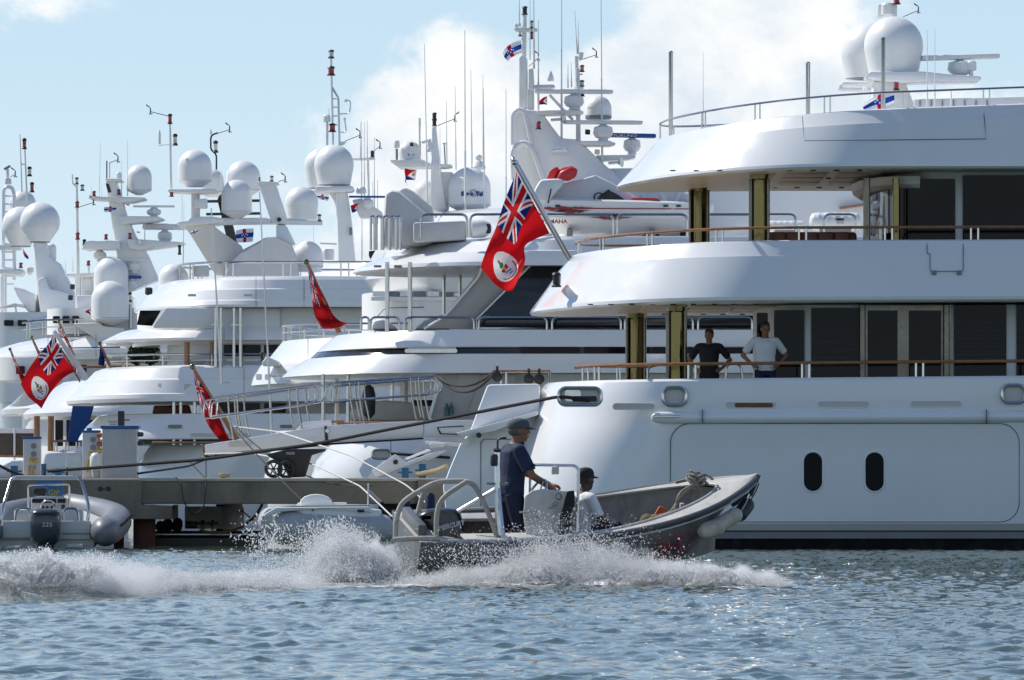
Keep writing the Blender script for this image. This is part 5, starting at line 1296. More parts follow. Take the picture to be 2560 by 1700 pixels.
# topiary bushes on the stepped yacht's aft deck
def bush(px, py_top, py_bot, w, Y, label, seed=1):
    t = thing('potted_bush', label, 'bush', P(px, py_bot, Y))
    rnd = random.Random(seed); c = P(px, (py_top + py_bot) / 2, Y); rx = S(w, Y) / 2; rz = S(py_bot - py_top, Y) / 2
    mb = MB()
    for i in range(900):
        while True:
            a = Vector((rnd.uniform(-1, 1), rnd.uniform(-1, 1), rnd.uniform(-1, 1)))
            if .25 < a.length < 1.0 + .12 * rnd.random(): break
        q = c + Vector((a.x * rx, a.y * rx, a.z * rz)); d = Vector((rnd.gauss(0, 1), rnd.gauss(0, 1), rnd.gauss(0, .6))).normalized(); e = d.orthogonal().normalized(); s = rnd.uniform(.03, .055)
        mb.add([q - d * s, q + e * s * .45, q + d * s, q - e * s * .45], [(0, 1, 2, 3)])
    mb.build('foliage', 'leaf', t, 0, fix=False)
    MB().tube([P(px, py_bot + 8, Y), c], [.05, .02], 6).build('stem', 'bark', t)
    MB().lathe([(S(14, Y), 0), (S(17, Y), S(12, Y)), (S(18, Y), S(13, Y))], P(px, py_bot + 16, Y), 14).build('pot', 'white_matt', t)
bush(342, 858, 912, 44, 190.5, 'dark green bush left of the two on the stepped yacht aft deck', 3)
bush(376, 854, 912, 48, 191.2, 'dark green bush right of the two on the stepped yacht aft deck', 5)
# ================================================================== pier and what stands on it
def pier():
    YP = 138.0; zt = Z(1195, YP)
    t = thing('pier', 'grey concrete pier on rusty piles running behind the small boats', 'pier', (X(300, YP), YP, 0))
    def slab(poly, z0, z1, nm, mat='concrete', bev=.03):
        n = len(poly); mb = MB(); mb.add([(x, y, z0) for x, y in poly] + [(x, y, z1) for x, y in poly], [tuple(range(n))[::-1], tuple(range(n, 2 * n))] + [(i, (i + 1) % n, (i + 1) % n + n, i + n) for i in range(n)])
        return mb.build(nm, mat, t, 20, bevel=bev)
    xr = X(1135, YP)
    poly = [(-21, YP), (xr, YP), (xr - .4, 141), (-5.6, 149), (-13.0, 184), (-19, 232), (-27, 232)]
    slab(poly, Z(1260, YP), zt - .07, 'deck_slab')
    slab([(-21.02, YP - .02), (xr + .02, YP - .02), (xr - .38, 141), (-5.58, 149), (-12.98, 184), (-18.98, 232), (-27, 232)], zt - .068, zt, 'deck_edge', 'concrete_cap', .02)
    # precast cap beam over the piles, with drain holes
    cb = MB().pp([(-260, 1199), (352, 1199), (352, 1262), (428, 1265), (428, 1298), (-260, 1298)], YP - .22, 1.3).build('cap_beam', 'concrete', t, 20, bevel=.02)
    for px, r in ((251, 6), (260, 2), (271, 6)): MB().lathe([(S(r, YP), 0), (S(r, YP), .012)], P(px, 1222, YP - .224), 16, axis=(0, -1, 0)).build('drain_hole', 'groove', cb)
    plate(t, 1045, 1200, 1132, 1290, YP - .12, .6, 2, 'concrete', 'end_block')
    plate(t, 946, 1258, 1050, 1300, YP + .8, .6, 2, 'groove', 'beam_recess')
    for (px, w, Y) in ((361, 56, YP + .4), (297, 26, YP + 3.0), (-60, 56, YP + .4), (1085, 50, YP + .5), (560, 40, YP + 6), (800, 40, YP + 6)):
        MB().lathe([(S(w, Y) / 2, -2.0), (S(w, Y) / 2, Z(1262, YP) - .0)], (X(px, Y), Y, 0), 20).build('pile', 'pile_rust', t, 30)
    return t, zt
PIER, PZ = pier()
YP = 138.0

def pedestal(px0, px1, top, Y, label, sockets=True):
    w = S(px1 - px0, Y); xc = X((px0 + px1) / 2, Y); zt = Z(top, Y)
    t = thing('service_pedestal', label, 'pedestal', (xc, Y + .15, PZ))
    MB().box((xc, Y + .15, (PZ + zt) / 2), (w, .3, zt - PZ), bev=.015).build('body', 'pedestal_white', t, 30)
    MB().box((xc, Y + .15, zt + .02), (w * 1.06, .33, .045), bev=.01).build('cap', 'pedestal_blue', t, 30)
    pm = (px0 + px1) / 2 + 5
    for k, dy in enumerate((18, 38)): MB().lathe([(S(7, Y), 0), (S(7, Y), .02), (S(5, Y), .025)], P(pm, top + dy, Y - .001), 16, axis=(0, -1, 0)).build('meter_window', 'socket_grey', t)
    for k, dx in enumerate((-6, 6)):
        s = MB().lathe([(S(5.5, Y), 0), (S(5.5, Y), .03), (S(4, Y), .06)], P(pm + dx, top + 53, Y - .001), 12, axis=(0, -1, -.2)).build('socket', 'socket_yellow', t)
        MB().tube([P(pm + dx - 2, top + 66, Y - .03), P(pm + dx - 8, top + 82, Y - .06), P(pm + dx - 9, top + 100, Y - .05)], .02, 6).build('power_cable', 'rope_yellow', t)
    return t
pedestal(58, 101, 1097, YP + .5, 'narrow white service pedestal with blue cap at the far left of the pier')
pd = pedestal(206, 249, 1081, YP + .6, 'taller white service pedestal with blue cap beside the cabinet')
for k, py in enumerate((1088, 1110, 1127)):
    MB().lathe([(S(6, YP), 0), (S(6, YP), .07), (S(4.5, YP), .10)], P(244, py, YP + .55), 12, axis=(1, -.3, 0)).build('side_socket', ('socket_orange', 'socket_orange', 'socket_yellow')[k], pd)
MB().lathe([(S(7, YP), 0), (S(7, YP), .07)], P(223, 1079, YP + .75), 12).build('lamp_cap', 'pedestal_blue', pd)

def cabinet():
    Y = YP + .4; t = thing('electrical_cabinet', 'wide ribbed white electrical cabinet with blue roof on the pier', 'cabinet', (X(298, Y), Y + .4, PZ))
    x0, x1 = X(255, Y), X(342, Y); zt = Z(1072, Y)
    MB().box(((x0 + x1) / 2, Y + .4, (PZ + zt) / 2), (x1 - x0, .75, zt - PZ), bev=.01).build('body', 'pedestal_white', t)
    n = 22
    for k in range(n): MB().box((x0 + (x1 - x0) * (k + .5) / n, Y + .018, (PZ + zt) / 2), ((x1 - x0) / n * .72, .02, zt - PZ - .05)).build('rib', 'pedestal_white', t)
    MB().box(((x0 + x1) / 2, Y + .4, zt + .03), (x1 - x0 + .06, .82, .06), bev=.012).build('roof', 'pedestal_blue', t)
    for py in (1086, 1108): MB().lathe([(S(6, Y), 0), (S(6, Y), .1), (S(4, Y), .13)], P(342, py, Y + .3), 12, axis=(1, 0, 0)).build('inlet', 'grey_navy', t)
cabinet()
# extinguisher-like cylinder hanging between the two boxes
mb = MB().lathe([(.09, 0), (.11, .04), (.11, .22), (.07, .29), (.03, .31)], P(239, 1172, YP + .3), 16); mb.tube([P(232, 1192, YP + .3), P(228, 1150, YP + .35), P(236, 1140, YP + .4)], .012, 6)
single(mb, 'hose_reel', 'white_matt', 'small white hose bottle hung between pedestal and cabinet', 'hose')

def bollard(px, py0, py1, w, Y, label):
    u = S(w, Y) / 2; h = PZ - Z(py0, Y)
    t = MB().box((X(px, Y), Y, PZ + S(py1 - py0, Y) / 2), (2 * u, 2 * u, S(py1 - py0, Y)), bev=.01); t.box((X(px, Y), Y, PZ + S(py1 - py0, Y) * .55), (u * 4.2, u * .5, u * .5), bev=.01)
    single(t, 'mooring_bollard', 'bollard_blue', label, 'bollard', 'blue bollards on the pier')
for (px, a, b_, w, Y, lab) in ((36, 1165, 1196, 18, YP + 1.6, 'blue steel mooring bollard left of the narrow pedestal'), (108, 1160, 1196, 16, YP + 2.2, 'blue steel mooring bollard right of the narrow pedestal'), (146, 1172, 1196, 16, YP + 1.2, 'blue steel mooring bollard left of the tall pedestal and cabinet'),
                             (1013, 1170, 1196, 18, YP + .9, 'left of two blue steel bollards beside the white folded arm'), (1056, 1160, 1196, 18, YP + .9, 'right of two blue steel bollards beside the white folded arm')): bollard(px, a, b_, w, Y, lab)
# tall dark ventilator seen behind the cabinet belongs to the pier lighting
mb = MB().box(P(303, 1055, YP + 3), (S(16, YP + 3), .2, S(55, YP + 3)), bev=.01); mb.box(P(318, 1050, YP + 3), (S(12, YP + 3), .05, S(3, YP + 3)))
mb.tube([P(303, 1196, YP + 3), P(303, 1070, YP + 3)], .04, 8)
single(mb, 'pier_lamp', 'black_plastic', 'dark rectangular pier lamp on a post behind the cabinet', 'lamp')

def wheelie_bin():
    Y = YP + 1.0; t = thing('wheeled_bin', 'black plastic wheeled bin tipped over on the pier', 'bin', (X(745, Y), Y + .3, PZ))
    MB().pp([(664, 1136), (690, 1130), (720, 1122), (815, 1122), (812, 1128), (778, 1138), (762, 1192), (722, 1194), (705, 1160), (672, 1142)], Y, .6).build('body', 'plastic_bin', t, 30, bevel=.03)
    MB().pp([(716, 1130), (737, 1130), (736, 1137), (715, 1136)], Y - .004, .01).build('sticker', 'socket_grey', t)
    for (px, py) in ((684, 1172), (716, 1174)):
        r = S(20, Y)
        w = MB().tube([P(px + 19 * math.cos(a), py + 19 * math.sin(a), Y - .06) for a in np.linspace(0, 6.283, 20)[:-1]], .035, 8, closed=True).build('wheel', 'black_rubber', t)
        for k in range(6): MB().tube([P(px, py, Y - .06), P(px + 18 * math.cos(k * 1.047), py + 18 * math.sin(k * 1.047), Y - .06)], .014, 6).build('spoke', 'plastic_bin', w)
wheelie_bin()
mb = MB()
for k in range(3): mb.tube([P(560 + (9 + 2 * k) * math.cos(a), 1191 + 2 * math.sin(a) - k * 2, YP + .3 + .12 * math.sin(a)) for a in np.linspace(0, 6.28, 14)[:-1]], .022, 6, closed=True)
single(mb, 'rope_coil', 'rope_tan', 'small tan rope coil on the pier edge', 'rope')

# ------------------------------------------------------------------ gangway of the banded yacht
def passerelle():
    Y = 147.0; t = thing('gangway', 'long white gangway with steel handrails reaching from the banded yacht to the pier', 'gangway', P(900, 1100, Y))
    def beam(pts, y0, th, nm, m='white_paint', bev=.02): return MB().pp(pts, y0, th, Yref=Y).build(nm, m, t, 30, bevel=bev)
    a = beam([(514, 1112), (815, 1064), (1060, 1052), (1058, 1092), (830, 1106), (515, 1138)], Y - .35, .7, 'outer_section')
    b_ = beam([(1062, 1052), (1185, 1050), (1185, 1092), (1062, 1092)], Y - .36, .7, 'root_section')
    beam([(1092, 1068), (1160, 1064), (1160, 1088), (1100, 1086)], Y - .39, .05, 'actuator_recess', 'groove')
    beam([(1096, 1070), (1160, 1067), (1160, 1086), (1104, 1084)], Y - .42, .06, 'actuator_cover')
    beam([(812, 1066), (817, 1064), (822, 1100), (814, 1104)], Y - .37, .02, 'section_joint', 'groove', .002)
    MB().lathe([(.04, 0), (.04, .02)], P(818, 1077, Y - .37), 12, axis=(0, -1, 0)).build('hinge_pin', 'steel', t)
    plate(t, 572, 1102, 630, 1117, Y - .37, .03, 5, 'beige_panel', 'maker_panel')
    beam([(508, 1115), (520, 1112), (520, 1150), (510, 1140)], Y - .3, .6, 'tip_roller', 'leather_brown')
    beam([(515, 1140), (830, 1107), (1058, 1094), (1058, 1098), (830, 1112), (515, 1146)], Y - .3, .6, 'underside_rail', 'rope_dark', .004)
    def rail(pts_top, dy, side, nm='handrail'):
        (x0, ya), (x1, yb) = pts_top
        mb = MB(); sl = (yb - ya) / (x1 - x0)
        for off in (0, 16):
            p = [P(x0 + 3 + off, ya + 46, Y + side), P(x0 + off * 1.3, ya + 24, Y + side), P(x0 + 6 + off, ya + off * .4, Y + side), P(x1 - 6 - off, yb + off * .4, Y + side), P(x1 - off, yb + 22, Y + side), P(x1 - 6 - off, yb + 46, Y + side)]
            mb.tube(arc_pts(p + [p[0]], .14), .016, 8)
        for f in (.22, .30, .76, .83):
            x = x0 + (x1 - x0) * f; mb.tube([P(x, ya + (x - x0) * sl, Y + side), P(x + 3, ya + (x - x0) * sl + 48, Y + side), P(x + 14, ya + (x - x0) * sl + dy, Y + side)], .018, 8)
        return mb.build(nm, 'steel', t)
    rail(((508, 1000), (790, 964)), 108, -.3); rail(((522, 994), (812, 960)), 104, .3)
    rail(((812, 960), (1095, 940)), 104, -.3); rail(((826, 956), (1106, 938)), 100, .3)
    for (pts) in ([(765, 1055), (860, 1050), (860, 1056), (765, 1060)], [(842, 1057), (1075, 1050), (1075, 1055), (842, 1062)]): beam(pts, Y - .1, .5, 'teak_tread', 'teak', .01)
    beam([(730, 1085), (760, 1056), (828, 1050), (832, 1064), (760, 1082)], Y - .2, .5, 'step_box', 'white_paint', .02)
    return t
passerelle()
def folded_arm():
    Y = 143.2; t = thing('boarding_arm', 'white folded boarding arm with square end plate hanging over the pier', 'gangway', P(1020, 1190, Y))
    for (pts, y0, th, nm) in (([(928, 1178), (988, 1135), (1026, 1162), (945, 1194)], 0, .4, 'end_plate'), ([(1018, 1155), (1068, 1135), (1110, 1124), (1119, 1128), (1068, 1155), (1062, 1150), (1026, 1164)], .05, .4, 'lower_link'), ([(1010, 1146), (1070, 1122), (1078, 1126), (1016, 1150)], .3, .2, 'upper_link'), ([(1072, 1112), (1078, 1107), (1110, 1108), (1114, 1114), (1108, 1120), (1076, 1120)], 0, .35, 'hydraulic_cover'), ([(1062, 1102), (1150, 1108), (1150, 1120), (1062, 1108)], .1, .2, 'ram')):
        MB().pp(pts, Y + y0, th, Yref=Y).build(nm, 'white_paint', t, 30, bevel=.02)
    MB().lathe([(.045, 0), (.05, .02), (.03, .02)], P(989, 1155, Y - .002), 14, axis=(0, -1, 0)).build('bolt', 'black_plastic', t)
folded_arm()
# low swim platform, bollards and drum under the pier
def swim_platform():
    Y = 141.0; t = thing('pontoon', 'low dark floating pontoon with steel rim under the pier', 'pontoon', (X(520, Y), Y + 1, 0))
    MB().pp([(385, 1330), (650, 1330), (650, 1342), (385, 1342)], Y, 2.6).build('deck', 'workboat_deck', t, 30, bevel=.02)
    MB().tube([P(385, 1336, Y - .02), P(660, 1336, Y - .02)], S(9, Y), 12).build('rim', 'brushed_steel', t)
    MB().pp([(388, 1344), (660, 1344), (660, 1392), (388, 1392)], Y + .03, 2.4).build('float', 'boot_black', t, 30)
    MB().lathe([(S(27, Y), 0), (S(27, Y), S(52, Y)), (S(16, Y), S(80, Y))], P(583, 1324, Y + .8), 24).build('drum', 'white_matt', t)
    for px in (507, 531): MB().lathe([(S(4, Y), 0), (S(4, Y), S(24, Y)), (S(5, Y), S(26, Y))], P(px, 1326, Y + .3), 10).build('post', 'brass', t)
    MB().tube([P(492, 1308, Y + .3), P(546, 1308, Y + .3)], .03, 8).build('cross_bar', 'brushed_steel', t)
    rnd = random.Random(4)
    mb = MB()
    for k in range(26): mb.ball(P(398 + 52 * rnd.random(), 1322 - 16 * rnd.random(), Y + .5 + .4 * rnd.random()), .06 + .04 * rnd.random(), 8)
    mb.build('net_heap', 'black_rubber', t, 60)
    MB().box(P(478, 1312, Y + .5), (S(30, Y), .3, S(18, Y)), bev=.03).build('battery_box', 'black_plastic', t)
    plate(t, 432, 1262, 445, 1320, Y + 1.5, .1, 0, 'cream_paint_and_bounce', 'ladder_side'); plate(t, 462, 1266, 560, 1322, Y + 2.0, .1, 3, 'white_matt', 'stern_door')
swim_platform()
# ================================================================== the workboat speeding past
WB_M = Matrix.Translation((-1.215, 82.0, 0.045)) @ Matrix.Rotation(0.20, 4, 'Z') @ Matrix.Rotation(-0.012, 4, 'Y') @ Matrix.Rotation(0.205, 4, 'X')
WB_I = WB_M.inverted()
def WB(px, py, Y=82.0): return WB_I @ P(px, py, Y)
BL = 4.06
def bt(t): return 0.95 * (1 - max(0.0, (t - .48) / .52) ** 3.4) * (0.90 + 0.10 * min(1, t / .3))
def sh(t): return 0.595 - 0.06 * t + 0.60 * t ** 2.35
def workboat():
    t = thing('workboat', 'grey open workboat speeding past with its bow lifted to the right', 'boat', matrix=WB_M)
    N = 34; ts = [i / N for i in range(N + 1)]
    rings = []
    for q in ts:
        b, z = bt(q), sh(q)
        zk = 0.02 + 0.75 * max(0, (q - .72) / .28) ** 2.2
        xk = lambda f: q * BL * (1 - .16 * (1 - f) * q ** 3)
        half = []
        for (f, bb) in ((0, 0.0), (.12, .42), (.34, .78), (.55, .90), (.78, .97), (1.0, 1.0)):
            half.append((xk(f), b * bb, zk + (z - zk) * f))
        ring = [(x, -y_, z_) for x, y_, z_ in half[::-1]] + half[1:]
        rings.append(ring)
    mb = MB().loft(rings, closed=False, cap0=False, cap1=False)
    n = len(rings[0]); mb.f.append(list(range(n))); mb.m.append(0)
    hull = mb.build('hull', 'workboat_grey', t, 40)
    # deck strip between gunwale and the oval opening, then the well itself
    def inner(q): return max(0.0, (bt(q) - .07) if q < .42 else (bt(.42) - .07) * max(0, 1 - ((q - .42) / .466) ** 2.0) ** .62)
    q0 = .06; qs = [q0 + (.885 - q0) * i / 40 for i in range(41)]
    mb = MB(); cam_ = lambda q, y_: sh(q) + .035 * (1 - (y_ / max(bt(q), .05)) ** 2)
    for s in (-1, 1):
        r = []
        for q in qs:
            a, b = s * bt(q), s * inner(q); r.append([(q * BL, a + (b - a) * k / 4, cam_(q, a + (b - a) * k / 4) + .006) for k in range(5)])
        mb.loft(r, closed=False, cap0=False, cap1=False)
    r = [[(q * BL, bt(q) * (-1 + 2 * k / 16), cam_(q, bt(q) * (-1 + 2 * k / 16)) + .006) for k in range(17)] for q in [.885 + .115 * i / 12 for i in range(13)]]
    mb.loft(r, closed=False, cap0=False, cap1=False)
    r = [[(q * BL, bt(q) * (-1 + 2 * k / 8), sh(q) + .004) for k in range(9)] for q in (0, .03, q0)]
    mb.loft(r, closed=False, cap0=False, cap1=False)
    mb.build('deck', 'workboat_deck', t, 50)
    mb = MB(); r = []
    for q in qs:
        b, z = inner(q), sh(q) + .01; zf = .20 + .25 * max(0, q - .5); bf = b * .82
        r.append([(q * BL, -b, z), (q * BL, -b - .015, z - .06), (q * BL, -b, z - .1), (q * BL, -bf, zf), (q * BL, bf, zf), (q * BL, b, z - .1), (q * BL, b + .015, z - .06), (q * BL, b, z)])
    mb.loft(r, closed=False, cap0=False, cap1=False); mb.f.append(list(range(8))); mb.m.append(0)
    mb.build('well', 'workboat_inner', t, 40)
    cp = [(q * BL, -inner(q), cam_(q, inner(q)) + .012) for q in qs] + [(q * BL, inner(q), cam_(q, inner(q)) + .012) for q in qs[::-1]]
    MB().tube(cp, .018, 6).build('coaming', 'workboat_deck', t)
    for s in (-1, 1):
        MB().tube([(q * BL, s * (bt(q) + .012), sh(q) - .012) for q in ts], .032, 8).build('rub_rail', 'rib_dark', t)
        MB().tube([(q * BL, s * (bt(q) + .012), sh(q) - .07) for q in ts[6:]], .012, 6).build('rub_rail', 'workboat_deck', t)
    MB().tube([(BL + .02, 0, sh(1) + .02), (BL * .985, 0, sh(1) - .2), (BL * .93, 0, .80)], .03, 8).build('stem_band', 'rib_dark', t)
    MB().box((3.2, 0.02, .52), (.05, .05, .62), bev=.008).build('deck_pillar', 'workboat_deck', t)
    # aft side decks / locker lids
    for k in range(3): MB().box((.78 + .52 * k, -.66 + .01 * k, .60), (.50, .40, .03), bev=.01).build('locker_lid', 'workboat_deck', t)
    MB().box((.8, .68, .56), (1.2, .34, .04), bev=.01).build('bench', 'workboat_deck', t)
    MB().box((.09, 0, .66), (.10, 1.0, .14), bev=.02).build('transom_board', 'workboat_grey', t)
    # taped tube frames round the engine
    fr = [([(988, 1348), (990, 1300), (1001, 1262), (1022, 1243), (1088, 1204), (1160, 1202), (1184, 1210), (1206, 1248), (1228, 1300), (1246, 1352)], 81.45),
          ([(1091, 1346), (1091, 1290), (1098, 1258), (1116, 1236), (1170, 1202)], 81.2), ([(1027, 1346), (1040, 1300), (1052, 1255), (1062, 1222)], 82.6), ([(985, 1349), (1040, 1346), (1100, 1346), (1150, 1352), (1200, 1362)], 81.2)]
    for pts, Y in fr: MB().tube(arc_pts([WB(a, b, Y) for a, b in pts], .12, 4), .030, 10).build('tube_frame', 'wrap_tape', t)
    # light pole with struts
    pl = MB().tube([WB(1245, 1356, 81.5), WB(1243, 1128, 81.5)], .032, 12).build('light_pole', 'aluminium', t)
    MB().tube([WB(1240, 1222, 81.5), WB(1145, 1278, 81.6)], .022, 8).build('strut', 'aluminium', pl); MB().tube([WB(1246, 1218, 81.5), WB(1259, 1352, 81.25)], .022, 8).build('strut', 'aluminium', pl)
    MB().tube([WB(1217, 1208, 81.5), WB(1270, 1210, 81.5)], .018, 8).build('cross_bar', 'socket_grey', pl)
    MB().lathe([(.034, 0), (.044, .01), (.044, .11), (.03, .13)], WB(1235, 1164, 81.45), 12).build('running_light', 'black_plastic', pl)
    MB().lathe([(.045, 0), (.045, .03)], WB(1243, 1129, 81.5), 12).build('pole_cap', 'black_plastic', pl)
    MB().tube(arc_pts([WB(1244, 1128, 81.5), WB(1244, 1097, 81.5), WB(1266, 1094, 81.5)], .04), .012, 6).build('bent_antenna', 'black_plastic', pl)
    # console
    cn = MB(); Yc0 = 81.6
    prof = [(1318, 1352), (1308, 1290), (1312, 1240), (1330, 1226), (1352, 1222), (1402, 1226), (1433, 1230), (1418, 1262), (1402, 1282), (1400, 1352)]
    f = [WB(a, b, Yc0) for a, b in prof]; g = [WB(a, b, Yc0 + .75) for a, b in prof]; k = len(f)
    cn.add(f + g, [tuple(range(k)), tuple(range(k, 2 * k))[::-1]] + [(i, (i + 1) % k, (i + 1) % k + k, i + k) for i in range(k)])
    cn.build('console', 'console_cream', t, 30, bevel=.02)
    for (px, py, r) in ((1396, 1241, .036), (1388, 1259, .024), (1382, 1268, .012), (1374, 1270, .01)):
        MB().lathe([(r, 0), (r, .012), (r * .85, .016)], WB(px, py, Yc0 - .004), 16, axis=(.12, -1, .05)).build('gauge', 'black_plastic', t)
        MB().lathe([(r * .82, 0), (r * .8, .006)], WB(px, py, Yc0 - .018), 16, axis=(.12, -1, .05)).build('gauge_face', 'console_cream', t)
    MB().lathe([(.03, 0), (.03, .015), (.01, .03)], WB(1340, 1297, Yc0 - .002), 6, axis=(0, -1, 0)).build('latch', 'brushed_steel', t)
    MB().box(WB(1338, 1280, Yc0 - .004), (.36, .01, .02)).build('console_lip', 'workboat_deck', t)
    wc = P(1341, 1236, 81.8)
    ax = Vector((-.75, -.35, .45)).normalized(); e1 = ax.orthogonal().normalized(); e2 = ax.cross(e1)
    wl = MB().tube([WB_I @ (wc + (e1 * math.cos(a) + e2 * math.sin(a)) * .19) for a in np.linspace(0, 6.283, 26)[:-1]], .014, 8, closed=True).build('steering_wheel', 'brushed_steel', t)
    for a in (0.4, 2.5, 4.6): MB().tube([WB_I @ (wc + ax * -.03), WB_I @ (wc + (e1 * math.cos(a) + e2 * math.sin(a)) * .19)], .009, 6).build('wheel_spoke', 'brushed_steel', wl)
    MB().tube([WB_I @ (wc - ax * .12), WB_I @ wc], .03, 8).build('wheel_hub', 'black_plastic', wl)
    MB().tube(arc_pts([WB(1324, 1260, 82.3), WB(1326, 1164, 82.3), WB(1340, 1162, 81.6), WB(1436, 1164, 81.45), WB(1446, 1172, 81.45), WB(1444, 1330, 81.45)], .06), .017, 8).build('windscreen_rail', 'brushed_steel', t)
    MB().box(WB(1388, 1176, 81.5), (.085, .03, .09), bev=.01).build('compass_box', 'console_cream', t)
    MB().loft([[WB(1398, 1340, 81.5), WB(1420, 1290, 81.5), WB(1430, 1310, 81.5), WB(1412, 1345, 81.5)], [WB(1398, 1340, 81.9), WB(1420, 1290, 81.9), WB(1430, 1310, 81.9), WB(1412, 1345, 81.9)]]).build('bag', 'black_rubber', t, 20)
    flap = MB().add([WB(1418, 1228, 81.42), WB(1436, 1226, 81.42), WB(1437, 1262, 81.4), WB(1425, 1290, 81.4), WB(1398, 1300, 81.42), WB(1404, 1276, 81.42)] + [WB(1418, 1228, 81.5), WB(1436, 1226, 81.5), WB(1437, 1262, 81.5), WB(1425, 1290, 81.5), WB(1398, 1300, 81.5), WB(1404, 1276, 81.5)], [(0, 1, 2, 3, 4, 5), (6, 11, 10, 9, 8, 7)] + [(i, i + 6, (i + 1) % 6 + 6, (i + 1) % 6) for i in range(6)])
    flap.build('life_vest', 'cloth_black', t, 20, bevel=.015)
    # outboard engine
    en = [(1043, 1342), (1040, 1300), (1046, 1284), (1070, 1272), (1110, 1269), (1140, 1272), (1152, 1282), (1160, 1310), (1163, 1342)]
    rr_ = []
    for (dy, sc) in ((-.20, .80), (-.17, .94), (-.10, 1.0), (.10, 1.0), (.17, .94), (.2, .8)):
        rr_.append([WB(1101 + (a - 1101) * sc, 1342 + (b - 1342) * (sc if sc > .9 else .9), 82.0 + dy) for a, b in en])
    eng = MB().loft(rr_).build('outboard_engine', 'engine_black', t, 40)
    MB().box(WB(1103, 1375, 82.0), (.2, .14, .4), bev=.03).build('engine_leg', 'engine_black', eng)
    plate_ = MB(); qv = [(1046, 1291), (1078, 1289), (1078, 1298), (1046, 1299)]
    plate_.add([WB(a, b, 81.80) for a, b in qv] + [WB(a, b, 81.84) for a, b in qv], [(0, 1, 2, 3)] + [(i, i + 4, (i + 1) % 4 + 4, (i + 1) % 4) for i in range(4)]); plate_.build('air_intake', 'groove', eng, 0)
    sw = MB(); qv = [(1100, 1331), (1125, 1322), (1162, 1330), (1163, 1341), (1125, 1336)]
    sw.add([WB(a, b, 81.815) for a, b in qv] + [WB(a, b, 81.86) for a, b in qv], [(0, 1, 2, 3, 4)] + [(i, i + 5, (i + 1) % 5 + 5, (i + 1) % 5) for i in range(5)]); sw.build('red_flash', 'engine_red', eng, 0)
    qv = [(1042, 1335), (1086, 1337), (1086, 1341), (1042, 1341)]; sw = MB(); sw.add([WB(a, b, 81.815) for a, b in qv] + [WB(a, b, 81.86) for a, b in qv], [(0, 1, 2, 3)]); sw.build('red_flash', 'engine_red', eng, 0)
    text_mesh('50', S(19, 82), 'engine_red', eng, WB_I @ Matrix.Translation(P(1059, 1326, 81.79)) @ FACE_CAM, 'power_lettering', shear=.2, bold=.003)
    text_mesh('MERCURY', S(16, 82), 'decal_silver', eng, WB_I @ Matrix.Translation(P(1128, 1314, 81.79)) @ Matrix.Rotation(R(-14), 4, 'Y') @ FACE_CAM, 'maker_lettering', shear=.3, bold=.003, squash=.9)
    # red script on the bow and its oval
    def side(q, f):   # point on the near hull side
        b, z = bt(q), sh(q); zk = 0.02 + 0.75 * max(0, (q - .72) / .28) ** 2.2
        bb = float(np.interp(f, [0, .12, .34, .55, .78, 1], [0, .42, .78, .9, .97, 1])); return Vector((q * BL * (1 - .16 * (1 - f) * q ** 3), -b * bb - .012, zk + (z - zk) * f))
    mb = MB(); ov = [side(.735 + .072 * math.cos(a), .58 + .20 * math.sin(a)) for a in np.linspace(R(-150), R(160), 40)]; mb.tube(ov, .006, 5)
    em = mb.build('name_oval', 'decal_red', t)
    mb = MB()
    strokes = [[(.69, .80), (.70, .62), (.695, .5), (.68, .52)], [(.69, .8), (.705, .82), (.712, .72), (.70, .66)], [(.712, .56), (.72, .60), (.716, .52), (.728, .54)], [(.745, .80), (.735, .74), (.755, .64), (.745, .54), (.73, .56)], [(.745, .55), (.765, .70), (.77, .60)], [(.785, .84), (.79, .66), (.785, .54)], [(.785, .84), (.805, .86), (.81, .76), (.79, .70), (.81, .56), (.82, .58)]]
    for s_ in strokes: mb.tube(arc_pts([side(q[0] * .62 + .265, .60 + (q[1] - .68) * .55) for q in s_], .02, 4), .010, 5)
    mb.build('name_lettering', 'decal_red', em)
    mb = MB()
    mb.tube([side(.69 + .0031 * k, .42 + .03 * math.sin(k * .9) - .05 * math.sin(k / 30 * 3.14)) for k in range(31)], .008, 5)
    mb.build('home_port_lettering', 'decal_red', em)
    # samson post with coiled line
    sp = MB().tube([WB(1742, 1222, 82.5), WB(1741, 1180, 82.5)], .035, 10).build('samson_post', 'workboat_deck', t)
    return t
workboat()

def rope(name, pts, r, mat, label, cat='rope', sag=0.0, n=18, group=None):
    pts = [Vector(p) for p in pts]
    if len(pts) == 2:
        a, b = pts; pts = [a + (b - a) * (i / n) - Vector((0, 0, sag * 4 * (i / n) * (1 - i / n))) for i in range(n + 1)]
    else: pts = arc_pts(pts, .4, 6)
    return single(MB().tube(pts, r, 7), name, mat, label, cat, group)

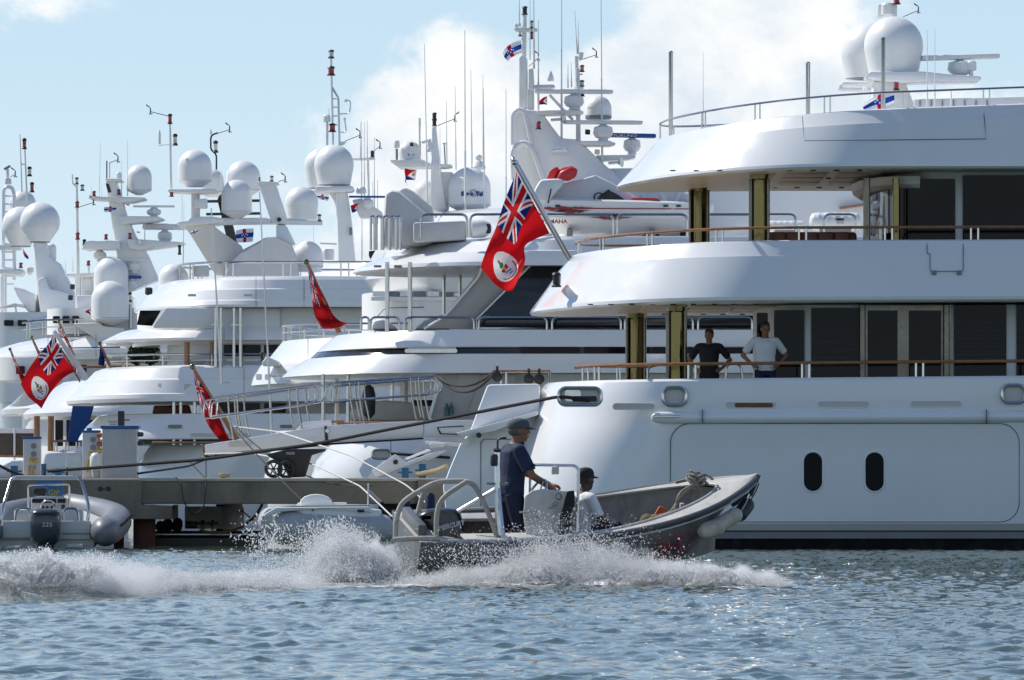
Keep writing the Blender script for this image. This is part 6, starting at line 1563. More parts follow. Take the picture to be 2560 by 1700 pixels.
def boat_gear():
    rnd = random.Random(8)
    mb = MB()
    for k in range(30):
        c = P(1742 + rnd.gauss(0, 9), 1199 + rnd.gauss(0, 7), 82.42 + rnd.gauss(0, .03)); a0 = rnd.uniform(0, 6.28); tl = rnd.uniform(-.6, .6)
        mb.tube([c + Vector((math.cos(a0 + j * .7) * .055, math.sin(a0 + j * .7) * .055, math.sin(j * .7 + tl) * .03)) for j in range(8)], .013, 6)
    single(mb, 'coiled_line', 'rope_grey', 'grey tangle of rope knotted round the post on the foredeck', 'rope')
    mb = MB().tube([P(1690 + 40 * a, 1206 - 9 * a + .8 * math.sin(a * 60), 82.7) for a in np.linspace(0, 1, 30)], .02, 7)
    single(mb, 'deck_line', 'rope_grey', 'short grey line lying along the far edge of the foredeck', 'rope')
    rope('bow_line', [P(1738, 1212, 82.4), P(1718, 1224, 82.35), P(1700, 1240, 82.2), P(1688, 1262, 82.2), P(1675, 1282, 82.1), P(1640, 1290, 82.1)], .013, 'rope_tan', 'tan line running from foredeck post down into the boat')
    rope('bow_chain', [P(1732, 1212, 82.35), P(1705, 1226, 82.3), P(1695, 1240, 82.15), P(1690, 1262, 82.15), P(1680, 1300, 82.1)], .014, 'rope_grey', 'dark grey chain hanging from foredeck post into the boat')
    mb = MB()
    for k in range(16): mb.ball(P(1655 + rnd.gauss(0, 24), 1309 + rnd.gauss(0, 5), 82.0 + rnd.gauss(0, .08)), (.10 + .05 * rnd.random(), .1, .055 + .03 * rnd.random()), 10)
    mb.ball(P(1618, 1306, 81.95), (.09, .1, .10), 14)
    single(mb, 'canvas_heap', 'tarp_brown', 'crumpled brown canvas heap in the bow of the workboat', 'canvas', smooth=60)
    mb = MB().pp([(1634, 1288), (1650, 1262), (1664, 1272), (1672, 1290)], 82.15, .16); single(mb, 'orange_bag', 'orange_cloth', 'orange cloth bag leaning behind the brown canvas', 'bag', bevel=.03)
    mb = MB().pp([(1620, 1297), (1630, 1289), (1652, 1290), (1640, 1298)], 81.82, .1); single(mb, 'yellow_strap', 'yellow_cloth', 'yellow strap lying on the brown canvas heap', 'strap', bevel=.01)
    def fender(a, b, r, mat, label):
        a, b = Vector(a), Vector(b); d = (b - a); L = d.length
        prof = [(.02, 0)] + [(r * math.sin(math.pi / 2 * k / 6), .9 * r * (1 - math.cos(math.pi / 2 * k / 6))) for k in range(1, 7)] + [(r, L - .9 * r)] + [(r * math.cos(math.pi / 2 * k / 6), L - .9 * r + .9 * r * math.sin(math.pi / 2 * k / 6)) for k in range(1, 6)] + [(.02, L)]
        mb = MB().lathe(prof, a, 18, axis=d)
        mb.tube([b, b + Vector((.06, 0, .10)), b + Vector((.1, .05, .2))], .008, 5); return single(mb, 'fender', mat, label, 'fender', 'fenders hanging at the workboat bow')
    fender(P(1744, 1332, 81.85), P(1812, 1312, 81.95), S(22, 82), 'fender_white', 'rounder off-white fender nearest the red script on the bow')
    fender(P(1792, 1316, 81.95), P(1852, 1280, 82.1), S(20, 82), 'fender_white', 'scuffed off-white fender between the black one and the rounder one')
    fender(P(1842, 1296, 82.2), P(1876, 1252, 82.4), S(19, 82), 'fender_black', 'black fender at the very tip of the bow')
    for (px, py0, Y, lab) in ((1013, 1246, 83.3, 'tall navy fender standing inside the taped frame, left one'), (1075, 1232, 83.4, 'tall navy fender standing inside the taped frame, right one')):
        single(MB().lathe([(.04, 0), (.058, .04), (.058, S(100, Y) - .04), (.03, S(100, Y))], P(px, py0 + 100, Y), 14), 'stern_fender', 'fender_navy', lab, 'fender', 'navy fenders at the workboat stern')
boat_gear()

# ------------------------------------------------------------------ grey inflatable seen from astern, left edge
def rib():
    Y0 = 131.0; zt = Z(1345, Y0)
    t = thing('inflatable_boat', 'grey rigid inflatable with big dark outboard seen from astern at left edge', 'boat', (X(115, Y0), Y0 + 2, 0))
    for s in (-1, 1):
        pts = []; rad = []
        for k in range(15):
            f = k / 14; xo = (1.07 + .05 * math.sin(f * 2.5)) * (1 - max(0, (f - .55) / .45) ** 2.2 * .92)
            pts.append((X(115, Y0) + s * xo, Y0 + .1 + 5.4 * f, .30 + .42 * f ** 1.6)); rad.append(.27)
        tb = MB().tube(pts, rad, 20).build('buoyancy_tube', 'rib_grey', t)
        p0 = Vector(pts[0])
        MB().lathe([(.02, -.42), (.10, -.40), (.19, -.30), (.25, -.15), (.275, 0), (.275, .1)], p0, 20, axis=(0, 1, 0.02)).build('tube_cone', 'rib_grey', tb)
        MB().tube([p0 + Vector((.0, -.25, -.16)), p0 + Vector((s * .18, -.1, -.16)), p0 + Vector((s * .26, .3, -.12))], .03, 6).build('red_band', 'decal_red', tb)
        for k in range(11):
            q = Vector(pts[1]) + (Vector(pts[8]) - Vector(pts[1])) * k / 10
            MB().box(q + Vector((s * .255, 0, .10)), (.05, .2, .07), (0, s * .9, 0), bev=.015).build('rubbing_strip', 'black_rubber', tb)
    hb = MB(); xc = X(115, Y0)
    hb.loft([[(xc - .85, Y0 + .2, .0), (xc + .85, Y0 + .2, .0), (xc + .9, Y0 + .2, .42), (xc - .9, Y0 + .2, .42)], [(xc - .8, Y0 + 3.4, .1), (xc + .8, Y0 + 3.4, .1), (xc + .9, Y0 + 3.4, .5), (xc - .9, Y0 + 3.4, .5)], [(xc - .1, Y0 + 5.2, .4), (xc + .1, Y0 + 5.2, .4), (xc + .15, Y0 + 5.2, .75), (xc - .15, Y0 + 5.2, .75)]])
    hb.build('hull', 'rib_white', t, 30)
    MB().box((xc, Y0 + .18, .32), (1.6, .12, .34), bev=.02).build('transom', 'rib_white', t)
    for k in range(3): MB().box((xc - .55 + .55 * k * 2 * .5, Y0 + .12, .18 + .04 * k), (.5, .05, .02)).build('transom_step', 'socket_grey', t)
    for s in (-1, 1): MB().tube(arc_pts([(xc + s * .30, Y0 + .25, .35), (xc + s * .30, Y0 + .25, .72), (xc + s * .56, Y0 + .25, .72), (xc + s * .60, Y0 + .25, .3)], .1), .022, 8).build('stern_rail', 'steel', t)
    MB().box((xc, Y0 + .8, .55), (1.25, .4, .3), bev=.05).build('stern_seat', 'rib_white', t)
    # outboard
    def sec(pw, pt): return [(xc + S(px_ - 115, Y0) * 1.0, pt) for px_ in pw]
    rr_ = []
    for (py, hw, hd) in ((1388, 16, .10), (1362, 22, .14), (1352, 34, .22), (1335, 37, .27), (1310, 38, .29), (1292, 38, .29), (1282, 36, .27), (1275, 31, .22), (1272, 22, .12)):
        z = Z(py, Y0); w = S(hw, Y0); rr_.append([(xc + w * math.copysign(abs(math.cos(a)) ** .6, math.cos(a)), Y0 - .15 + hd * math.copysign(abs(math.sin(a)) ** .6, math.sin(a)), z) for a in np.linspace(0, 6.283, 29)[:-1]])
    en = MB().loft(rr_).build('outboard_engine', 'engine_grey', t, 35)
    MB().pp([(82, 1284), (96, 1289), (117, 1284), (138, 1289), (149, 1284), (146, 1281), (84, 1281)], Y0 - .45, .02).build('cowl_vent', 'groove', en)
    text_mesh('225', S(15, Y0), 'decal_silver', en, Matrix.Translation(P(118, 1312, Y0 - .452)) @ FACE_CAM, 'power_lettering', squash=1.15)
    # console with windscreen frame
    cn = MB().pp([(78, 1300), (78, 1245), (166, 1245), (166, 1300)], Y0 + 1.6, .7, Yref=Y0 + 1.6).build('console', 'rib_white', t, 30, bevel=.03)
    plate(t, 80, 1243, 166, 1262, Y0 + 1.62, .06, 3, 'rib_white', 'dashboard'); ws = plate(t, 80, 1247, 140, 1257, Y0 + 1.58, .03, 2, 'dark_glass', 'windscreen'); plate(ws, 144, 1247, 164, 1257, Y0 + 1.58, .03, 2, 'dark_glass', 'windscreen_pane')
    MB().tube(arc_pts([P(70, 1280, Y0 + 1.7), P(71, 1213, Y0 + 1.7), P(173, 1210, Y0 + 1.7), P(174, 1282, Y0 + 1.7)], .06), .02, 8).build('console_rail', 'steel', t)
    MB().tube([P(120 + 17 * math.cos(a), 1264 + 13 * math.sin(a), Y0 + 1.45 + .1 * math.sin(a)) for a in np.linspace(0, 6.283, 20)[:-1]], .016, 6, closed=True).build('steering_wheel', 'steel', t)
    for px in (108, 118, 130): MB().lathe([(S(4, Y0), 0), (S(4, Y0), .02)], P(px, 1268, Y0 + 1.55), 10, axis=(0, -1, 0)).build('gauge', 'black_plastic', t)
    MB().box(P(158, 1274, Y0 + 1.5), (S(9, Y0), .12, S(26, Y0)), bev=.01).build('throttle', 'black_plastic', t)
    MB().box(P(100, 1229, Y0 + 1.9), (S(34, Y0), .25, S(20, Y0)), bev=.04).build('headrest', 'black_plastic', t)
    MB().pp([(90, 1201), (157, 1201), (157, 1240), (90, 1240)], Y0 + 3.2, .04).build('sign_board', 'bollard_blue', t)
    text_mesh('GIP', S(20, Y0), 'yellow_cloth', t, Matrix.Translation(P(135, 1232, Y0 + 3.19)) @ FACE_CAM, 'sign_lettering')
    # radar arch over the stern
    ar = [(2, 1375), (6, 1272), (28, 1198), (40, 1192), (190, 1192), (202, 1199), (224, 1270), (214, 1330), (206, 1372)]
    MB().tube(arc_pts([P(a, b, Y0 + .4 + (.5 if b < 1200 else 0)) for a, b in ar], .2), .03, 10).build('roll_bar', 'steel', t)
    MB().pp([(32, 1196), (40, 1189), (188, 1189), (198, 1196), (190, 1199), (40, 1199)], Y0 + .75, .3).build('roll_bar_top', 'rib_white', t, 30, bevel=.02)
    for px in (111, 167): MB().lathe([(.02, 0), (.025, .05), (.012, .07), (.02, .12), (.005, .16)], P(px, 1189, Y0 + .85), 8).build('arch_light', 'black_plastic', t)
    whip(t, 166, 1115, 1180, Y0 + .85, .006)
    MB().box(P(35, 1368, Y0 - .1), (S(34, Y0), .3, S(8, Y0)), bev=.02).build('swim_step', 'rib_white', t)
    MB().box(P(188, 1365, Y0 - .05), (S(40, Y0), .2, S(10, Y0)), bev=.02).build('swim_step', 'rib_white', t)
rib()

# ------------------------------------------------------------------ tender lying under the pier edge
def tender():
    Y0 = 127.0; t = thing('inflatable_tender', 'white and grey inflatable tender lying in front of the pier behind the splash', 'boat', (X(805, Y0), Y0 + .8, 0))
    pts = []; rad = []
    for k in range(21):
        a = R(200 - 220 * k / 20) if False else None
    x0, x1 = X(640, Y0), X(962, Y0); L = x1 - x0
    path = []
    for k in range(31):
        f = k / 30
        if f < .5: g = f * 2; path.append((x1 - L * .02 - (L * .80) * g, Y0 + .28 - .0 * g, .36 + .08 * g))
        else:
            g = (f - .5) * 2; path.append((x1 - L * .02 - (L * .80) * (1 - g), Y0 + 1.45, .36 + .08 * (1 - g)))
    bow = [(x0 + .28 + .0, Y0 + .28 + (1.17) * k / 8, .44 + .05 * math.sin(math.pi * k / 8)) for k in range(1, 8)]
    bow = [(x0 + .30 - .22 * math.sin(math.pi * k / 8) ** .8 + .18, Y0 + .28 + 1.17 * k / 8, .45 + .05 * math.sin(math.pi * k / 8)) for k in range(1, 8)]
    full = path[:16] + bow + path[16:]
    MB().tube(full, .26, 18).build('buoyancy_tube', 'tender_grey', t)
    for yy_ in (Y0 + .28, Y0 + 1.45): MB().lathe([(.26, -.02), (.22, .1), (.12, .2), (.02, .24)], (x1 - L * .02, yy_, .36), 16, axis=(1, 0, -.05)).build('tube_cone', 'tender_grey', t)
    hr = []
    for (px, hb, zb, zt_) in ((655, .2, .34, .62), (690, .5, .1, .72), (760, .72, .0, .76), (900, .74, -.05, .74), (950, .70, -.05, .70)):
        x = X(px, Y0); hr.append([(x, Y0 + .86 - hb * .2, zb), (x, Y0 + .86 - hb, zb + .2), (x, Y0 + .86 - hb, zt_), (x, Y0 + .86 + hb, zt_), (x, Y0 + .86 + hb, zb + .2), (x, Y0 + .86 + hb * .2, zb)])
    MB().loft(hr).build('hull', 'white_matt', t, 30, bevel=.03)
    MB().pp([(652, 1290), (690, 1268), (925, 1266), (932, 1282), (900, 1280), (780, 1274), (700, 1280), (660, 1296)], Y0 + .1, .16).build('gunwale', 'white_matt', t, 30, bevel=.03)
    MB().tube([P(690, 1270, Y0 + .15), P(730, 1266, Y0 + .15), P(925, 1264, Y0 + .15)], .014, 6).build('grab_line', 'socket_grey', t)
    sh_ = []
    for k in range(9):
        a = math.pi * k / 8; sh_.append((X(788 - 42 * math.cos(a), Y0), Z(1266 - 31 * math.sin(a) ** .7, Y0)))
    MB().prism(sh_, Y0 + .55, Y0 + .85).build('seat_back', 'white_matt', t, 40, bevel=.04)
    MB().pp([(740, 1268), (744, 1256), (866, 1256), (868, 1268)], Y0 + .6, .5).build('seat_base', 'white_matt', t, 30, bevel=.03)
    MB().tube([P(920, 1268, Y0 + .3), P(921, 1208, Y0 + .3)], .012, 6).build('flag_pole', 'white_matt', t)
    MB().ball(P(975, 1318, Y0 + .9), (.16, .2, .2), 14).build('outboard_engine', 'engine_black', t)
    MB().box(P(902, 1277, Y0 + .05), (.12, .06, .05), bev=.01).build('cleat', 'black_plastic', t)
tender()
# ================================================================== people
def remesh(mb, name, mat, parent, vox, smooth_it=6):
    me = bpy.data.meshes.new(name); me.from_pydata(mb.v, [], mb.f)
    bm = bmesh.new(); bm.from_mesh(me); bmesh.ops.recalc_face_normals(bm, faces=bm.faces[:]); bm.to_mesh(me); bm.free()
    tmp = bpy.data.objects.new('tmp', me); COL.objects.link(tmp)
    m = tmp.modifiers.new('r', 'REMESH'); m.mode = 'VOXEL'; m.voxel_size = vox
    s = tmp.modifiers.new('s', 'SMOOTH'); s.factor = .5; s.iterations = smooth_it
    dg = bpy.context.evaluated_depsgraph_get()
    out = bpy.data.meshes.new_from_object(tmp.evaluated_get(dg)); out.name = name
    bpy.data.objects.remove(tmp); bpy.data.meshes.remove(me)
    out.materials.clear(); out.materials.append(MATS[mat])
    out.polygons.foreach_set('use_smooth', [True] * len(out.polygons))
    o = bpy.data.objects.new(name, out); COL.objects.link(o)
    if parent is not None: o.parent = parent
    return o
def cap(mb, a, b, ra, rb, n=10, flat_=1.0):
    """closed tapered capsule"""
    a, b = Vector(a), Vector(b); d = b - a
    if d.length < 1e-5: d = Vector((0, 0, 1e-4))
    u = d.normalized(); pts = [a - u * ra * .95, a - u * ra * .7, a, b, b + u * rb * .7, b + u * rb * .95]
    mb.tube(pts, [ra * .3, ra * .72, ra, rb, rb * .72, rb * .3], n)
def loft_ell(mb, secs, n=16):
    """sections: (centre, rx, ry, forward angle)"""
    rings = []
    for (c, rx, ry) in secs: rings.append([(c[0] + rx * math.cos(a), c[1] + ry * math.sin(a), c[2]) for a in [2 * math.pi * k / n for k in range(n)]])
    mb.loft(rings)
def hand(mb, w, e, palm_n, s=1.0, curl=.6, thumb=None):
    """hand from wrist w along direction e; palm normal palm_n"""
    e = Vector(e).normalized(); nn = Vector(palm_n); nn = (nn - e * nn.dot(e)).normalized(); sd = e.cross(nn)
    w = Vector(w); pc = w + e * .05 * s
    for k in range(4):
        o = sd * (-.03 + .02 * k) * s; cap(mb, w + o * .6 + e * .015, w + o + e * .085 * s, .015 * s, .012 * s, 8)
        L = (.062, .072, .068, .052)[k] * s; p = w + o + e * .09 * s
        d1 = (e * math.cos(curl * .6) + nn * math.sin(curl * .6)); q = p + d1 * L * .5; d2 = (e * math.cos(curl * 1.6) + nn * math.sin(curl * 1.6)); r_ = q + d2 * L * .55
        cap(mb, p, q, .0098 * s, .0092 * s, 8); cap(mb, q, r_, .0092 * s, .0075 * s, 8)
    td = (sd * (-.75) + e * .55 + nn * .35).normalized(); p = w - sd * .025 * s + e * .03 * s
    cap(mb, p, p + td * .045 * s, .013 * s, .011 * s, 8); cap(mb, p + td * .045 * s, p + td * .045 * s + (td * .6 + e * .6 + nn * .3).normalized() * .03 * s, .0105 * s, .009 * s, 8)

def person(label, feet, face, J, height=1.76, skin='skin', shirt=('cloth_white', .40), trousers='cloth_navy', headgear=None, hair='hair_dark', vox=.011, sleeves=.55, group=None, collar=False, headturn=0.0, shorts=False, nod=0.0, girth=1.0):
    """J = joints in body space (x right, y forward, z up) for a 1.76 m figure; face = heading about Z (0 = +Y)"""
    k = height / 1.76
    t = thing('person', label, 'person', matrix=Matrix.Translation(Vector(feet)) @ Matrix.Rotation(face, 4, 'Z') @ Matrix.Diagonal((k * girth, k * girth, k, 1)))
    if group: t['group'] = group
    V = lambda n: Vector(J[n])
    pel, chest, neck, head = V('pelvis'), V('chest'), V('neck'), V('head')
    ht = Matrix.Translation(head) @ Matrix.Rotation(headturn, 4, 'Z') @ Matrix.Rotation(nod, 4, 'X')
    hp = lambda x, y, z: ht @ Vector((x, y, z))
    sk = MB()
    # head, face, neck
    b = MB().ball((0, 0, .03), (.076, .097, .100), 20); b.ball((0, .02, -.055), (.058, .070, .062), 16); b.ball((0, .055, -.095), (.030, .028, .022), 10)
    b.ball((0, .095, -.012), (.013, .022, .020), 8); b.ball((0, .088, .012), (.010, .014, .03), 8)
    b.ball((0, .086, .034), (.05, .014, .012), 10); b.ball((0, .088, -.058), (.026, .012, .008), 8)
    for s in (-1, 1): b.ball((s * .078, -.005, -.005), (.012, .022, .034), 10); b.ball((s * .045, .055, -.02), (.022, .03, .022), 8)
    b.transform(ht); sk.v += b.v and [] or []
    base = len(sk.v); sk.v += b.v; sk.f += [[i + base for i in f] for f in b.f]; sk.m += b.m
    cap(sk, neck - Vector((0, 0, .03)), head - Vector((0, .0, .05)), .060, .054, 12)
    loft_ell(sk, [(pel - Vector((0, 0, .10)), .13, .09), (pel, .165, .105), (pel + (chest - pel) * .35, .145, .095), (chest - Vector((0, 0, .06)), .165, .11), (chest + Vector((0, 0, .06)), .165, .105), (neck - Vector((0, 0, .05)), .10, .075), (neck, .06, .058)])
    for s in ('l', 'r'):
        sh_, el, wr = V('sh' + s), V('el' + s), V('wr' + s); hi, kn, an = V('hip' + s), V('kn' + s), V('an' + s)
        cap(sk, sh_, el, .050, .040, 12); cap(sk, el, wr, .041, .028, 12); cap(sk, chest + Vector((sh_.x * .5, 0, .1)), sh_, .06, .055, 10)
        cap(sk, hi, kn, .082, .055, 12); cap(sk, kn, an, .056, .036, 12); toe = Vector(J.get('toe' + s, an + Vector((0, .17, -.03)))); cap(sk, an + Vector((0, -.03, -.03)), toe, .036, .03, 10)
        hd = J.get('hand' + s)
        if hd is None: hd = (wr - el, Vector((-1 if s == 'r' else 1, 0, 0)), .5)
        hand(sk, wr, hd[0], hd[1], 1.0, hd[2])
    body = remesh(sk, 'body', skin, t, vox * .85, 3)
    # shirt
    m = MB(); f = 1.13
    loft_ell(m, [(pel + Vector((0, 0, -.06)), .178, .122), (pel + Vector((0, 0, .05)), .182, .124), (pel + (chest - pel) * .45, .170, .118), (chest - Vector((0, 0, .06)), .188, .128), (chest + Vector((0, 0, .07)), .182, .120), (neck - Vector((0, 0, .055)), .115, .088), (neck - Vector((0, 0, .02)), .074, .070)])
    for s in ('l', 'r'):
        sh_, el = V('sh' + s), V('el' + s); e2 = sh_ + (el - sh_) * (sleeves + .2)
        cap(m, chest + Vector((sh_.x * .5, 0, .09)), sh_, .075, .068, 12); m.tube([sh_, sh_ + (e2 - sh_) * .5, e2], [.066, .068, .066], 14)
    if collar: m.tube([neck + Vector((.068 * math.cos(a), .062 * math.sin(a) + .005, -.012 + .012 * math.sin(a))) for a in np.linspace(0, 6.283, 16)[:-1]], .018, 8, closed=True)
    remesh(m, 'shirt', shirt[0], t, vox, 3)
    m = MB()
    loft_ell(m, [(pel + Vector((0, 0, -.14)), .15, .11), (pel + Vector((0, 0, -.04)), .172, .118), (pel + Vector((0, 0, .06)), .165, .115)])
    for s in ('l', 'r'):
        hi, kn, an = V('hip' + s), V('kn' + s), V('an' + s)
        cap(m, hi, kn, .098, .076, 12)
        if not shorts: m.tube([kn, kn + (an - kn) * .5, an + (kn - an) * .05], [.074, .066, .062], 12); m.ball(kn, .074, 12)
    remesh(m, 'trousers', trousers, t, vox, 3)
    for s in ('l', 'r'):
        an = V('an' + s); toe = Vector(J.get('toe' + s, an + Vector((0, .17, -.03)))); m = MB(); cap(m, an + Vector((0, -.035, -.035)), toe + Vector((0, .01, 0)), .045, .04, 12); m.build('shoe', 'black_rubber', t, 60)
    # eyes, hair / cap
    for s in (-1, 1): b = MB().ball((s * .031, .083, .014), (.013, .008, .008), 8).transform(ht); b.build('eye', 'hair_dark', t, 60)
    b = MB()
    if headgear:
        prof = [(.101, .03), (.104, .05), (.101, .085), (.085, .12), (.055, .140), (.01, .147)]
        b.lathe(prof, (0, 0, 0), 20); b.v = [(x * .86, y * 1.03 - .004, z) for x, y, z in b.v]; b.transform(ht); cp_ = b.build('cap', headgear, t, 50)
        br = MB(); pr = []
        for rr_, zz in ((.088, .045), (.12, .040), (.155, .030), (.165, .026)): pr.append([(math.sin(a) * min(.078, rr_ * .9) * (1 if rr_ < .16 else .9), .05 + (rr_ - .05) * math.cos(a) ** .6, zz) for a in np.linspace(-1.35, 1.35, 13)])
        br.loft(pr + [[(x, y, z - .006) for x, y, z in r] for r in pr[::-1]], closed=False, cap0=False, cap1=False); br.transform(ht); br.build('cap_brim', headgear, cp_, 50)
        b = MB().ball((0, -.018, .012), (.080, .088, .075), 18).transform(ht); b.build('hair', hair, t, 60)
    else:
        b.ball((0, -.012, .048), (.083, .103, .095), 20); b.ball((0, -.045, .01), (.078, .068, .08), 14); b.ball((.0, .05, .105), (.06, .045, .035), 12); b.transform(ht); remesh(b, 'hair', hair, t, .012, 2)
    return t

STAND = dict(pelvis=(0, 0, .98), chest=(0, .01, 1.34), neck=(0, .0, 1.50), head=(0, .015, 1.63), shl=(-.19, 0, 1.43), shr=(.19, 0, 1.43),
             hipl=(-.09, 0, .92), hipr=(.09, 0, .92), knl=(-.11, .02, .50), knr=(.11, .02, .50), anl=(-.12, -.01, .085), anr=(.12, -.01, .085))
HIPS = dict(STAND, ell=(-.375, -.10, 1.19), elr=(.375, -.10, 1.19), wrl=(-.23, .05, 1.03), wrr=(.23, .05, 1.03), handl=(Vector((.5, .8, -.35)), Vector((.5, -.6, 0)), .3), handr=(Vector((-.5, .8, -.35)), Vector((-.5, -.6, 0)), .3))
# the two crew watching from the aft deck of the front yacht (facing the camera)
DZ = Z(1068, 130.0)
person('man in black T-shirt with hands on hips behind the aft deck rail', (X(1773, 131.6), 131.6, DZ + .05), R(180 - 8), HIPS, 1.76, 'skin_tan', ('cloth_black', .4), 'cloth_black', None, 'hair_dark', .014, sleeves=.6, headturn=R(-12))
person('man in white T-shirt with hands on hips behind the aft deck rail', (X(1913, 131.0), 131.0, DZ + .05), R(180 + 6), HIPS, 1.87, 'skin_tan', ('cloth_white', .4), 'cloth_navy', None, 'hair_dark', .014, sleeves=.6, headturn=R(6))
# two crew on the boat deck, seen between the overhangs
FOLD = dict(STAND, ell=(-.33, .02, 1.16), elr=(.33, .02, 1.16), wrl=(-.02, .24, 1.20), wrr=(.02, .22, 1.17), handl=(Vector((1, .1, .05)), Vector((0, -1, 0)), .4), handr=(Vector((-1, .1, .05)), Vector((0, -1, 0)), .4))
BZ = Z(600, 150.0) - .35
person('crew member in white shirt with folded arms standing behind the speedboat', (X(1628, 153.1), 153.1, BZ), R(160), FOLD, 1.80, 'skin_tan', ('cloth_white', .4), 'cloth_navy', None, 'hair_dark', .018)
person('crew member in white shirt half hidden by the upper deck column', (X(1722, 153.2), 153.2, BZ), R(190), FOLD, 1.80, 'skin_tan', ('cloth_white', .4), 'cloth_navy', None, 'hair_dark', .018)
# helmsman of the workboat: faces along the boat, bow to the right
HELM = dict(STAND, pelvis=(0, -.02, .95), chest=(.01, .01, 1.31), neck=(.01, .03, 1.475), head=(.02, .055, 1.605), shl=(-.19, .02, 1.405), shr=(.195, .0, 1.40), ell=(-.25, .18, 1.16), elr=(.27, .10, 1.115), wrl=(-.14, .40, 1.02), wrr=(.14, .36, .955),
            handl=(Vector((.3, .9, -.3)), Vector((.2, -.3, -1)), 1.1), handr=(Vector((-.35, .9, -.3)), Vector((-.3, -.3, -1)), 1.1), hipl=(-.09, -.02, .90), hipr=(.09, -.02, .90), knl=(-.13, .03, .49), knr=(.12, .05, .49), anl=(-.15, -.02, .085), anr=(.14, -.02, .085))
def helm_feet(px, py_top, Y, h): return (X(px, Y), Y, Z(py_top, Y) - h)
person('man in navy uniform and grey cap standing at the wheel of the workboat', helm_feet(1281, 1044, 82.05, 1.80 * .998), R(-72), HELM, 1.80, 'skin_tan', ('cloth_navy_shirt', .4), 'cloth_navy', 'cap_grey', 'hair_grey', .010, sleeves=.62, collar=True, headturn=R(-6), girth=1.2)
SIT = dict(pelvis=(0, 0, .30), chest=(0, .05, .66), neck=(0, .08, .82), head=(0, .11, .955), shl=(-.19, .06, .745), shr=(.19, .06, .745), ell=(-.26, .16, .50), elr=(.27, .14, .49), wrl=(-.20, .38, .42), wrr=(.22, .36, .40),
           hipl=(-.10, .05, .24), hipr=(.10, .05, .24), knl=(-.16, .42, .42), knr=(.16, .42, .42), anl=(-.15, .55, .09), anr=(.15, .55, .09))
person('seated man in white T-shirt and black cap ahead of the console', helm_feet(1444, 1166, 82.2, 1.11 * 1.0), R(-58), SIT, 1.76, 'skin_dark', ('cloth_white', .4), 'cloth_navy', 'cap_black', 'hair_dark', .011, sleeves=.62, headturn=R(4))
# ================================================================== flags
def flag_mat(name='flag_cloth'):
    m = bpy.data.materials.new(name); m.use_nodes = True; t = NT(m.node_tree); t.n.clear()
    out = t.node('ShaderNodeOutputMaterial'); b = t.node('ShaderNodeBsdfPrincipled'); tr = t.node('ShaderNodeBsdfTranslucent'); mx = t.node('ShaderNodeMixShader')
    a = t.node('ShaderNodeAttribute', attribute_name='print'); mx.inputs[0].default_value = .30
    t.l.new(a.outputs['Color'], b.inputs['Base Color']); t.l.new(a.outputs['Color'], tr.inputs['Color']); b.inputs['Roughness'].default_value = .85; b.inputs['Specular IOR Level'].default_value = .15
    t.l.new(b.outputs[0], mx.inputs[1]); t.l.new(tr.outputs[0], mx.inputs[2]); t.l.new(mx.outputs[0], out.inputs[0]); return m
FLAGM = flag_mat()
RED, WHT, BLU = (.62, .010, .016), (.78, .78, .78), (.010, .022, .14)
def union(s, t):
    x, y = (s - .5) * 60, (t - .5) * 30
    if abs(x) < 3 or abs(y) < 3: return RED
    if abs(x) < 5 or abs(y) < 5: return WHT
    d1, d2 = (y - x / 2) / 1.118, (y + x / 2) / 1.118
    if abs(d1) < 1.1 or abs(d2) < 1.1: return RED
    if abs(d1) < 3 or abs(d2) < 3: return WHT
    return BLU
def badge(a, b):
    if a * a + b * b > 1: return None
    if abs(a) < .34 - max(0, b) * .35 and -.12 < b < .58:
        if b < .12: return (.5, .02, .02) if abs(a) > .12 else (.55, .38, .05)
        return (.05, .16, .42) if math.sin(b * 26 + 2 * math.sin(a * 9)) > 0 else WHT
    if a * a / .05 + (b + .30) ** 2 / .022 < 1: return (.03, .22, .10)
    if a * a / .012 + (b + .52) ** 2 / .03 < 1: return (.25, .15, .05)
    if abs(math.hypot(a, b - .1) - .74) < .05 and b > .25: return (.35, .06, .06)
    return WHT
def red_ensign(u, v):
    if u < .5 and v < .5: return union(u * 2, v * 2)
    r = badge((u - .75) * 2 / .29, (v - .5) / .29)
    return r or RED
def plain_ensign(u, v): return union(u * 2, v * 2) if (u < .5 and v < .5) else (.38, .010, .016)
def blue_ensign(u, v): return union(u * 2, v * 2) if (u < .5 and v < .5) else BLU
def union_flag(u, v): return union(u, v)
def antilles(u, v):
    if abs(v - .5) < .165:
        for (a, b) in ((.36, .5), (.43, .42), (.57, .42), (.64, .5), (.5, .58)):
            if math.hypot((u - a) * 1.5, v - b) < .045: return WHT
        return (.012, .06, .34)
    return RED if abs(u - .5) < .10 else WHT
def maarten(u, v):
    w = .5 * (1 - abs(2 * v - 1))
    if u < w: return WHT if math.hypot((u - .17) * 1.5, v - .5) > .12 else (.35, .22, .08)
    return RED if v < .5 else (.012, .05, .32)
def catmull(ps, t):
    n = len(ps) - 1; x = min(max(t, 0), 1) * n; i = min(int(x), n - 1); f = x - i
    p0, p1, p2, p3 = ps[max(i - 1, 0)], ps[i], ps[i + 1], ps[min(i + 2, n)]
    g = lambda a, b, c, d: .5 * (2 * b + (c - a) * f + (2 * a - 5 * b + 4 * c - d) * f * f + (3 * b - a - 3 * c + d) * f ** 3)
    return tuple(g(a, b, c, d) for a, b, c, d in zip(p0, p1, p2, p3))
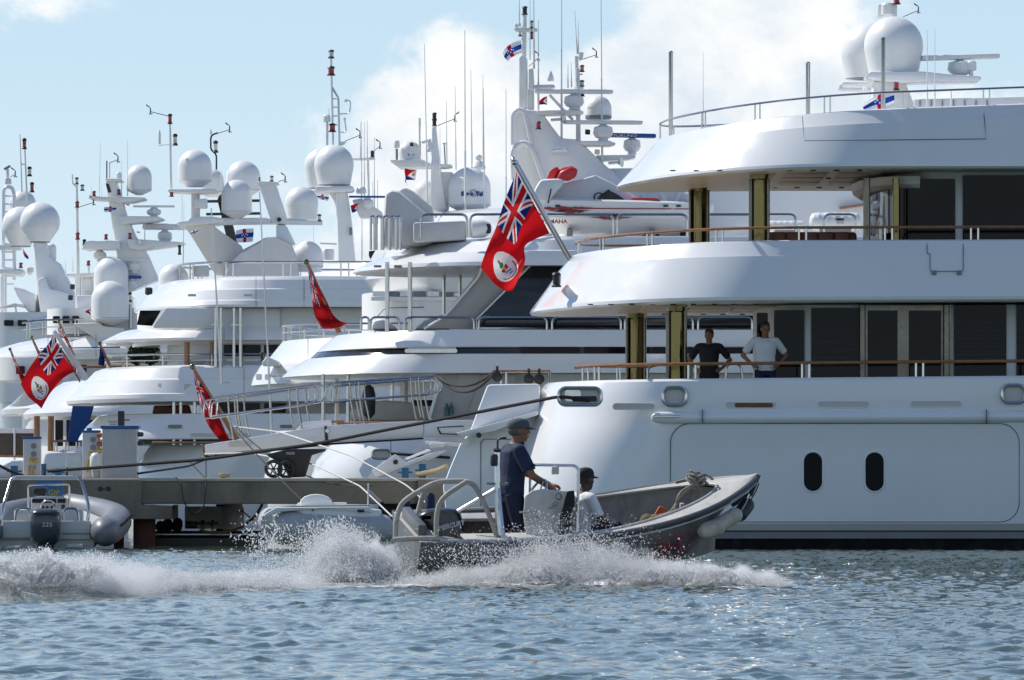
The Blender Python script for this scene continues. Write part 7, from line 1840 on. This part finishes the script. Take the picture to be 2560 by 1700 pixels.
def flag(name, label, rows, Y, pat, nu=70, nv=40, fold=.05, nf=2.5, group=None, cat='flag', ph=0.0):
    """rows: edge curves from top to bottom of the hoist, each a list of (px, py) from hoist to fly"""
    vs, cols, fs = [], [], []
    curves = rows
    for j in range(nv + 1):
        v = j / nv
        for i in range(nu + 1):
            u = i / nu; q = catmull([catmull(r, u) for r in curves], v)
            dy = fold * (math.sin(u * nf * 6.283 + v * 2.0 + ph) * u ** .6 + .5 * math.sin(v * 9 + u * 5 + ph))
            vs.append(P(q[0], q[1], Y) + Vector((0, dy, 0)))
    c = Vector(vs[0]); vs = [p - c for p in vs]
    for j in range(nv):
        for i in range(nu):
            a = j * (nu + 1) + i; fs.append((a, a + 1, a + nu + 2, a + nu + 1)); cols.append(pat((i + .5) / nu, (j + .5) / nv))
    me = bpy.data.meshes.new(name); me.from_pydata([tuple(p) for p in vs], [], fs)
    at = me.color_attributes.new('print', 'FLOAT_COLOR', 'CORNER')
    arr = np.repeat(np.array([(*q, 1) for q in cols], np.float32), 4, axis=0); at.data.foreach_set('color', arr.ravel())
    me.materials.append(FLAGM); me.polygons.foreach_set('use_smooth', [True] * len(fs))
    o = bpy.data.objects.new(name, me); COL.objects.link(o); o.location = c
    return put_props(o, label, cat, group)
# big ensign hanging from the front yacht's staff
flag('ensign', 'large red ensign with white badge hanging from the front yacht stern staff',
     [[(1291, 430), (1262, 500), (1243, 560), (1222, 610), (1201, 668)], [(1312, 468), (1285, 530), (1262, 590), (1240, 645), (1220, 690)], [(1334, 508), (1308, 556), (1288, 612), (1262, 672), (1240, 712)], [(1354, 545), (1322, 585), (1304, 620), (1290, 680), (1262, 726)], [(1374, 583), (1335, 600), (1312, 617), (1311, 662), (1281, 726)]], 134.9, red_ensign, 170, 110, .20, 2.1)
# ensign at the left edge on its white staff
flag('ensign', 'red ensign with white badge billowing on the white staff at far left',
     [[(135, 836), (118, 862), (95, 890), (70, 925), (52, 960)], [(146, 862), (128, 892), (106, 920), (84, 950), (66, 985)], [(160, 890), (142, 918), (122, 940), (98, 972), (80, 1000)], [(174, 912), (158, 932), (140, 948), (112, 990), (95, 1012)], [(188, 928), (170, 938), (152, 952), (124, 985), (104, 1022)]], 183.0, red_ensign, 130, 80, .13, 1.5)
st = thing('flag_staff', 'white sloping flag staff above the rounded sunlit stern tier at left', 'flagpole', P(215, 948, 183.5))
MB().tube([P(217, 948, 183.5), P(135, 828, 183.5)], [.085, .05], 10).build('pole', 'white_matt', st)
MB().tube([P(200, 955, 183.4), P(186, 928, 183.4), P(150, 868, 183.4)], .02, 6).build('halyard', 'leather_brown', st)
# furled ensigns on teak staffs
def staff(a, b, Y, label, r=.05):
    t = thing('flag_staff', label, 'flagpole', P(b[0], b[1], Y)); MB().tube([P(*b, Y), P(*a, Y)], [r * 1.2, r * .75], 10).build('pole', 'teak', t); MB().ball(P(a[0] - 1, a[1] - 2, Y), r * 1.25, 10).build('finial', 'brass', t); return t
staff((482, 919), (596, 1104), 158.5, 'teak flag staff leaning out behind the gangway handrail')
flag('furled_ensign', 'red ensign hanging in folds from the teak staff behind the gangway', [[(483, 927), (488, 962), (498, 1004), (514, 1050), (540, 1090), (570, 1116)], [(500, 955), (505, 970), (515, 1000), (535, 1050), (560, 1090), (574, 1106)], [(522, 988), (532, 1005), (545, 1035), (560, 1070), (572, 1095), (582, 1104)]], 158.4, plain_ensign, 70, 30, .10, 4)
staff((767, 657), (848, 832), 158.6, 'teak flag staff above the black-banded yacht stern')
flag('furled_ensign', 'narrow red ensign hanging down the teak staff above the banded yacht stern', [[(768, 664), (774, 705), (780, 750), (788, 792), (808, 822)], [(784, 692), (792, 728), (802, 768), (818, 802), (842, 820)], [(800, 725), (815, 752), (832, 785), (850, 802), (870, 808)]], 158.5, plain_ensign, 70, 30, .10, 3)
for (a, b, Y, lab) in (((26, 875), (60, 960), 214, 'thin dark staff of the leftmost furled flag'), ((80, 845), (105, 900), 213, 'thin dark staff of the second furled flag from left'), ((148, 806), (185, 890), 212, 'thin dark staff of the furled flag behind the white staff'), ((250, 860), (275, 915), 184.5, 'thin brown staff of the dark blue ensign')):
    staff(a, b, Y, lab, .04)
flag('furled_ensign', 'furled red ensign with union corner at the extreme left', [[(27, 880), (32, 900), (42, 925), (54, 955)], [(36, 895), (44, 912), (54, 935), (62, 948)], [(44, 918), (54, 930), (60, 940), (62, 938)]], 213.9, plain_ensign, 50, 24, .1, 3)
flag('furled_ensign', 'furled union flag behind the left red ensign', [[(80, 850), (88, 865), (100, 880), (106, 892)], [(92, 868), (98, 880), (104, 890), (104, 900)], [(102, 890), (98, 900), (92, 905), (92, 912)]], 212.9, union_flag, 50, 24, .1, 3)
flag('furled_ensign', 'furled union flag just right of the white staff', [[(148, 814), (146, 826), (160, 845), (178, 884)], [(156, 822), (160, 840), (170, 862), (180, 884)], [(162, 834), (170, 850), (176, 868), (181, 880)]], 211.9, union_flag, 50, 24, .1, 3)
flag('blue_ensign', 'dark blue ensign drooping beside the rounded stern tier', [[(250, 866), (248, 890), (246, 912)], [(256, 880), (256, 896), (254, 914)], [(262, 894), (262, 905), (261, 914)]], 184.4, lambda u, v: BLU, 30, 16, .06, 3)
# courtesy flags in the rigging
CG = 'courtesy flags in the rigging'
for (lab, pts, Y, pat) in (('blue, white and red courtesy flag on the tall mast of the banded yacht', [[(1302, 98), (1280, 108), (1264, 120), (1257, 134)], [(1304, 116), (1285, 124), (1268, 134), (1262, 145)], [(1304, 132), (1290, 138), (1276, 146), (1270, 154)]], 153.6, antilles),
                           ('small red and blue courtesy flag with white wedge below the radar bar', [[(1368, 240), (1358, 244), (1348, 252)], [(1368, 251), (1358, 254), (1348, 259)], [(1368, 262), (1358, 261), (1348, 262)]], 153.0, maarten),
                           ('white, red and blue courtesy flag on the inclined mast at left', [[(260, 518), (276, 516), (291, 514)], [(260, 524), (276, 523), (291, 521)], [(261, 530), (276, 530), (291, 528)]], 225.0, antilles),
                           ('large courtesy flag with red cross under the cross beam and tarpaulin', [[(590, 576), (610, 572), (634, 571)], [(590, 592), (612, 588), (634, 586)], [(592, 606), (612, 606), (632, 604)]], 189.0, antilles),
                           ('small courtesy flag hanging at the sloping arch leg', [[(474, 580), (484, 576), (495, 572)], [(476, 584), (486, 580), (496, 576)], [(480, 586), (488, 584), (496, 580)]], 188.5, antilles),
                           ('courtesy flag under the twin dome platform', [[(792, 488), (806, 486), (822, 490)], [(792, 492), (806, 492), (822, 496)], [(798, 498), (808, 500), (820, 503)]], 206.0, antilles),
                           ('red and blue courtesy flag with white wedge right of the dome column', [[(899, 508), (888, 510), (876, 514)], [(896, 518), (886, 522), (878, 524)], [(894, 524), (888, 530), (880, 532)]], 206.5, maarten),
                           ('drooping red and blue courtesy flag under the small lettered dome', [[(1042, 424), (1026, 424), (1012, 422), (1013, 440)], [(1040, 436), (1026, 438), (1014, 444), (1016, 458)], [(1038, 450), (1024, 450), (1012, 452), (1022, 466)]], 169.0, maarten),
                           ('white and red courtesy flag draped behind the top rail of the front yacht', [[(2234, 226), (2210, 232), (2190, 240), (2160, 258)], [(2236, 244), (2212, 252), (2186, 256), (2158, 272)], [(2236, 262), (2214, 274), (2190, 276), (2170, 276)]], 134.2, antilles),
                           ('small striped courtesy flag beside the ball radome column', [[(60, 610), (58, 622), (70, 640)], [(58, 620), (62, 636), (72, 646)], [(57, 630), (62, 642), (70, 648)]], 240.0, maarten),
                           ('small courtesy flag left of the lower grey dome', [[(228, 770), (220, 774), (213, 778)], [(228, 776), (222, 778), (214, 780)], [(227, 788), (222, 784), (214, 781)]], 221.0, maarten)):
    flag('courtesy_flag', lab, pts, Y, pat, 44, 26, .035, 1.5, CG)

# ================================================================== lines
FL = hull_fair = P(1405, 992, 129.9)
rope('mooring_line', [P(1472, 1002, 129.95), P(1404, 990, 129.88), P(1000, 1068, 133.0), P(800, 1108, 134.2), P(500, 1150, 136), P(120, 1178, 137.6)], .031, 'rope_dark', 'long dark mooring line from the front yacht fairlead to the pier at left', sag=.2)
rope('mooring_line', [P(345, 1184, 138.4), P(470, 1166, 142), P(540, 1138, 146.5)], .022, 'rope_dark', 'dark line from the gangway tip to the cabinet foot')
rope('mooring_line', [P(-30, 1150, 138.3), P(30, 1180, 138.2), P(60, 1190, 138.2)], .03, 'rope_dark', 'dark mooring line entering at the left edge of the pier')
rope('tender_line', [P(582, 1068, 146.5), P(782, 1276, 127.1)], .014, 'rope_dark', 'thin dark line from the gangway rail down to the tender', sag=.05)
rope('tender_line', [P(470, 1150, 146.5), P(625, 1293, 141.0)], .013, 'rope_dark', 'thin dark line from the gangway tip to the pontoon', sag=.05)
rope('tender_line', [P(590, 1068, 146.5), P(930, 1215, 134)], .012, 'rope_dark', 'thin dark line from the gangway rail to the small flag pole', sag=.35)
rope('stern_line', [P(585, 1066, 146.6), P(700, 1080, 145), P(880, 1140, 138), P(1020, 1215, 134), P(1110, 1300, 132.5)], .015, 'rope_white', 'upper white line slanting down to the right from the gangway end')
rope('stern_line', [P(512, 1135, 146.4), P(620, 1132, 145), P(780, 1160, 139), P(900, 1215, 133), P(1000, 1310, 129)], .015, 'rope_white', 'lower white line slanting down to the right from the gangway end')
rope('snubber', [P(925, 1230, 132.3), P(955, 1258, 131.2)], .035, 'black_rubber', 'black rubber snubber on the lower white line', 'rope')
rope('hanging_cable', [P(440, 1194, 137.9), P(452, 1205, 137.7), P(460, 1260, 137.6), P(485, 1288, 137.6), P(510, 1270, 137.7), P(515, 1200, 137.8), P(515, 1150, 146)], .014, 'rope_dark', 'black cable looping over the pier face')
rope('hanging_cable', [P(1062, 1004, 147), P(1000, 1004, 147), P(960, 1020, 147)], .01, 'rope_dark', 'thin black cord on the gangway root') if False else None
for k, (dy, lab) in enumerate(((0, 'upper black hose sagging from gangway rail to the stern post'), (14, 'lower black hose sagging from gangway rail to the stern post'))):
    rope('power_hose', [P(1092 + k * 4, 942 + k * 2, 146.6), P(1235, 930 + k * 3, 136.2)], .03, 'rope_dark', lab, sag=.22 + .1 * k)
rope('yellow_hose', [P(655, 1262, 139.5), P(640, 1290, 139.9), P(600, 1322, 140.5), P(540, 1334, 140.6), P(500, 1326, 140.8)], .028, 'rope_yellow', 'yellow hose hanging from the pier onto the pontoon')
rope('pier_rope', [P(1042, 1186, 138.9), P(1090, 1178, 138.6), P(1116, 1166, 138.3)], .05, 'rope_tan', 'thick tan rope leading off the blue bollards')
for (px0, py0, px1, py1, Y, lab) in ((528, 520, 554, 960, 160, 'left of two tall thin flag halyards in front of the stepped yacht'), (649, 480, 680, 1090, 160, 'right of two tall thin flag halyards in front of the stepped yacht')):
    b = MB().tube([P(px0, py0, Y), P((px0 + px1) / 2, (py0 + py1) / 2, Y), P(px1, py1, Y)], [.014, .02, .03], 7); b.tube([P(px1 - 4, py1 - 150, Y), P(px1 + 22, py1 - 152, Y)] if px0 > 600 else [P(px1 - 4, py1 - 4, Y), P(px1 + 20, py1 - 6, Y)], .02, 6)
    single(b, 'fishing_rod', 'brushed_steel', lab, 'pole')
# small fenders and blocks at the front yacht's stern rail
for (px, py, Y, lab) in ((1243, 942, 135.8, 'black winch block at the end of the stern rail'), (1322, 948, 135.6, 'left of two black rope blocks under the stern rail'), (1348, 948, 135.6, 'right of two black rope blocks under the stern rail')):
    b = MB().lathe([(.03, -.09), (.1, -.07), (.1, .07), (.03, .09)], P(px, py, Y), 14, axis=(0, 1, 0)); b.box(P(px, py - 16, Y), (.05, .06, .16))
    single(b, 'rope_block', 'black_plastic', lab, 'block')
single(MB().lathe([(.03, 0), (S(16, 152), .12), (S(17, 152), S(60, 152)), (S(12, 152), S(80, 152)), (.03, S(86, 152))], P(922, 1048, 152), 18), 'aft_fender', 'fender_black', 'long black fender hanging in the banded yacht aft opening', 'fender')
def canister(px, py, w, h, Y, label):
    t = thing('life_raft', label, 'life raft', P(px, py + h / 2, Y)); r = S(h, Y) / 2; L = S(w, Y); a = P(px - w / 2, py, Y)
    prof = [(.03, 0), (r * .6, .02), (r * .92, r * .35), (r, r * .6)]
    for k in range(5): x = r * .6 + (L - 1.2 * r) * (k + .5) / 5; prof += [(r, x - .04), (r * 1.05, x - .02), (r * 1.05, x + .02), (r, x + .04)]
    prof += [(r, L - r * .6), (r * .92, L - r * .35), (r * .6, L - .02), (.03, L)]
    MB().lathe(prof, a, 24, axis=(1, 0, 0)).build('shell', 'white_matt', t, 40)
    MB().box(P(px, py + h * .5, Y), (L * .6, r * 1.6, .08)).build('cradle', 'socket_grey', t); return t
c1 = canister(1965, 566, 95, 28, 151.6, 'smaller white life raft canister left of the large one')
c2 = canister(2088, 554, 130, 44, 151.2, 'large white life raft canister with black label by the round glass wall')
plate(c2, 2090, 546, 2110, 551, 150.98, .03, 0, 'decal_black', 'label_plate')
text_mesh('SOLAS', S(6, 151), 'decal_black', c2, Matrix.Translation(P(2100, 557, 150.99)) @ FACE_CAM, 'label_lettering')
# ================================================================== wake, foam and spray
def vnoise(x, y, seed):
    rng = np.random.default_rng(seed); tab = rng.random((256, 256))
    xi, yi = np.floor(x).astype(int), np.floor(y).astype(int); fx, fy = x - xi, y - yi; fx = fx * fx * (3 - 2 * fx); fy = fy * fy * (3 - 2 * fy)
    g = lambda a, b: tab[a & 255, b & 255]
    return (g(xi, yi) * (1 - fx) + g(xi + 1, yi) * fx) * (1 - fy) + (g(xi, yi + 1) * (1 - fx) + g(xi + 1, yi + 1) * fx) * fy
def fbm(x, y, seed, oct_=5, gain=.55):
    s = 0; a = 1; n = 0
    for o in range(oct_): s = s + a * (vnoise(x * 2 ** o, y * 2 ** o, seed + o) - .5); n += a; a *= gain
    return s / n * 2
def foam_mat(name, cover, soft, scale, green=(.36, .50, .45), gmix=.0):
    """white water: opaque where the froth is thick, clear between the strands"""
    m = bpy.data.materials.new(name); m.use_nodes = True; t = NT(m.node_tree); t.n.clear()
    out = t.node('ShaderNodeOutputMaterial'); b = t.node('ShaderNodeBsdfPrincipled'); tr = t.node('ShaderNodeBsdfTransparent'); mx = t.node('ShaderNodeMixShader')
    geo = t.node('ShaderNodeNewGeometry'); mp = t.node('ShaderNodeMapping'); t.l.new(geo.outputs['Position'], mp.inputs[0]); mp.inputs['Scale'].default_value = (1, .55, 1)
    n1 = t.noise(mp.outputs[0], scale, 8, .66, 1.1); n2 = t.noise(mp.outputs[0], scale * 5, 5, .6, .5)
    at = t.node('ShaderNodeAttribute', attribute_name='froth')
    d = t.math('ADD', t.math('ADD', t.math('MULTIPLY', n1, .75), t.math('MULTIPLY', n2, .25)), t.math('SUBTRACT', at.outputs['Fac'], 0.5))
    al = t.mapr(d, cover, cover + soft, 0, 1, True)
    g = t.mapr(t.math('ADD', n1, t.math('MULTIPLY', at.outputs['Fac'], .5)), .45, .95, gmix, 0)
    t.l.new(t.mix(g, (.84, .85, .85, 1), (*green, 1)), b.inputs['Base Color']); b.inputs['Roughness'].default_value = .6; b.inputs['Subsurface Weight'].default_value = 0.0
    bm = t.node('ShaderNodeBump'); bm.inputs['Strength'].default_value = .8; bm.inputs['Distance'].default_value = .05; t.l.new(n2, bm.inputs['Height']); t.l.new(bm.outputs[0], b.inputs['Normal'])
    tl = t.node('ShaderNodeBsdfTranslucent'); tl.inputs['Color'].default_value = (1, 1, 1, 1); m2 = t.node('ShaderNodeMixShader'); m2.inputs[0].default_value = .75; t.l.new(b.outputs[0], m2.inputs[1]); t.l.new(tl.outputs[0], m2.inputs[2])
    t.l.new(al, mx.inputs[0]); t.l.new(tr.outputs[0], mx.inputs[1]); t.l.new(m2.outputs[0], mx.inputs[2]); t.l.new(mx.outputs[0], out.inputs[0]); return m
def droplet_mat():
    m = bpy.data.materials.new('droplet'); m.use_nodes = True; t = NT(m.node_tree); t.n.clear()
    out = t.node('ShaderNodeOutputMaterial'); b = t.node('ShaderNodeBsdfPrincipled'); tr = t.node('ShaderNodeBsdfTranslucent'); mx = t.node('ShaderNodeMixShader')
    b.inputs['Base Color'].default_value = (.95, .955, .96, 1); b.inputs['Roughness'].default_value = .3; tr.inputs['Color'].default_value = (1, 1, 1, 1); mx.inputs[0].default_value = .7
    t.l.new(b.outputs[0], mx.inputs[1]); t.l.new(tr.outputs[0], mx.inputs[2]); t.l.new(mx.outputs[0], out.inputs[0]); MATS['droplet'] = m
droplet_mat()

def set_froth(o, f):
    at = o.data.attributes.new('froth', 'FLOAT', 'POINT'); at.data.foreach_set('value', f.astype(np.float32).ravel())

def wake():
    # flat froth on the water around and behind the boat
    xs = np.linspace(X(-260, 81), X(2080, 81), 420); ys = np.linspace(66.5, 86.0, 230)
    Yg, Xg = np.meshgrid(ys, xs, indexing='ij'); dx, dy, dz = wave_field(Xg, Yg)
    px = CX + F * Xg / Yg
    cy = np.interp(Xg, WAKE_X, WAKE_Y)                     # wake axis drifts towards the camera behind the boat
    wdt = np.interp(px, [-300, 300, 700, 1000, 1300, 1750, 1980, 2090], [2.4, 2.2, 1.9, 1.7, 1.3, .9, .6, .1])
    dist = (Yg - cy) / wdt
    fr = np.exp(-dist ** 2 * .9) * np.interp(px, [-300, 900, 1700, 1950, 2060], [.78, .95, .95, .62, 0])
    fr = fr + .10 * fbm(Xg * .8, Yg * .5, 4)
    o = grid_mesh('wake_froth', Xg + dx, Yg + dy, dz - .02 + .018 + wake_height(Xg, Yg), foam_mat('froth_thin', .62, .30, 3.2)); set_froth(o, np.clip(fr, 0, 1))
    put_props(o, 'thin white froth spread over the water along the workboat wake', 'foam', kind='stuff')
    # breaking roller at the left and the banks of white water beside the hull
    def bank(name, label, pxs, tops, foot, Yc, halfw, seed, mat, nx=520, ny=90, rough=1.0):
        Ym = 75.0 if Yc is None else Yc
        xs = np.linspace(X(pxs[0], Ym), X(pxs[-1], Ym), nx); v = np.linspace(-1, 1, ny); V_, Xg = np.meshgrid(v, xs, indexing='ij')
        if Yc is None: Yc = np.interp(Xg, WAKE_X, WAKE_Y); foot = YH + F * HC / Yc
        px = CX + F * Xg / Yc; top = np.interp(px, pxs, tops); H = np.maximum((foot - top) / F * Yc, .02)
        prof = np.clip(1 - np.abs(V_ + .1) ** 1.7, 0, 1) ** 1.1
        n = fbm(Xg * 2.6, V_ * 1.6 + 7, seed, 6, .62); n2 = fbm(Xg * 9, V_ * 5 + 3, seed + 20, 5, .6)
        Zg = H * prof * (1 + .70 * rough * n + .20 * rough * n2) + .10 * rough * n * prof ** .5
        base = HC + (YH - foot) / F * Yc
        Yg = Yc + V_ * halfw + .22 * fbm(Xg * 3 + 40, V_ * 2, seed + 9) - .25 * prof * H
        o = grid_mesh(name, Xg + .12 * fbm(Xg * 4, V_ * 3 + 11, seed + 5) , Yg, base + Zg - .05, mat)
        edge = np.clip((1 - np.abs(V_)) * 2.4, 0, 1)
        f = edge * (.45 + .55 * np.clip(prof * 1.2, 0, 1)) + .25 * n; set_froth(o, np.clip(f, 0, 1))
        put_props(o, label, 'foam', kind='stuff'); return o
    bank('breaking_wake', 'breaking green and white wake roller rolling off to the left edge', [-300, -60, 60, 120, 210, 260, 330, 420, 520, 620, 700], [1428, 1416, 1404, 1394, 1416, 1404, 1426, 1440, 1456, 1468, 1474], 1512, None, 1.15, 11, foam_mat('froth_roller', .44, .40, 6.0, gmix=.6))
    bank('white_water', 'bank of white water thrown up behind the workboat stern', [560, 640, 720, 790, 850, 900, 960, 1030, 1090], [1472, 1462, 1454, 1442, 1420, 1424, 1440, 1454, 1464], 1474, 81.2, .7, 31, foam_mat('froth_stern', .52, .40, 7.0), rough=1.25)
    bank('side_wash', 'low bank of white wash along the near side of the workboat', [1000, 1100, 1250, 1400, 1550, 1700, 1800, 1900, 1985], [1462, 1452, 1440, 1430, 1430, 1432, 1438, 1452, 1466], 1470, 80.7, .55, 51, foam_mat('froth_side', .48, .40, 7.0), rough=1.0)
wake()

def mist(name, label, px, py, Y, hx, hy, hz, dens, scale, seed, thr=.42):
    """fine airborne water: a closed ball of thin white volume, torn by noise"""
    bm = bmesh.new(); bmesh.ops.create_icosphere(bm, subdivisions=3, radius=1.0); me = bpy.data.meshes.new(name); bm.to_mesh(me); bm.free()
    m = bpy.data.materials.new(name); m.use_nodes = True; t = NT(m.node_tree); t.n.clear(); out = t.node('ShaderNodeOutputMaterial'); v = t.node('ShaderNodeVolumePrincipled')
    v.inputs['Color'].default_value = (.98, .985, .99, 1); v.inputs['Anisotropy'].default_value = .0
    tc = t.node('ShaderNodeTexCoord'); ob = tc.outputs['Object']; ln = t.node('ShaderNodeVectorMath', operation='LENGTH'); t.l.new(ob, ln.inputs[0])
    geo = t.node('ShaderNodeNewGeometry'); mp = t.node('ShaderNodeMapping'); t.l.new(geo.outputs['Position'], mp.inputs[0]); mp.inputs['Location'].default_value = (seed * 3.7, 0, 0)
    n = t.noise(mp.outputs[0], scale, 6, .62, .6); sep = t.node('ShaderNodeSeparateXYZ'); t.l.new(ob, sep.inputs[0])
    core = t.math('SUBTRACT', 1.0, t.math('MULTIPLY', ln.outputs['Value'], ln.outputs['Value'])); d = t.math('ADD', t.math('MULTIPLY', n, 1.25), t.math('MULTIPLY', core, .45))
    d = t.math('SUBTRACT', d, t.math('ADD', thr + .28, t.math('MULTIPLY', sep.outputs[2], .16))); d = t.math('MULTIPLY', t.math('MAXIMUM', d, 0.0), dens * 3.0)
    d = t.math('MULTIPLY', d, t.mapr(core, 0, .35, 0, 1)); t.l.new(d, v.inputs['Density']); t.l.new(v.outputs[0], out.inputs['Volume']); me.materials.append(m)
    o = bpy.data.objects.new(name, me); COL.objects.link(o); o.location = P(px, py, Y); o.scale = (S(hx, Y), hy, S(hz, Y)); put_props(o, label, 'mist', kind='stuff')
mist('spray_mist', 'white mist hanging in the plume behind the workboat stern', 882, 1414, 81.35, 140, .5, 104, 22, 5.0, 1)
mist('spray_mist', 'low white mist along the near side of the workboat', 1500, 1442, 80.9, 540, .34, 52, 15, 4.0, 2, .38)
mist('spray_mist', 'white mist torn off the breaking wake roller at left', 120, 1448, 72.2, 420, .9, 74, 5, 4.5, 3, .46)
mist('spray_mist', 'white mist over the trail between roller and plume', 620, 1454, 78.0, 240, .9, 44, 3.5, 6.0, 6, .48)
mist('spray_mist', 'thin mist of fine drops in front of the workboat side', 1440, 1398, 80.95, 230, .2, 66, 6, 5.0, 4)

def droplets():
    rng = np.random.default_rng(5)
    PX, PY, YY, RR = [], [], [], []
    def burst(n, fpx, fpy, Yc, sy, r0, r1):
        a, b = fpx(n), None; b = fpy(a); PX.append(a); PY.append(b); YY.append(rng.normal(Yc, sy, n)); RR.append(r0 + (r1 - r0) * rng.random(n) ** 3)
    U = lambda a, b: (lambda n: rng.uniform(a, b, n))
    def ridge(xs, tops, foot, pw, wob=14):
        def f(a):
            tp = np.interp(a, xs, tops) + wob * fbm(a / 38.0, a * 0 + 3.3, 77, 4) * 2
            u = rng.random(len(a)) ** pw
            return foot - (foot - tp) * u
        return f
    def jets(nj, per, cx, sx, lo, hi, env, foot, drift, sdrift, Yc, sy, r0, r1, fan=11.0, pw=1.5):
        """filaments of drops on ballistic arcs: x centre / spread, envelope of heights, drift along the picture"""
        bx = np.clip(rng.normal(cx, sx, nj), lo, hi) if sx else rng.uniform(lo, hi, nj)
        hh = (foot - np.interp(bx, env[0], env[1])) * (.35 + .75 * rng.random(nj) ** .8); dr = rng.normal(drift, sdrift, nj); yj = rng.normal(Yc if Yc is not None else 75, sy, nj)
        if Yc is None:
            yw = 75.0
            for _ in range(6): yw = np.interp((bx - CX) / F * yw, WAKE_X, WAKE_Y)
            yj = yw + rng.normal(0, sy, nj); foot = YH + F * HC / yj + 4; hh = (foot - np.interp(bx, env[0], env[1])) * (.35 + .75 * rng.random(nj) ** .8); foot = foot[np.repeat(np.arange(nj), 1)]
        k = rng.poisson(per, nj) + 3; j = np.repeat(np.arange(nj), k); n = len(j)
        t_ = rng.random(n) ** pw * 1.35
        PX.append(bx[j] + dr[j] * t_ + rng.normal(0, 1, n) * (1.5 + fan * t_)); PY.append((foot[j] if hasattr(foot, '__len__') else foot) - hh[j] * (2 * t_ - t_ * t_) + rng.normal(0, 1, n) * (1.5 + fan * .8 * t_))
        YY.append(yj[j] + rng.normal(0, .05, n) + .12 * t_ * rng.normal(0, 1, n)); RR.append((r0 + (r1 - r0) * rng.random(n) ** 3.5))
    # stern plume: fans of water, then flung drops
    E1 = ([560, 690, 760, 810, 850, 885, 930, 985, 1050], [1452, 1430, 1392, 1352, 1322, 1328, 1372, 1415, 1440])
    jets(560, 58, 888, 56, 600, 1050, E1, 1472, -22, 32, 81.3, .28, .0026, .0085, 9, 1.25)
    jets(260, 40, 770, 120, 520, 1060, E1, 1474, -10, 40, 81.2, .35, .0026, .008, 10, 1.3)
    burst(1500, lambda n: rng.normal(800, 95, n), ridge([500, 650, 760, 860, 960, 1080], [1395, 1330, 1290, 1290, 1335, 1390], 1470, .8, 20), 81.6, .5, .0045, .013)
    burst(330, lambda n: rng.normal(655, 34, n), lambda a: rng.normal(1348, 32, len(a)), 81.8, .3, .006, .016)
    # wash along the near side: low dense sheet, and drops flung up in front of the hull
    E2 = ([1000, 1080, 1180, 1300, 1400, 1500, 1620, 1740, 1850, 1990], [1460, 1452, 1440, 1412, 1392, 1392, 1400, 1412, 1430, 1458])
    jets(1900, 42, 0, 0, 1000, 1985, E2, 1474, -38, 22, 80.8, .26, .0024, .007, 6, 1.2)
    E3 = ([1000, 1080, 1180, 1300, 1400, 1500, 1620, 1740, 1850], [1450, 1432, 1415, 1368, 1330, 1342, 1364, 1394, 1440])
    jets(430, 22, 1430, 150, 1040, 1800, E3, 1470, -50, 30, 80.85, .18, .003, .009, 12, 1.0)
    burst(1500, lambda n: rng.normal(1440, 100, n), ridge([1000, 1200, 1400, 1500, 1700, 1900], [1345, 1310, 1270, 1276, 1335, 1405], 1460, .9, 20), 80.95, .2, .003, .0085)
    burst(700, lambda n: rng.normal(1160, 70, n), lambda a: rng.normal(1390, 28, len(a)), 80.8, .15, .0035, .010)
    burst(9000, U(1600, 2010), ridge([1600, 1750, 1850, 2010], [1420, 1415, 1430, 1464], 1472, 2.0, 8), 80.9, .3, .0025, .007)
    # crest of the roller
    jets(700, 34, 0, 0, 280, 800, ([280, 400, 520, 640, 800], [1412, 1426, 1440, 1440, 1420]), 1480, -14, 24, None, .5, .0026, .008, 7, 1.1)
    E4 = ([-60, 60, 110, 160, 215, 260, 330, 420, 520, 640], [1408, 1392, 1380, 1396, 1408, 1392, 1412, 1430, 1446, 1460])
    jets(1500, 36, 0, 0, -70, 700, E4, 1494, -14, 22, None, .45, .0026, .0085, 6, .9)
    jets(260, 30, 0, 0, 470, 930, ([470, 640, 760, 930], [1452, 1436, 1425, 1410]), 1482, -20, 25, 80.9, .45, .003, .009, 8, 1.2)
    px = np.concatenate(PX); py = np.concatenate(PY); yy = np.concatenate(YY); rr = np.concatenate(RR)
    x = (px - CX) / F * yy; z = HC + (YH - py) / F * yy
    keep = z > -.05; x, yy, z, rr = x[keep], yy[keep], z[keep], rr[keep]; n = len(x)
    # drops stretched a little along their flight
    base = np.array([(1.25, 0, 0), (-.6, 1.1, 0), (-.6, -1.1, 0), (0, 0, 1.1), (0, 0, -1.1)], float); tri = np.array([(0, 1, 3), (1, 2, 3), (2, 0, 3), (1, 0, 4), (2, 1, 4), (0, 2, 4)])
    st = 1 + rng.random(n) ** 2 * .9
    co = np.stack([x, yy, z], -1)[:, None, :] + base[None] * rr[:, None, None] * np.stack([np.ones(n), np.ones(n), st], -1)[:, None, :]
    co[:, 3, 0] += rr * rng.normal(0, .8, n); co[:, 4, 0] -= rr * rng.normal(0, .8, n)
    fi = (tri[None] + (np.arange(n) * 5)[:, None, None]).reshape(-1)
    me = bpy.data.meshes.new('spray'); me.vertices.add(n * 5); me.vertices.foreach_set('co', co.astype(np.float32).ravel())
    nf = n * 6; me.loops.add(nf * 3); me.loops.foreach_set('vertex_index', fi.astype(np.int32)); me.polygons.add(nf); me.polygons.foreach_set('loop_start', (np.arange(nf) * 3).astype(np.int32)); me.polygons.foreach_set('use_smooth', np.ones(nf, bool))
    me.update(calc_edges=True); me.materials.append(MATS['droplet'])
    o = bpy.data.objects.new('spray', me); COL.objects.link(o); put_props(o, 'white spray of water drops flung up around the speeding workboat', 'spray', kind='stuff')
droplets()
for o in bpy.data.objects:
    for k in ('_m', '_local'):
        if k in o: del o[k]
